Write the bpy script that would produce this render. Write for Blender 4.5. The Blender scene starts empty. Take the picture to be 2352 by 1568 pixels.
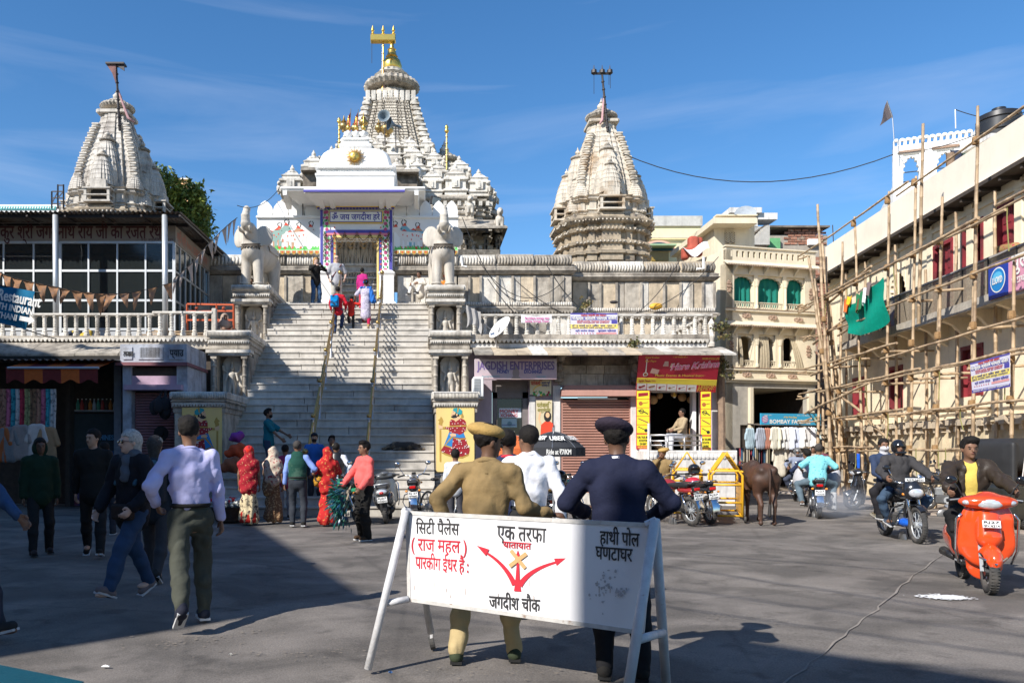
import bpy,bmesh,math,random
import numpy as np
from mathutils import Vector,Matrix
R=math.radians
S=bpy.context.scene
COL=S.collection
rnd=random.Random(7)
F_,CX,HY=1829.0,970.0,1038.0
cam=bpy.data.cameras.new('camera');cam.lens=28.0;cam.sensor_width=36.0
cam.shift_x=(1176-CX)/2352;cam.shift_y=(HY-784)/2352
cam.clip_start=0.1;cam.clip_end=900
co=bpy.data.objects.new('camera',cam);co.location=(0,0,1.5);co.rotation_euler=(R(90),0,0)
COL.objects.link(co);S.camera=co
SUNV=Vector((.72,.69,-.75)).normalized()
el=math.asin(-SUNV.z);az=math.atan2(-SUNV.x,-SUNV.y)
W=bpy.data.worlds.new('World');S.world=W;W.use_nodes=True
nt=W.node_tree;N=nt.nodes;L=nt.links
bg=N['Background'];bg.inputs[1].default_value=0.085
sky=N.new('ShaderNodeTexSky');sky.sky_type='NISHITA';sky.sun_disc=False
sky.sun_elevation=el;sky.sun_rotation=az;sky.altitude=600;sky.air_density=1.0;sky.dust_density=.35;sky.ozone_density=3.0
tc=N.new('ShaderNodeTexCoord')
mp=N.new('ShaderNodeMapping');mp.inputs['Rotation'].default_value=(0,R(7),R(8));mp.inputs['Scale'].default_value=(1.1,1.1,9)
L.new(tc.outputs['Generated'],mp.inputs[0])
nz=N.new('ShaderNodeTexNoise');nz.inputs['Scale'].default_value=1.5;nz.inputs['Detail'].default_value=7;nz.inputs['Roughness'].default_value=.55
nz.inputs['Distortion'].default_value=.5
L.new(mp.outputs[0],nz.inputs[0])
cr=N.new('ShaderNodeValToRGB');cr.color_ramp.elements[0].position=.54;cr.color_ramp.elements[1].position=.85
cr.color_ramp.elements[1].color=(.3,.3,.3,1)
L.new(nz.outputs['Fac'],cr.inputs[0])
hs=N.new('ShaderNodeHueSaturation');hs.inputs['Saturation'].default_value=1.24;hs.inputs['Value'].default_value=1.42
L.new(sky.outputs[0],hs.inputs['Color'])
mx=N.new('ShaderNodeMixRGB');mx.inputs[2].default_value=(6.5,7.2,9.0,1)
L.new(cr.outputs[0],mx.inputs[0]);L.new(hs.outputs[0],mx.inputs[1]);L.new(mx.outputs[0],bg.inputs[0])
sl=bpy.data.lights.new('sun','SUN');sl.energy=5.0;sl.angle=R(.53);sl.color=(1,.955,.89)
so=bpy.data.objects.new('sun',sl);so.rotation_euler=SUNV.to_track_quat('-Z','Y').to_euler();COL.objects.link(so)
S.view_settings.view_transform='Standard';S.view_settings.look='None';S.view_settings.exposure=0.56;S.view_settings.gamma=1
S.view_settings.use_curve_mapping=False
def at(px,py,Y):return((px-CX)/F_*Y,Y,1.5+(HY-py)/F_*Y)
def wx(px,Y):return(px-CX)/F_*Y
def wz(py,Y):return 1.5+(HY-py)/F_*Y
def gnd(px,py):
 Y=1.5*F_/(py-HY);return((px-CX)/F_*Y,Y)
MATS={}
def srgb(h):
 c=[int(h[i:i+2],16)/255 for i in(0,2,4)]
 return tuple(x/12.92 if x<=.04045 else((x+.055)/1.055)**2.4 for x in c)
def mat(name,c,r=.8,m=0,var=.15,sc=6,bU=.0,bsc=40,c2=None,pA=None,psc=1.2,rand=0,sK=0,coat=0,alpha=1,trans=0,emit=0,dist=.01,spec=.5,paint=None,pth=(.5,.6)):
 """procedural surface: colour c varied by noise, optional second colour in patches, rain streaks, per-object variation and bump"""
 if name in MATS:return MATS[name]
 if isinstance(c,str):c=srgb(c)
 if isinstance(c2,str):c2=srgb(c2)
 M=bpy.data.materials.new(name);M.use_nodes=True;t=M.node_tree;n=t.nodes;l=t.links
 b=n['Principled BSDF'];b.inputs['Roughness'].default_value=r;b.inputs['Metallic'].default_value=m
 b.inputs['Specular IOR Level'].default_value=spec
 if coat:b.inputs['Coat Weight'].default_value=coat;b.inputs['Coat Roughness'].default_value=.05
 if alpha<1:b.inputs['Alpha'].default_value=alpha
 if trans:b.inputs['Transmission Weight'].default_value=trans
 if emit:b.inputs['Emission Color'].default_value=(*c,1);b.inputs['Emission Strength'].default_value=emit
 g=n.new('ShaderNodeNewGeometry')
 col=None
 def noise(scale,det=5,vec=None,rough=.6):
  q=n.new('ShaderNodeTexNoise');q.inputs['Scale'].default_value=scale;q.inputs['Detail'].default_value=det;q.inputs['Roughness'].default_value=rough
  l.new(vec or g.outputs['Position'],q.inputs['Vector']);return q.outputs['Fac']
 def ramp(v,a,bb,lo=0,hi=1):
  q=n.new('ShaderNodeMapRange');q.inputs[1].default_value=a;q.inputs[2].default_value=bb;q.inputs[3].default_value=lo;q.inputs[4].default_value=hi
  l.new(v,q.inputs[0]);return q.outputs[0]
 def mixc(f,A,B,mode='MIX'):
  q=n.new('ShaderNodeMixRGB');q.blend_type=mode
  for i,v in enumerate((f,A,B)):
   if isinstance(v,(int,float)):q.inputs[i].default_value=v
   elif isinstance(v,tuple):q.inputs[i].default_value=(*v[:3],1)
   else:l.new(v,q.inputs[i])
  return q.outputs[0]
 col=c
 if c2 is not None and pA is not False:
  col=mixc(ramp(noise(psc,6),*(pA or(.45,.6))),c,c2)
 if sK:
  mpn=n.new('ShaderNodeMapping');mpn.inputs['Scale'].default_value=(3.2,3.2,.45);l.new(g.outputs['Position'],mpn.inputs[0])
  col=mixc(ramp(noise(1.3,6,mpn.outputs[0],.7),.5,.72,0,sK),col,(.07,.065,.06))
 if var:
  v=ramp(noise(sc),.25,.75,1-var,1+var)
  q=n.new('ShaderNodeCombineColor');[l.new(v,q.inputs[i])for i in range(3)]
  col=mixc(1.0,col,q.outputs[0],'MULTIPLY')
 if rand:
  oi=n.new('ShaderNodeObjectInfo')
  v=ramp(oi.outputs['Random'],0,1,1-rand,1+rand*.6)
  q=n.new('ShaderNodeCombineColor');[l.new(v,q.inputs[i])for i in range(3)]
  col=mixc(1.0,col,q.outputs[0],'MULTIPLY')
 if isinstance(col,tuple):b.inputs['Base Color'].default_value=(*col,1)
 else:l.new(col,b.inputs['Base Color'])
 if bU:
  bn=n.new('ShaderNodeBump');bn.inputs['Strength'].default_value=bU;bn.inputs['Distance'].default_value=dist
  l.new(noise(bsc,6),bn.inputs['Height']);l.new(bn.outputs[0],b.inputs['Normal'])
 MATS[name]=M;return M
def cH(name,c,c2=None,psc=22,pA=(.52,.58),r=.85,bU=.35,bsc=14,**k):
 return mat('cloth_'+name,c,r=r,var=.12,sc=9,bU=bU,bsc=bsc,c2=c2,psc=psc,pA=pA,dist=.03,spec=.2,**k)
STONE=mat('temple_stone',(.42,.375,.31),r=.85,var=.3,sc=5,bU=.6,bsc=18,c2=(.2,.175,.145),psc=1.3,pA=(.46,.64),rand=.2,sK=.85,dist=.02)
SWh=mat('temple_stone_white',(.62,.585,.52),r=.8,var=.22,sc=6,bU=.6,bsc=20,c2=(.32,.28,.23),psc=1.1,pA=(.5,.7),rand=.12,sK=.6,dist=.02)
STONEO=mat('temple_stone_ochre',(.52,.43,.31),r=.85,var=.25,sc=5,bU=.6,bsc=20,c2=(.3,.24,.17),psc=1.0,pA=(.48,.7),rand=.15,sK=.5,dist=.02)
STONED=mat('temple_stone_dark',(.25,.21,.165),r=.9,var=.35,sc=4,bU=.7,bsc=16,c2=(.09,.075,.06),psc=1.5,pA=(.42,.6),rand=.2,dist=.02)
MARBLE=mat('step_marble',(.5,.465,.41),r=.6,var=.18,sc=4,bU=.25,bsc=10,c2=(.22,.2,.17),psc=1.1,pA=(.5,.78),rand=.15,sK=.3)
ELEST=mat('elephant_stone',(.52,.475,.405),r=.7,var=.18,sc=3,bU=.5,bsc=9,c2=(.4,.35,.29),psc=1.5,pA=(.5,.7),sK=.5)
WHITE=mat('white_limewash',(.8,.79,.76),r=.8,var=.05,sc=3,bU=.15,bsc=20)
WHITED=mat('white_dirty',(.62,.6,.57),r=.8,var=.15,sc=4,bU=.3,bsc=12,sK=.5)
CREAM=mat('cream_plaster',(.69,.6,.44),r=.85,var=.1,sc=2,bU=.3,bsc=10,c2=(.58,.5,.37),psc=.5,pA=(.5,.7),sK=.18)
PEACH=mat('peach_plaster',(.8,.69,.5),r=.85,var=.1,sc=2.5,bU=.35,bsc=9,c2=(.64,.52,.36),psc=.6,pA=(.55,.75),sK=.15)
PEACHL=mat('parapet_plaster',(.76,.67,.55),r=.85,var=.06,sc=1.5,bU=.2,bsc=9,c2=(.68,.58,.46),psc=.4,pA=(.5,.75),sK=.07)
ORN=mat('brown_ornament',(.3,.2,.14),r=.8,var=.2,sc=20)
BRICK=mat('brick_red',(.33,.15,.095),r=.9,var=.3,sc=7,bU=.5,bsc=30,rand=.25,c2=(.36,.27,.2),psc=4,pA=(.55,.65))
MORTAR=mat('brick_mortar',(.33,.29,.24),r=.95,var=.2,bU=.5)
BAMBOO=mat('bamboo_dry',(.43,.31,.19),r=.6,var=.22,sc=4,bU=.2,c2=(.26,.18,.11),psc=2.5,pA=(.5,.6),rand=.15)
ROPE=mat('coir_rope',(.27,.16,.07),r=.95,var=.3,sc=40,bU=.8,bsc=90)
MAROON=mat('maroon_paint',(.25,.025,.035),r=.6,var=.25,sc=6,c2=(.13,.02,.025),psc=3)
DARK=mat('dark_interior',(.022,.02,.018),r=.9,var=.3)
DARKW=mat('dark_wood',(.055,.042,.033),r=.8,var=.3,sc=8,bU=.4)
GLASS=mat('window_glass',(.02,.025,.026),r=.08,var=0,alpha=.72)
ALU=mat('aluminium_frame',(.55,.57,.58),r=.45,m=.6,var=.08)
STEEL=mat('steel_tube',(.42,.42,.43),r=.35,m=.8,var=.15,sc=10)
CHROME=mat('chrome',(.75,.75,.75),r=.12,m=1,var=0)
BRASS=mat('brass',(.4,.28,.11),r=.4,m=.85,var=.15,sc=15)
GOLD=mat('gilded_metal',(.75,.5,.12),r=.32,m=.85,var=.1,sc=8)
IRON=mat('dark_iron',(.05,.045,.045),r=.55,m=.6,var=.2)
CORR=mat('corrugated_iron',(.13,.125,.12),r=.7,m=.3,var=.3,sc=2,bU=.3,c2=(.1,.07,.05),psc=.8)
RUBBER=mat('tyre_rubber',(.035,.034,.033),r=.85,var=.2,sc=30,bU=.3,bsc=60,c2=(.1,.09,.08),psc=5,pA=(.45,.7))
BLACKP=mat('black_plastic',(.018,.018,.019),r=.4,var=.1,spec=.5)
BLACKG=mat('black_gloss',(.012,.012,.013),r=.12,var=0,coat=.6)
LENS=mat('lamp_lens',(.75,.77,.8),r=.1,m=.5,var=.1,sc=30,coat=.5)
REDL=mat('red_lens',(.5,.01,.01),r=.15,var=.1,coat=.6)
AMBER=mat('amber_lens',(.75,.25,.02),r=.15,var=.1,coat=.5)
PLATE=mat('number_plate',(.75,.75,.73),r=.5,var=.04)
BLK=mat('black_paint',(.02,.018,.017),r=.6,var=.1)
WIREM=mat('cable_black',(.02,.02,.02),r=.6,var=0)
def flat(name,c,r=.55,**k):return mat('print_'+name,c,r=r,var=.05,sc=3,**k)
class MB:
 def __init__(s):s.v=[];s.f=[];s.m=[];s.mi=0
 def add(s,vs,fs):
  n=len(s.v);s.v+=[tuple(v)for v in vs];s.f+=[tuple(i+n for i in f)for f in fs];s.m+=[s.mi]*len(fs);return s
 def use(s,i):s.mi=i;return s
 def box(s,x0,x1,y0,y1,z0,z1,M=None,bev=0):
  if bev:
   b=bev;vs=[]
   P=[(x0,y0,z0,1,1,1),(x1,y0,z0,-1,1,1),(x1,y1,z0,-1,-1,1),(x0,y1,z0,1,-1,1),(x0,y0,z1,1,1,-1),(x1,y0,z1,-1,1,-1),(x1,y1,z1,-1,-1,-1),(x0,y1,z1,1,-1,-1)]
   for(x,y,z,sx,sy,sz)in P:vs+=[(x,y+b*sy,z+b*sz),(x+b*sx,y,z+b*sz),(x+b*sx,y+b*sy,z)]
   X=lambda i:3*i;Yy=lambda i:3*i+1;Z=lambda i:3*i+2
   fs=[(X(0),X(4),X(7),X(3)),(X(1),X(2),X(6),X(5)),(Yy(0),Yy(1),Yy(5),Yy(4)),(Yy(3),Yy(7),Yy(6),Yy(2)),(Z(0),Z(3),Z(2),Z(1)),(Z(4),Z(5),Z(6),Z(7))]
   for a,c,d in((0,1,2),(1,0,2)):pass
   E=[(0,1,'x'),(3,2,'x'),(4,5,'x'),(7,6,'x'),(0,3,'y'),(1,2,'y'),(4,7,'y'),(5,6,'y'),(0,4,'z'),(1,5,'z'),(2,6,'z'),(3,7,'z')]
   for i,j,ax in E:
    p,q={'x':(Yy,Z),'y':(X,Z),'z':(X,Yy)}[ax]
    fs.append((p(i),p(j),q(j),q(i)))
   fs+=[(X(i),Yy(i),Z(i))for i in range(8)]
  else:
   vs=[(x,y,z)for z in(z0,z1)for(x,y)in((x0,y0),(x1,y0),(x1,y1),(x0,y1))]
   fs=[(3,2,1,0),(4,5,6,7),(0,1,5,4),(1,2,6,5),(2,3,7,6),(3,0,4,7)]
  if M is not None:vs=[M@Vector(v)for v in vs]
  return s.add(vs,fs)
 def cbox(s,c,d,M=None,bev=0):
  return s.box(c[0]-d[0]/2,c[0]+d[0]/2,c[1]-d[1]/2,c[1]+d[1]/2,c[2]-d[2]/2,c[2]+d[2]/2,M,bev)
 def tube(s,pts,r,n=8,caps=True,close=False):
  pts=[Vector(p)for p in pts];k=len(pts);rr=r if isinstance(r,(list,tuple))else[r]*k
  vs=[];up=None
  for i,p in enumerate(pts):
   a=pts[i-1]if(i or close)else p;b=pts[(i+1)%k]if(i<k-1 or close)else p
   t=(b-a).normalized()if(b-a).length>1e-9 else Vector((0,0,1))
   if up is None:up=t.orthogonal().normalized()
   else:
    up=(up-t*up.dot(t));up=up.normalized()if up.length>1e-6 else t.orthogonal().normalized()
   q=t.cross(up)
   vs+=[p+(up*math.cos(j*2*math.pi/n)+q*math.sin(j*2*math.pi/n))*rr[i]for j in range(n)]
  fs=[(i*n+j,i*n+(j+1)%n,((i+1)%k)*n+(j+1)%n,((i+1)%k)*n+j)for i in range(k if close else k-1)for j in range(n)]
  if caps and not close:fs+=[tuple(range(n-1,-1,-1)),tuple(range((k-1)*n,k*n))]
  return s.add(vs,fs)
 def bar(s,a,b,w,h,up=(0,0,1)):
  a=Vector(a);b=Vector(b);t=(b-a).normalized();u=Vector(up);u=(u-t*u.dot(t))
  u=u.normalized()if u.length>1e-5 else t.orthogonal().normalized();q=t.cross(u)
  vs=[p+q*(w/2*i)+u*(h/2*j)for p in(a,b)for(i,j)in((-1,-1),(1,-1),(1,1),(-1,1))]
  return s.add(vs,[(3,2,1,0),(4,5,6,7),(0,1,5,4),(1,2,6,5),(2,3,7,6),(3,0,4,7)])
 def lA(s,prof,c=(0,0,0),n=12,rib=0,M=None,sx=1,sy=1):
  vs=[]
  for(r,z)in prof:
   for j in range(n):
    a=j*2*math.pi/n;q=r*(1+(rib if j%2 else-rib))
    v=(q*math.cos(a)*sx,q*math.sin(a)*sy,z)
    if M is not None:v=M@Vector(v)
    vs.append((c[0]+v[0],c[1]+v[1],c[2]+v[2]))
  k=len(prof)
  fs=[(i*n+j,i*n+(j+1)%n,(i+1)*n+(j+1)%n,(i+1)*n+j)for i in range(k-1)for j in range(n)]
  fs+=[tuple(range(n-1,-1,-1)),tuple(range((k-1)*n,k*n))]
  return s.add(vs,fs)
 def ell(s,c,r,n=10,m=6,M=None):
  if isinstance(r,(int,float)):r=(r,r,r)
  prof=[(math.sin(math.pi*(i+.02)/(m+.04)),-math.cos(math.pi*(i+.02)/(m+.04)))for i in range(m+1)]
  vs=[]
  for(q,z)in prof:
   for j in range(n):
    a=j*2*math.pi/n;v=Vector((q*math.cos(a)*r[0],q*math.sin(a)*r[1],z*r[2]))
    if M is not None:v=M@v
    vs.append(Vector(c)+v)
  fs=[(i*n+j,i*n+(j+1)%n,(i+1)*n+(j+1)%n,(i+1)*n+j)for i in range(m)for j in range(n)]
  fs+=[tuple(range(n-1,-1,-1)),tuple(range(m*n,m*n+n))]
  return s.add(vs,fs)
 def prism(s,poly,fr,d0,d1):
  """poly: 2-D outline; fr(u, v, d) -> point"""
  n=len(poly);vs=[fr(u,v,d0)for u,v in poly]+[fr(u,v,d1)for u,v in poly]
  return s.add(vs,[tuple(range(n)),tuple(range(2*n-1,n-1,-1))]+[(i,i+n,(i+1)%n+n,(i+1)%n)for i in range(n)])
 def loft(s,rings,capb=True,capt=True):
  n=len(rings[0]);vs=[p for r in rings for p in r]
  fs=[(i*n+j,i*n+(j+1)%n,(i+1)*n+(j+1)%n,(i+1)*n+j)for i in range(len(rings)-1)for j in range(n)]
  if capb:fs.append(tuple(range(n-1,-1,-1)))
  if capt:fs.append(tuple(range((len(rings)-1)*n,len(rings)*n)))
  return s.add(vs,fs)
 def grid(s,f,nu,nv):
  vs=[f(i/nu,j/nv)for j in range(nv+1)for i in range(nu+1)]
  return s.add(vs,[(j*(nu+1)+i,j*(nu+1)+i+1,(j+1)*(nu+1)+i+1,(j+1)*(nu+1)+i)for j in range(nv)for i in range(nu)])
 def slab(s,f,nu,nv,th):
  """a curved sheet with thickness th (a vector)"""
  t=Vector(th);s.grid(f,nu,nv);s.grid(lambda u,v:Vector(f(1-u,v))+t,nu,nv)
  e=[f(i/nu,0)for i in range(nu+1)]+[f(1,j/nv)for j in range(1,nv+1)]+[f(i/nu,1)for i in range(nu-1,-1,-1)]+[f(0,j/nv)for j in range(nv-1,0,-1)]
  k=len(e);vs=[Vector(p)for p in e]+[Vector(p)+t for p in e]
  return s.add(vs,[(i,i+k,(i+1)%k+k,(i+1)%k)for i in range(k)])
 def xf(s,M,i0=0):
  for i in range(i0,len(s.v)):s.v[i]=tuple(M@Vector(s.v[i]))
  return s
 def mesh(s,name,mats,smt=False):
  me=bpy.data.meshes.new(name);me.from_pydata(s.v,[],s.f)
  for m in(mats if isinstance(mats,(list,tuple))else[mats]):me.materials.append(m)
  if len(me.materials)>1:me.polygons.foreach_set('material_index',s.m)
  if smt:me.shade_smooth()if smt is True else auto(me,smt)
  me.update();return me
 def split(s,name,m,parent=None,smt=False):
  'every separate piece becomes a part of its own'
  up=list(range(len(s.v)))
  def fd(i):
   while up[i]!=i:up[i]=up[up[i]];i=up[i]
   return i
  for f in s.f:
   for a in f[1:]:up[fd(a)]=fd(f[0])
  G={}
  for f in s.f:G.setdefault(fd(f[0]),[]).append(f)
  for r,F in G.items():
   ix=sorted({i for f in F for i in f});q={i:k for k,i in enumerate(ix)}
   MB().add([s.v[i]for i in ix],[tuple(q[i]for i in f)for f in F]).mk(name,m,parent,smt)
 def mk(s,name,mats,parent=None,smt=False,loc=None,**tg):
  o=bpy.data.objects.new(name,s.mesh(name,mats,smt));return link(o,parent,loc,**tg)
def auto(me,deg):
 me.shade_smooth();me.set_sharp_from_angle(angle=R(deg))
WORLDROOT={}
def link(o,parent=None,loc=None,**tg):
 COL.objects.link(o)
 if loc is not None:o.location=loc
 if parent is not None:
  o.parent=parent
  q=parent
  while q is not None and q.name not in WORLDROOT:q=q.parent
  if q is not None and parent.name in WORLDROOT:o.matrix_parent_inverse=WORLDROOT[parent.name]
 if tg:tag(o,**tg)
 return o
def tag(o,label=None,cat=None,group=None,kind=None):
 if label:o['label']=label
 if cat:o['category']=cat
 if group:o['group']=group
 if kind:o['kind']=kind
 return o
def tH(name,label,cat,loc=(0,0,0),rz=0,group=None,world=True):
 o=bpy.data.objects.new(name,None);o.empty_display_size=.3;COL.objects.link(o)
 o.location=loc;o.rotation_euler=(0,0,rz)
 if world:WORLDROOT[o.name]=(Matrix.Translation(loc)@Matrix.Rotation(rz,4,'Z')).inverted()
 return tag(o,label,cat,group)
def struct(o):o['kind']='structure';return o
def inst(me,name,parent=None,loc=(0,0,0),rot=(0,0,0),scale=None,**tg):
 o=bpy.data.objects.new(name,me);o.rotation_euler=rot
 if scale:o.scale=scale
 return link(o,parent,loc,**tg)
def copy_tree(o,parent=None):
 c=o.copy();COL.objects.link(c)
 if parent is not None:c.parent=parent
 for ch in o.children:copy_tree(ch,c)
 return c
def text(body,size,M,m,parent,name='lettering',bO=0,wI=None,align='LEFT',space=1.0,deep=.004,label=None):
 """flat print: letters as thin raised shapes. M maps (x right, y up, z out) to the place"""
 cu=bpy.data.curves.new('t','FONT');cu.body=body;cu.size=size;cu.align_x=align;cu.resolution_u=3;cu.space_character=space
 ob=bpy.data.objects.new('t',cu);COL.objects.link(ob)
 bpy.context.view_layer.update()
 me=bpy.data.meshes.new_from_object(ob.evaluated_get(bpy.context.evaluated_depsgraph_get()))
 bpy.data.objects.remove(ob);bpy.data.curves.remove(cu)
 n=len(me.vertices)
 if not n:return None
 co_=np.empty(n*3);me.vertices.foreach_get('co',co_);co_=co_.reshape(-1,3)
 if wI:
  w0=co_[:,0].max()-co_[:,0].min();co_[:,0]*=wI/max(w0,1e-6)
  if align=='LEFT':co_[:,0]-=co_[:,0].min()
  elif align=='CENTER':co_[:,0]-=(co_[:,0].min()+co_[:,0].max())/2
 fs=[tuple(p.vertices)for p in me.polygons];bpy.data.meshes.remove(me)
 b=MB();offs=[(0,0)];bO*=.55
 if bO:offs=[(bO*math.cos(a),bO*math.sin(a))for a in np.linspace(0,2*math.pi,7)[:-1]]+[(0,0)]
 for i,(dx,dy)in enumerate(offs):
  b.add([M@Vector((x+dx,y+dy,deep+i*.0004))for x,y,_ in co_],fs)
 o=b.mk(name,m,parent)
 if label:o['label']=label
 return o
def frame(o,x,y=None):
 """matrix with columns x (right), y (up), z (out = x cross y) at o"""
 x=Vector(x).normalized();y=Vector(y or(0,0,1)).normalized();z=x.cross(y).normalized();y=z.cross(x)
 return Matrix(((x[0],y[0],z[0],o[0]),(x[1],y[1],z[1],o[1]),(x[2],y[2],z[2],o[2]),(0,0,0,1)))
FR=lambda x,y,z:frame((x,y,z),(1,0,0))
def fP(pts,M,m,parent,name,d=.004,label=None,**tg):
 """flat printed shape(s) given as a list of outlines in the frame M"""
 b=MB()
 for i,P in enumerate(pts):b.add([M@Vector((x,y,d+i*.0003))for x,y in P],[tuple(range(len(P)))])
 o=b.mk(name,m,parent)
 if label:o['label']=label
 return o
def circ(x,y,r,n=14,ry=None,a0=0,a1=2*math.pi):
 return[(x+r*math.cos(a0+(a1-a0)*i/n),y+(ry or r)*math.sin(a0+(a1-a0)*i/n))for i in range(n if a1-a0>6.2 else n+1)]
def stroke(pts,w):
 """outline of a polyline with width w (2-D)"""
 L_,R_=[],[]
 for i,p in enumerate(pts):
  a=pts[max(i-1,0)];b=pts[min(i+1,len(pts)-1)];dx,dy=b[0]-a[0],b[1]-a[1];l=math.hypot(dx,dy)or 1
  ww=w[i]if isinstance(w,(list,tuple))else w
  L_.append((p[0]-dy/l*ww/2,p[1]+dx/l*ww/2));R_.append((p[0]+dy/l*ww/2,p[1]-dx/l*ww/2))
 return L_+R_[::-1]
def vT(p):return-math.degrees(math.atan2(p[0],p[1]))
def wire(a,b,sag,r,name,label,cat='cable',m=None,n=14,group=None):
 a,b=Vector(a),Vector(b)
 pts=[a.lerp(b,i/n)-Vector((0,0,sag*4*(i/n)*(1-i/n)))for i in range(n+1)]
 return MB().tube(pts,r,5).mk(name,m or WIREM,label=label,cat=cat,group=group)
VT=np.random.RandomState(5).rand(32,32,32)
def vn(x,y,z):
 'smooth value noise, 0..1'
 o=0;i,j,k=np.floor(x).astype(int),np.floor(y).astype(int),np.floor(z).astype(int);u,v,w=x-i,y-j,z-k
 u,v,w=(q*q*(3-2*q)for q in(u,v,w))
 for a in(0,1):
  for b in(0,1):
   for c in(0,1):o=o+VT[(i+a)&31,(j+b)&31,(k+c)&31]*(u if a else 1-u)*(v if b else 1-v)*(w if c else 1-w)
 return o
def surfnet(D,org,h):
 s=D<0;nx,ny,nz=D.shape
 c=[s[i:nx-1+i,j:ny-1+j,k:nz-1+k]for i in(0,1)for j in(0,1)for k in(0,1)]
 anyv=c[0].copy();allv=c[0].copy()
 for q in c[1:]:anyv|=q;allv&=q
 act=anyv&~allv
 I=np.argwhere(act);n=len(I)
 if n==0:return np.zeros((0,3)),[]
 acc=np.zeros((n,3));cnt=np.zeros(n)
 corners=[(i,j,k)for i in(0,1)for j in(0,1)for k in(0,1)]
 for a in corners:
  for ax in range(3):
   if a[ax]:continue
   b=list(a);b[ax]=1
   da=D[I[:,0]+a[0],I[:,1]+a[1],I[:,2]+a[2]];db=D[I[:,0]+b[0],I[:,1]+b[1],I[:,2]+b[2]]
   mk=(da<0)!=(db<0);t=np.where(mk,da/np.where(mk,da-db,1),0)
   p=np.tile(np.array(a,float),(n,1));p[:,ax]+=t
   acc+=p*mk[:,None];cnt+=mk
 V=(I+acc/cnt[:,None])*h+np.array(org)
 idx=-np.ones(act.shape,int);idx[I[:,0],I[:,1],I[:,2]]=np.arange(n)
 Fs=[]
 for ax in range(3):
  u,v=(ax+1)%3,(ax+2)%3
  sl0=[slice(None)]*3;sl1=[slice(None)]*3;sl0[ax]=slice(0,-1);sl1[ax]=slice(1,None)
  e=s[tuple(sl0)]!=s[tuple(sl1)];sg=s[tuple(sl0)]
  E=np.argwhere(e);dims=[D.shape[0]-1,D.shape[1]-1,D.shape[2]-1]
  E=E[(E[:,u]>0)&(E[:,v]>0)&(E[:,u]<dims[u])&(E[:,v]<dims[v])]
  if not len(E):continue
  def g(du,dv):
   q=E.copy();q[:,u]-=du;q[:,v]-=dv;return idx[q[:,0],q[:,1],q[:,2]]
  quad=np.stack([g(1,1),g(0,1),g(0,0),g(1,0)],1)
  flip=~sg[E[:,0],E[:,1],E[:,2]]
  quad[flip]=quad[flip][:,::-1];Fs.append(quad)
 return V,np.concatenate(Fs)
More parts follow.
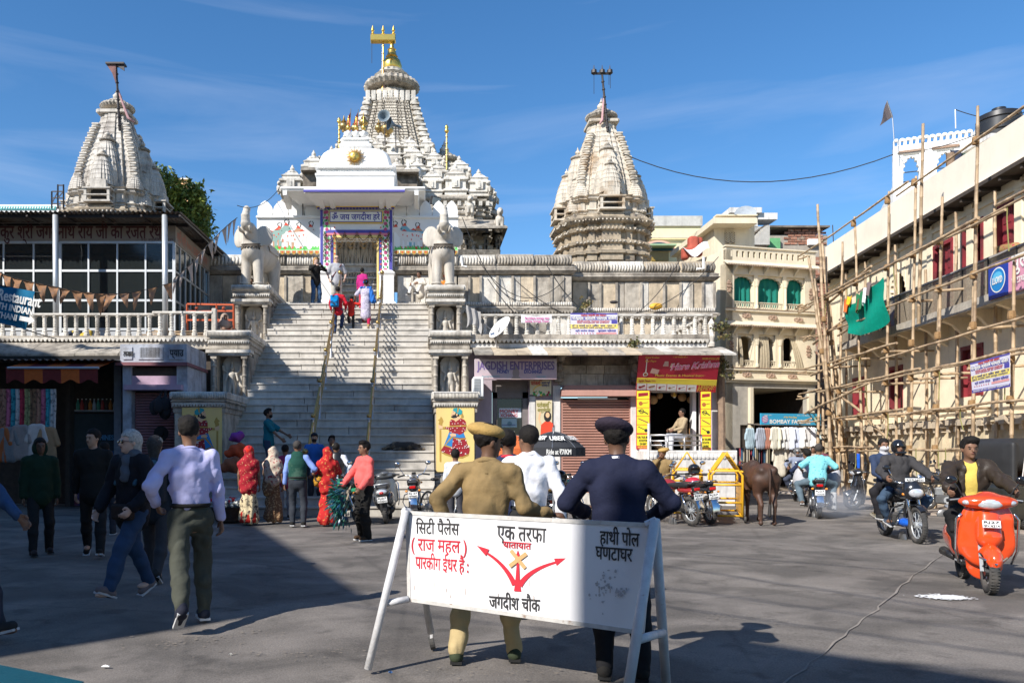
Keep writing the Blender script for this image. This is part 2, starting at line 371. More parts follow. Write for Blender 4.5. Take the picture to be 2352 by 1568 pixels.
def sdf(prims,h=.012,fold=None):
 """prims: ('c', a, b, ra, rb, k[, flatvec, flatratio]) round cone; ('e', centre, radii, k[, Matrix3]) ellipsoid; ('b', centre, half, round, k[, M]) box;
    ('-',)+prim subtracts."""
 lo=np.array([1e9]*3);hi=-lo
 P=[]
 for p in prims:
  sub=p[0]=='-';q=p[1:]if sub else p
  if q[0]=='c':
   a,b,ra,rb=np.array(q[1],float),np.array(q[2],float),q[3],q[4]
   l_,h_=np.minimum(a-ra,b-rb),np.maximum(a+ra,b+rb);k=q[5]if len(q)>5 else .03
  else:
   c_,r_=np.array(q[1],float),np.array(q[2],float)
   rr=r_ if(q[0]=='e' and len(q)<5)or(q[0]=='b' and len(q)<6)else np.array([np.linalg.norm(r_)]*3)
   l_,h_=c_-rr,c_+rr;k=(q[3]if len(q)>3 else .03)if q[0]=='e' else(q[4]if len(q)>4 else .02)
  P.append((sub,q,l_,h_,k))
  if not sub:lo=np.minimum(lo,l_);hi=np.maximum(hi,h_)
 pad=3*h+.02;org=lo-pad;n=np.ceil((hi-lo+2*pad)/h).astype(int)+1
 D=np.full(n,.5,np.float32)
 for sub,q,l_,h_,k in P:
  mg=k+3*h+.01
  i0=np.maximum(((l_-mg-org)/h).astype(int),0);i1=np.minimum(((h_+mg-org)/h).astype(int)+2,n)
  if(i1<=i0).any():continue
  X=[(np.arange(i0[d],i1[d])*h+org[d]).astype(np.float32)for d in range(3)]
  G=np.stack(np.meshgrid(*X,indexing='ij'),-1)
  if q[0]=='c':
   a,b,ra,rb=np.array(q[1],np.float32),np.array(q[2],np.float32),q[3],q[4]
   ba=b-a;pa=G-a;t=np.clip((pa@ba)/max(float(ba@ba),1e-9),0,1)
   w=pa-t[...,None]*ba
   if len(q)>6:
    f=np.array(q[6],np.float32);f=f/np.linalg.norm(f);pr=(w@f);w=w+(q[7]-1)*pr[...,None]*f
   d=np.linalg.norm(w,axis=-1)-(ra+(rb-ra)*t)
   if len(q)>6:d=d/max(q[7],1)**.5
  else:
   pa=G-np.array(q[1],np.float32)
   Mx=q[4]if q[0]=='e' and len(q)>4 else(q[5]if q[0]=='b' and len(q)>5 else None)
   if Mx is not None:pa=pa@np.array(Mx,np.float32)
   if q[0]=='e':
    r_=np.array(q[2],np.float32);k0=np.linalg.norm(pa/r_,axis=-1);k1=np.linalg.norm(pa/(r_*r_),axis=-1)
    d=k0*(k0-1)/np.maximum(k1,1e-6)
   else:
    hh=np.array(q[2],np.float32)-q[3];z=np.abs(pa)-hh
    d=np.linalg.norm(np.maximum(z,0),axis=-1)+np.minimum(z.max(-1),0)-q[3]
  sl_=tuple(slice(i0[d_],i1[d_])for d_ in range(3));A=D[sl_]
  if sub:
   hm=np.clip(.5-.5*(A+d)/k,0,1);D[sl_]=A*(1-hm)-d*hm+k*hm*(1-hm)
  else:
   hm=np.clip(.5+.5*(A-d)/k,0,1);D[sl_]=A*(1-hm)+d*hm-k*hm*(1-hm)
 if fold:
  i,j,k=np.nonzero(np.abs(D)<.05);D[i,j,k]+=fold(i*h+org[0],j*h+org[1],k*h+org[2])
 return surfnet(D,org,h)
def sO(name,prims,m,parent=None,h=.012,fold=None,loc=None,M=None,**tg):
 V,Q=sdf(prims,h,fold)
 me=bpy.data.meshes.new(name);me.vertices.add(len(V));
 if M is not None:V=V@np.array(M.to_3x3()).T+np.array(M.translation)
 me.vertices.foreach_set('co',V.astype(np.float32).ravel())
 k=len(Q);me.loops.add(k*4);me.loops.foreach_set('vertex_index',np.array(Q).ravel().astype(np.int32))
 me.polygons.add(k);me.polygons.foreach_set('loop_start',np.arange(0,k*4,4,dtype=np.int32))
 me.polygons.foreach_set('use_smooth',np.ones(k,bool));me.update();me.validate()
 for q in(m if isinstance(m,(list,tuple))else[m]):me.materials.append(q)
 o=bpy.data.objects.new(name,me);return link(o,parent,loc,**tg)
ASPH=mat('asphalt',(.15,.132,.116),r=.9,var=.22,sc=1.3,bU=.5,bsc=120,c2=(.2,.176,.152),psc=.35,pA=(.45,.65),dist=.012)
t=ASPH.node_tree;_n=t.nodes;_l=t.links
_g=[q for q in _n if q.type=='NEW_GEOMETRY'][0];_b=_n['Principled BSDF']
_v=_n.new('ShaderNodeTexNoise');_v.inputs['Scale'].default_value=75;_v.inputs['Detail'].default_value=4;_l.new(_g.outputs['Position'],_v.inputs[0])
_r=_n.new('ShaderNodeMapRange');_r.inputs[1].default_value=.3;_r.inputs[2].default_value=.7;_r.inputs[3].default_value=.72;_r.inputs[4].default_value=1.32;_l.new(_v.outputs[0],_r.inputs[0])
_src=_b.inputs['Base Color'].links[0].from_socket
_w=_n.new('ShaderNodeTexNoise');_w.inputs['Scale'].default_value=.8;_w.inputs['Detail'].default_value=8;_w.inputs['Distortion'].default_value=1.2;_l.new(_g.outputs['Position'],_w.inputs[0])
_q=_n.new('ShaderNodeMapRange');_q.inputs[1].default_value=.4;_q.inputs[2].default_value=.6;_q.inputs[3].default_value=.66;_q.inputs[4].default_value=1.1;_l.new(_w.outputs[0],_q.inputs[0])
_k=_n.new('ShaderNodeTexVoronoi');_k.feature='DISTANCE_TO_EDGE';_k.inputs['Scale'].default_value=.33;_l.new(_g.outputs['Position'],_k.inputs['Vector'])
_c=_n.new('ShaderNodeMapRange');_c.inputs[1].default_value=.002;_c.inputs[2].default_value=.012;_c.inputs[3].default_value=.85;_l.new(_k.outputs[0],_c.inputs[0])
_x=_n.new('ShaderNodeMath');_x.operation='MULTIPLY';_l.new(_q.outputs[0],_x.inputs[0]);_l.new(_c.outputs[0],_x.inputs[1])
_y=_n.new('ShaderNodeMath');_y.operation='MULTIPLY';_l.new(_x.outputs[0],_y.inputs[0]);_l.new(_r.outputs[0],_y.inputs[1]);_r=_y
for sc_,a_,b_,lo_ in((2.3,.6,.68,.68),(7,.62,.7,.8),(.33,.5,.53,.86)):
 _o=_n.new('ShaderNodeTexNoise');_o.inputs['Scale'].default_value=sc_;_o.inputs['Detail'].default_value=4;_l.new(_g.outputs['Position'],_o.inputs[0])
 _p=_n.new('ShaderNodeMapRange');_p.inputs[1].default_value=a_;_p.inputs[2].default_value=b_;_p.inputs[3].default_value=1;_p.inputs[4].default_value=lo_;_l.new(_o.outputs[0],_p.inputs[0])
 _y=_n.new('ShaderNodeMath');_y.operation='MULTIPLY';_l.new(_p.outputs[0],_y.inputs[0]);_l.new(_r.outputs[0],_y.inputs[1]);_r=_y
_m=_n.new('ShaderNodeMixRGB');_m.blend_type='MULTIPLY';_m.inputs[0].default_value=1;_l.new(_src,_m.inputs[1]);_l.new(_r.outputs[0],_m.inputs[2]);_l.new(_m.outputs[0],_b.inputs['Base Color'])
g=MB()
def gz(x,y):
 return .012*math.sin(x*.7+1)*math.sin(y*.5)+.008*math.sin(x*1.9+y*1.3)
xs=[-300,-60]+[-26+i*.8 for i in range(66)]+[60,300];ys=[-60,-10]+[i*.8 for i in range(56)]+[80,600]
g.add([(x,y,gz(x,y)-.012 if abs(x)<40 and y<60 else-.02)for y in ys for x in xs],[(j*len(xs)+i,j*len(xs)+i+1,(j+1)*len(xs)+i+1,(j+1)*len(xs)+i)for j in range(len(ys)-1)for i in range(len(xs)-1)])
struct(g.mk('road',ASPH,smt=True))
PAVM=mat('dusty_pavement',(.3,.24,.19),r=.95,var=.25,sc=3,bU=.5,bsc=30,c2=(.22,.19,.165),psc=1.1)
def wall_x(Y):return 15.93-.12*(31-Y)
b=MB();pts=[(wall_x(Y)-2.3-.35*math.sin(Y*1.3)-.1*(Y<16)*(16-Y)*4,Y)for Y in np.linspace(10,31,24)]
vs=[(x,y,.035)for x,y in pts]+[(wall_x(y)+.1,y,.05)for x,y in pts]+[(x-.05,y,-.02)for x,y in pts];k=len(pts)
b.add(vs,[(i,i+1,i+1+k,i+k)for i in range(k-1)]+[(i+2*k,i+1+2*k,i+1,i)for i in range(k-1)])
struct(b.mk('pavement',PAVM))
SEAM=mat('road_seam',(.235,.205,.175),r=.95,var=.25,sc=8,bU=.4)
seam=[gnd(px,py)for px,py in((1800,1568),(1905,1490),(1985,1420),(2030,1385),(2080,1335),(2170,1270),(2240,1228))]
b=MB();P=[]
for i in range(len(seam)-1):
 for t_ in np.linspace(0,1,6)[:-1]:
  x=seam[i][0]*(1-t_)+seam[i+1][0]*t_+rnd.uniform(-.03,.03);y=seam[i][1]*(1-t_)+seam[i+1][1]*t_;P.append((x,y))
O=stroke(P,[rnd.uniform(.006,.026)for _ in P]);n2=len(P)
b.add([(x,y,gz(x,y)-.003)for x,y in O],[(i,i+1,2*n2-2-i,2*n2-1-i)for i in range(n2-1)])
struct(b.mk('road_seam',SEAM))
def blot(px,py,rx,ry,z=.0,n=26,jag=.3,seed=1):
 q=random.Random(seed);x0,y0=gnd(px,py)
 return[(x0+rx*math.cos(a)*(1+q.uniform(-jag,jag)),y0+ry*math.sin(a)*(1+q.uniform(-jag,jag)),gz(x0,y0)+z)for a in np.linspace(0,2*math.pi,n+1)[:-1]]
CHALK=mat('white_powder',(.8,.8,.78),r=.95,var=.1,sc=20)
b=MB()
for i in range(420):
 q=rnd.gauss(0,1);a=gnd(2170,1374);sx,sy=rnd.gauss(0,.11),rnd.gauss(0,.06);s_=rnd.uniform(.006,.022)*math.exp(-(sx*sx/.05+sy*sy/.02)*.5)+.003
 x,y=a[0]+sx+.3*sy,a[1]+sy-sx*.12;b.add([(x+s_*math.cos(t)*1.5,y+s_*math.sin(t),gz(x,y)+.002)for t in(0,1.2,2.4,3.7,5)],[(0,1,2,3,4)])
tag(b.mk('spilled_powder',CHALK),kind='stuff',label='patch of white powder spilled on the road near the orange scooter',cat='powder')
DUSTP=mat('dusty_scuff',(.235,.195,.15),r=.95,var=.3,sc=9,bU=.3)
b=MB()
for i,(px,py,rx,ry)in enumerate(((385,1473,.09,.03),(520,1458,.12,.04),(1215,1545,.2,.04),(1800,1260,.2,.1),(2060,1200,.5,.12),(700,1500,.16,.03),(1690,1420,.2,.05),(1230,1180,.6,.3))):
 for j in range(40):
  x0,y0=gnd(px,py);x=x0+rnd.gauss(0,rx*2);y=y0+rnd.gauss(0,ry*3);s_=rnd.uniform(.003,.011)
  b.add([(x+s_*math.cos(t)*1.6,y+s_*math.sin(t)*.8,gz(x,y)+.0015)for t in(0,1.2,2.4,3.7,5)],[(0,1,2,3,4)])
tag(b.mk('dusty_grit',DUSTP),kind='stuff',label='pale grit and dust scattered in worn spots of the road',cat='grit')
for i,(px,py,m,lb)in enumerate(((243,1530,WHITE,'white paper scrap on the road at lower left'),(897,1546,mat('blue_foil',(.1,.25,.6)),'small blue wrapper on the road left of the barrier legs'),(530,1500,WHITED,'tiny pale litter bit on the sunlit road'))):
 x,y=gnd(px,py);w=.028 if i==0 else .015
 MB().slab(lambda u,v:(x+(u-.5)*w*2,y+(v-.5)*w,gz(x,y)+.004+.012*math.sin(u*3)*math.sin(v*4+i)),4,3,(0,0,.001)).mk('litter',m,label=lb,cat='litter')
def uv(u,v):return(.72*u-.69*v,.69*u+.72*v)
def back_house(v0,v1,U,lab,m,u0=-8.0,roof=None,depth=7):
 """a house whose street front faces the square; U = how far its roof shadow reaches"""
 h=lambda q:(q-u0)*.75
 A,B=uv(u0,v0),uv(u0,v1);C,D_=uv(u0-depth,v1),uv(u0-depth,v0)
 t=tH('town_house',lab,'house',(A[0],A[1],0))
 b=MB();h0,h1=h(U[0]),h(U[1])
 b.add([(*A,-.1),(*B,-.1),(*C,-.1),(*D_,-.1),(*A,h0),(*B,h1),(*C,h1),(*D_,h0)],[(0,1,2,3),(4,7,6,5),(0,4,5,1),(1,5,6,2),(2,6,7,3),(3,7,4,0)])
 b.mk('wall',m,t)
 ax=Vector((B[0]-A[0],B[1]-A[1],0));ln=ax.length;ax.normalize();nrm=Vector((.72,.69,0))
 n=max(1,int(ln/2.4))
 for i in range(n):
  for k_ in range(int(min(h0,h1)/3.1)):
   c=Vector((*A,0))+ax*((i+.5)*ln/n)+Vector((0,0,1.6+3.1*k_))
   w=MB();w.bar(c-Vector((0,0,.6))+nrm*.01,c+Vector((0,0,.6))+nrm*.01,1.0,.08,nrm);f=w.mk('window',MAROON,t)
 b=MB();b.bar(Vector((*A,h0+.002))+nrm*.1,Vector((*B,h1+.002))+nrm*.1,.3,.12);b.mk('cornice',m,t)
 return t
back_house(-14,2.5,(7.6,6.0),'tall dark brown house behind the viewer shading the lower right corner',ORN)  # unseen houses, walls kept dark to lower the light they bounce
back_house(2.5,2.92,(6.0,6.0),'narrow unseen bay of house behind the viewer, sized to end the shadow on the barrier',ORN,depth=3)  # unseen bay, width set by where the barrier's shadow edge falls
back_house(6.4,15.0,(5.0,8.9),'house left of the viewer shading the left of the square',ORN)
back_house(15.0,20.0,(20.6,18.5),'tallest house far left, its roof shading the lower stairs',ORN)
back_house(20.0,32.0,(13.4,12.6),'low wide house far left, shading the left shop row',ORN)
for i,(a,c,z)in enumerate((((1502,1262),(2352,1330),8.0),((1480,1290),(2380,1425),7.6),((1420,1330),(2380,1460),8.4),((1500,1385),(2352,1500),7.4),((1250,1440),(2300,1540),7.9))):
 (x0,y0),(x1,y1)=gnd(*a),gnd(*c);k=z/.75;dx,dy=x1-x0,y1-y0
 wire((x0-dx-.72*k,y0-dy-.69*k,z+.3),(x1+dx-.72*k,y1+dy-.69*k,z+.3),.35,.016,'overhead_cable',['first','second','third','fourth','fifth','sixth','seventh'][i]+' power line strung over the square above the frame, its shadow crossing the road',group='power lines over the square')
def offs(poly,d):
 n=len(poly);out=[]
 for i in range(n):
  p0,p1,p2=poly[i-1],poly[i],poly[(i+1)%n]
  def nr(a,b):
   dx,dy=b[0]-a[0],b[1]-a[1];l=math.hypot(dx,dy)or 1;return(dy/l,-dx/l)
  n0,n1=nr(p0,p1),nr(p1,p2);bx,by=n0[0]+n1[0],n0[1]+n1[1];q=bx*n0[0]+by*n0[1]
  if abs(q)<.3:q=.3
  out.append((p1[0]+bx/q*d,p1[1]+by/q*d))
 return out
def sweep(b,poly,prof,capb=True,capt=True,c=(0,0)):
 """poly counter-clockwise; prof = [(outward offset, z)]"""
 return b.loft([[(x+c[0],y+c[1],z)for x,y in offs(poly,d)]for d,z in prof],capb,capt)
def rect(x0,x1,y0,y1):return[(x0,y0),(x1,y0),(x1,y1),(x0,y1)]
XL,XR=-5.0,.3
Y0,Y1,NS=18.8,27.5,30
HT=6.58;RI=HT/NS;RU=(Y1-Y0)/NS
st=tH('temple_stairs','steep flight of pale marble steps climbing to the painted temple gate','stairs',(-2.35,Y0,0))
for i in range(NS):
 z=(i+1)*RI;y=Y0+i*RU
 xa=XL;cuts=[XL-.02]+sorted(rnd.uniform(XL+.8,XR-.8)if k else rnd.uniform(-3.4,-3.0)for k in range(2 if i%3 else 3))+[XR+.01]
 cuts=[c for j,c in enumerate(cuts)if j==0 or c-cuts[j-1]>.35];cuts[-1]=XR+.01
 for a,c in zip(cuts,cuts[1:]):
  dz=rnd.uniform(-.004,.004)
  b=MB();b.box(a+.004,c-.004,y-.035,y+RU+.05,z-.05+dz,z+dz,bev=.008);b.box(a+.008,c-.008,y+rnd.uniform(-.004,.004),y+RU+.05,z-RI-.02,z-.048+dz)
  b.mk('step',MARBLE,st)
MB().add([(XL,Y0+.2,-.1),(XR,Y0+.2,-.1),(XR,Y1+.3,-.1),(XL,Y1+.3,-.1),(XL,Y0+.2,.1),(XR,Y0+.2,.1),(XR,Y1+.3,HT-.1),(XL,Y1+.3,HT-.1)],[(3,2,1,0),(4,5,6,7),(0,1,5,4),(2,3,7,6),(0,4,7,3),(1,2,6,5)]).mk('core',STONED,st)
b=MB();b.box(-9,1.35,27.55,29.25,4.6,HT-.02);b.box(XL,XR,27.5,33,HT-.3,HT-.005);b.mk('landing',STONE,st)
def hrail(xc,lab):
 t=tH('handrail',lab,'handrail',(xc,Y0+.5,0),group='brass handrails on the temple stairs')
 zst=lambda y:(y-Y0)/(Y1-Y0)*HT
 ys=[Y0+.35+i*(Y1-Y0-.6)/6 for i in range(7)]
 for i,y in enumerate(ys):
  z0=zst(y)+.02
  if i in(0,6):prof=[(.07,-.02),(.07,.05),(.045,.07),(.045,1.12),(.06,1.14),(.03,1.18)]
  else:prof=[(.06,-.02),(.05,.04),(.035,.06),(.035,1.02),(.055,1.04),(.03,1.08)]
  p=MB().lA(prof,(xc,y,z0),10).mk('post',STEEL if i else BRASS,t,smt=40)
  MB().ell((xc,y,z0+prof[-1][1]+.05),.075 if i in(0,6)else .062,12,8).mk('ball',BRASS,p,smt=True)
 for dx,h in((0,.98),(0,.74),(.0,.5)):
  MB().tube([(xc+dx,ys[0],zst(ys[0])+h),(xc+dx,ys[-1],zst(ys[-1])+h)],.03 if h>.9 else .021,8).mk('rail',BRASS,t,smt=True)
hrail(wx(697,20.2)+.2,'left brass handrail with ball topped posts up the temple stairs')
hrail(wx(852,21)-.02,'right brass handrail with ball topped posts up the temple stairs')
def relief(h=.012,s=1):
 P=[('c',(.08,-.02,.1),(.06,0,.5),.05,.065,.02),('c',(-.08,-.02,.1),(-.06,0,.5),.05,.065,.02),('e',(0,0,.55),(.13,.08,.1),.03),('c',(0,0,.58),(0,0,.8),.085,.12,.03),('e',(0,-.02,1.0),(.07,.075,.09),.02),('c',(0,0,1.05),(0,0,1.22),.07,.03,.02),('c',(.13,0,.85),(.2,-.03,.62),.04,.032,.02),('c',(-.13,0,.85),(-.2,-.03,.62),.04,.032,.02),('c',(.13,.02,.85),(.27,0,.95),.035,.03,.02),('c',(-.13,.02,.85),(-.27,0,.95),.035,.03,.02),('c',(.27,0,.95),(.28,-.02,1.08),.035,.045,.02),('c',(-.27,0,.95),(-.28,-.02,1.08),.035,.045,.02),('b',(0,.02,.05),(.3,.1,.05),.01,.01),('e',(.25,0,.3),(.06,.05,.16),.02),('e',(-.25,0,.3),(.06,.05,.16),.02),('b',(0,.09,.62),(.32,.03,.6),.02,.01),('e',(0,.09,1.15),(.33,.03,.3),.02)]
 return P
_rel=sO('statue',relief(),ELEST,h=.016);REL=_rel.data;bpy.data.objects.remove(_rel)
def fig_prims(k):
 q=random.Random(k);s_=q.choice((-1,1));a=q.uniform(.03,.09)
 P=[('c',(.05,0,.02),(.05+a*s_*.4,0,.48),.04,.065,.02),('c',(-.05-a*.5,-.02,.02),(-.05+a*s_*.3,0,.48),.04,.065,.02),('e',(a*s_*.5,0,.52),(.12,.08,.09),.03),('c',(a*s_*.3,0,.55),(-a*s_*.3,0,.78),.07,.1,.03),('e',(-a*s_*.1,-.01,.97),(.07,.075,.09),.02),('e',(0,0,1.06),(.05,.05,.06),.02)]
 for sd in(1,-1):
  e=(sd*q.uniform(.17,.22),-.02,q.choice((.6,.68,.95)));P+=[('c',(sd*.12,0,.83),e,.04,.03,.02),('c',e,(sd*q.uniform(.05,.2),-.06,e[2]+q.uniform(-.1,.15)),.03,.028,.015)]
 return P
FIGS=[]
for k_ in range(3):
 _o=sO('figure',fig_prims(k_),ELEST,h=.022);FIGS.append(_o.data);bpy.data.objects.remove(_o)
def leafstrip(n=12,hh=.34,d=.09,m=STONE,nm='carved_leaves',curve=.05):
 b=MB();w=1/n
 for i in range(n):
  x=(i+.5)*w;pts=[(x+curve*math.sin(t*3.1)*.5,-.02-d*math.sin(t*math.pi*.9+.2)*.55,t*hh)for t in np.linspace(0,1,5)]
  b.tube(pts,[w*.3,w*.42,w*.46,w*.42,w*.3],5)
 return b.mesh(nm,m,smt=True)
LEAF=leafstrip();LEAFW=leafstrip(m=SWh,nm='carved_leaves_pale');LEAFS=leafstrip(16,.14,.03,SWh,'carved_teeth',0)
def scallop(n=9,m=STONE,h=.09):
 b=MB();w=1/n
 for i in range(n):
  x=(i+.5)*w;P=[(x-w/2,h)]+[(x-w/2+w*k/6,h-.02-(h-.02)*math.sin(math.pi*k/6))for k in range(7)]+[(x+w/2,h)]
  b.prism(P[::-1],lambda u,v,d:(u,d,v),0,.05)
 return b.mesh('scalloped_edge',m)
SCAL=scallop();SCALW=scallop(m=SWh);SCALWH=scallop(14,WHITED,.07)
def pier(x0,x1,y,z0,z1,parent,r=.07,m=STONE):
 for x in(x0,x1):
  h=z1-z0;b=MB()
  b.box(x-r,x+r,y-r,y+r,z0,z0+.1);b.lA([(r*.8,.1),(r*.8,h*.25),(r,h*.28),(r*.75,h*.32),(r*.75,h*.5),(r*1.05,h*.53),(r*.8,h*.57),(r*.8,h*.72),(r*1.1,h*.76),(r*.7,h*.8),(r*.8,h-.14),(r*1.15,h-.1)],(x,y,z0),10)
  b.box(x-r*1.25,x+r*1.25,y-r,y+r,z1-.1,z1);b.mk('column',m,parent)
def band(parent,x0,x1,y,z,me,name,hs=1,ds=1,unit=1.0,along='x'):
 n=max(1,round(abs(x1-x0)/unit));w=(x1-x0)/n
 for i in range(n):
  if along=='x':inst(me,name,parent,(x0+i*w,y,z),scale=(w,ds,hs))
  else:inst(me,name,parent,(y,x0+i*w,z),rot=(0,0,R(90)),scale=(abs(w),ds,hs))
def tier(x0,x1,yf,yb,z0,z1,lab,niche,side,dark=False):
 """stone plinth: body with recessed niche at the front (zn0, zn1), carved top slab"""
 t=tH('plinth',lab,'plinth',((x0+x1)/2,yf,0));m=STONE
 st_h=.22;ov=.1
 if niche:
  n0,n1=niche;nx0,nx1=x0+.2,x1-.2
  b=MB();b.box(x0,x1,yf+.75,yb,0,z1-st_h-.3);b.box(x0,x1,yf,yf+.76,0,n0-.02);b.box(x0-.02,x1+.02,yf-.02,yf+.77,n1+.16,z1-st_h-.28);b.box(x0,nx0-.02,yf+.05,yf+.76,n0,n1);b.box(nx1+.02,x1,yf+.05,yf+.76,n0,n1)
  b.mk('body',m,t)
  b=MB();b.box(x0-.09,x1+.09,yf-.16,yf+.3,n1+.06,n1+.15);b.box(x0-.04,x1+.04,yf-.1,yf+.3,n1,n1+.06);b.mk('lintel',SWh,t)
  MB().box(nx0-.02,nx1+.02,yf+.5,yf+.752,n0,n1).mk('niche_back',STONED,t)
  pier(x0+.11,x1-.11,yf,n0,n1,t)
  w=(nx1-nx0);h=n1-n0;s_=min(h/1.42,w/.72)
  inst(REL,'statue',t,((nx0+nx1)/2,yf+.34,n0+.02),scale=(s_,s_,s_))
 else:
  MB().box(x0,x1,yf,yb,0,z1-st_h-.3).mk('body',m,t)
 P=rect(x0,x1,yf,yb)
 b=MB();sweep(b,P,[(0,z1-st_h-.3),(.03,z1-st_h-.3),(.03,z1-st_h-.2),(.07,z1-st_h-.16),(.05,z1-st_h-.1),(.05,z1-st_h-.06),(.09,z1-st_h-.03),(.07,z1-st_h)]);b.mk('moulding',m,t)
 b=MB();sweep(b,P,[(.06,z1-st_h),(.06,z1-.19),(.1,z1-.17),(.1,z1-.03),(.07,z1)]);b.mk('top_slab',SWh,t)
 band(t,x0-.06,x1+.06,yf-.1,z1-.18,LEAFS,'carved_teeth',.95,1.2,.7)
 if side<0:band(t,yf,yb,x1+.1,z1-.18,LEAFS,'carved_teeth',.95,-1.2,.8,'y')
 band(t,x0-.05,x1+.05,yf-.1,z1-st_h-.15,SCALW,'scalloped_edge',1,1,.7)
 return t
def zt(y,Y):return wz(y,Y)
RX0,RX1=.33,1.33;LX0,LX1=-6.1,-5.0
T1z,T2z,T3z=3.02,4.99,6.92
t1r=tier(RX0,RX1+.02,20.1,22.9,0,T1z,'lowest stone plinth right of the stairs, painted warrior panel on its front',None,1)
t2r=tier(.27,1.33,22.9,25.9,0,T2z,'middle stone plinth right of the stairs, above the painted panel, with a pale niche statue',(T1z,4.28),1)
t3r=tier(.2,1.3,25.9,28.6,0,T3z,'upper stone plinth carrying the right elephant statue',(T2z,6.3),1)
t1l=tier(LX0-.15,LX1,20.1,22.9,0,T1z,'lowest stone plinth left of the stairs in shade, beside the flower seller',None,-1)
t2l=tier(LX0,LX1,22.9,25.9,0,T2z,'middle stone plinth left of the stairs with a shaded niche statue',(T1z,4.28),-1)
t3l=tier(LX0,LX1,25.9,28.6,0,T3z,'upper stone plinth carrying the left elephant statue',(T2z,6.3),-1)
YEL=mat('mural_yellow',(.75,.56,.2),r=.8,var=.07,sc=3,c2=(.68,.5,.2),psc=1.5)
PRED=flat('crimson',(.3,.012,.02));PBLU=flat('azure',(.02,.2,.5));PTEAL=flat('turquoise',(.02,.3,.33));PSKIN=flat('painted_skin',(.72,.45,.25));POCH=flat('ochre_gold',(.42,.26,.05));PWHT=flat('white',(.75,.74,.7));PBLK=flat('black',(.015,.013,.012))
def guard(x0,x1,y,z0,z1,lab,flip=1):
 t=tH('painted_panel',lab,'mural',((x0+x1)/2,y,z0))
 MB().box(x0,x1,y-.02,y+.02,z0,z1).mk('panel',YEL,t)
 sc=(x1-x0)/880;M=frame(((x0+x1)/2,y-.02,z1),(1,0,0))
 c=lambda P:[((x-740)*sc*flip,-(q-130)*sc)for x,q in P][::flip]
 def sh(P,m,n,d):fP([c(P)],M,m,t,n,d)
 sh([(375,740),(418,740),(420,1480),(400,1490),(378,1470)],POCH,'mace',.002)
 sh([(340,520),(390,480),(405,430),(440,470),(470,540),(440,610),(445,650),(365,650),(355,590),(375,550)],POCH,'mace_head',.002)
 sh([(600,850),(470,1120),(385,1245),(500,1320),(700,1385),(900,1400),(1050,1330),(1075,1200),(960,920),(820,830)],PRED,'robe_skirt',.003)
 sh([(385,1245),(395,1215),(520,1285),(700,1345),(900,1362),(1055,1290),(1050,1330),(900,1400),(700,1385),(500,1320)],POCH,'robe_hem',.005)
 sh([(600,790),(480,1100),(660,1165),(690,900),(830,930),(975,920),(930,810),(800,780)],PBLU,'sash',.005)
 sh([(640,500),(610,560),(600,800),(830,840),(930,810),(990,680),(985,560),(950,510),(860,470),(740,520)],PRED,'tunic',.006)
 sh([(620,680),(510,670),(515,715),(610,750)],PRED,'near_sleeve',.0065)
 sh([(985,620),(985,740),(900,830),(820,860),(800,830),(880,760),(900,640)],PRED,'far_sleeve',.0072)
 sh([(605,645),(1000,630),(1000,665),(605,675)],POCH,'chest_band',.008)
 sh([(690,900),(650,880),(480,1110),(660,1168),(670,1140),(520,1090)],POCH,'sash_border',.0075)
 sh([(690,905),(830,945),(985,925),(985,950),(830,975),(690,930)],POCH,'belt',.0078)
 sh([(690,480),(745,560),(860,480),(830,430),(740,440)],PSKIN,'neck',.0085)
 sh([(675,300),(640,390),(655,440),(720,460),(790,450),(830,400),(760,300)],PSKIN,'face',.009)
 sh([(350,620),(345,690),(370,725),(450,715),(450,660),(400,640)],PSKIN,'gripping_hand',.009)
 sh([(610,850),(640,890),(755,890),(755,840),(660,815)],PSKIN,'resting_hand',.009)
 sh([(450,675),(512,672),(512,722),(450,725)],POCH,'cuff',.0095)
 sh([(750,340),(730,400),(645,430),(640,450),(700,475),(760,465),(800,430),(830,440),(825,380),(790,350),(780,310)],PBLK,'beard',.01)
 sh([(645,395),(700,415),(735,385),(690,400)],PBLK,'moustache',.011)
 sh([(762,370),(790,365),(795,400),(772,430),(760,400)],PSKIN,'ear',.0115)
 sh([(685,320),(705,318),(700,332)],PBLK,'eye',.0115)
 sh([(700,250),(760,235),(850,255),(900,300),(895,370),(850,395),(790,370),(680,290)],PTEAL,'turban',.0105)
 sh([(790,240),(830,240),(800,350),(780,330)],POCH,'turban_band',.012)
 sh([(785,230),(800,180),(850,155),(890,165),(885,205),(850,190),(820,235)],POCH,'plume',.012)
 sh([(880,380),(915,375),(925,455),(868,460)],POCH,'tassel',.012)
 q=random.Random(3);D1=[]
 for _ in range(60):
  x,yy=q.uniform(430,1060),q.uniform(960,1300)
  if x>600+(yy-850)*-.4+120 or yy>1200:D1.append(c(circ(x,yy,11,6)))
 D1+=[c(circ(x,yy,11,6))for x,yy in((640,540),(670,600),(730,600),(800,590),(860,520),(920,580),(960,600),(630,720),(680,700),(780,700),(730,760),(640,790),(920,710),(960,740),(900,770),(540,690),(860,650),(580,715))]
 fP(D1,M,PWHT,t,'printed_motifs',.0135)
 return t
guard(RX0+.02,RX1-.02,20.07,wz(1083,20.07),wz(926,20.07),'yellow painting of a red robed mace bearer right of the stairs')
guard(LX0+.05,LX1-.05,20.07,wz(1083,20.07),wz(926,20.07),'shaded yellow painting of a guard left of the stairs',-1)
b=MB();b.box(RX0-.04,RX1+.06,20.0,20.1,wz(918,20),wz(899,20));o=b.mk('sign_slab',WHITED,label='weathered white ledge slab over the painted warrior, marked PALACE in faded letters',cat='slab')
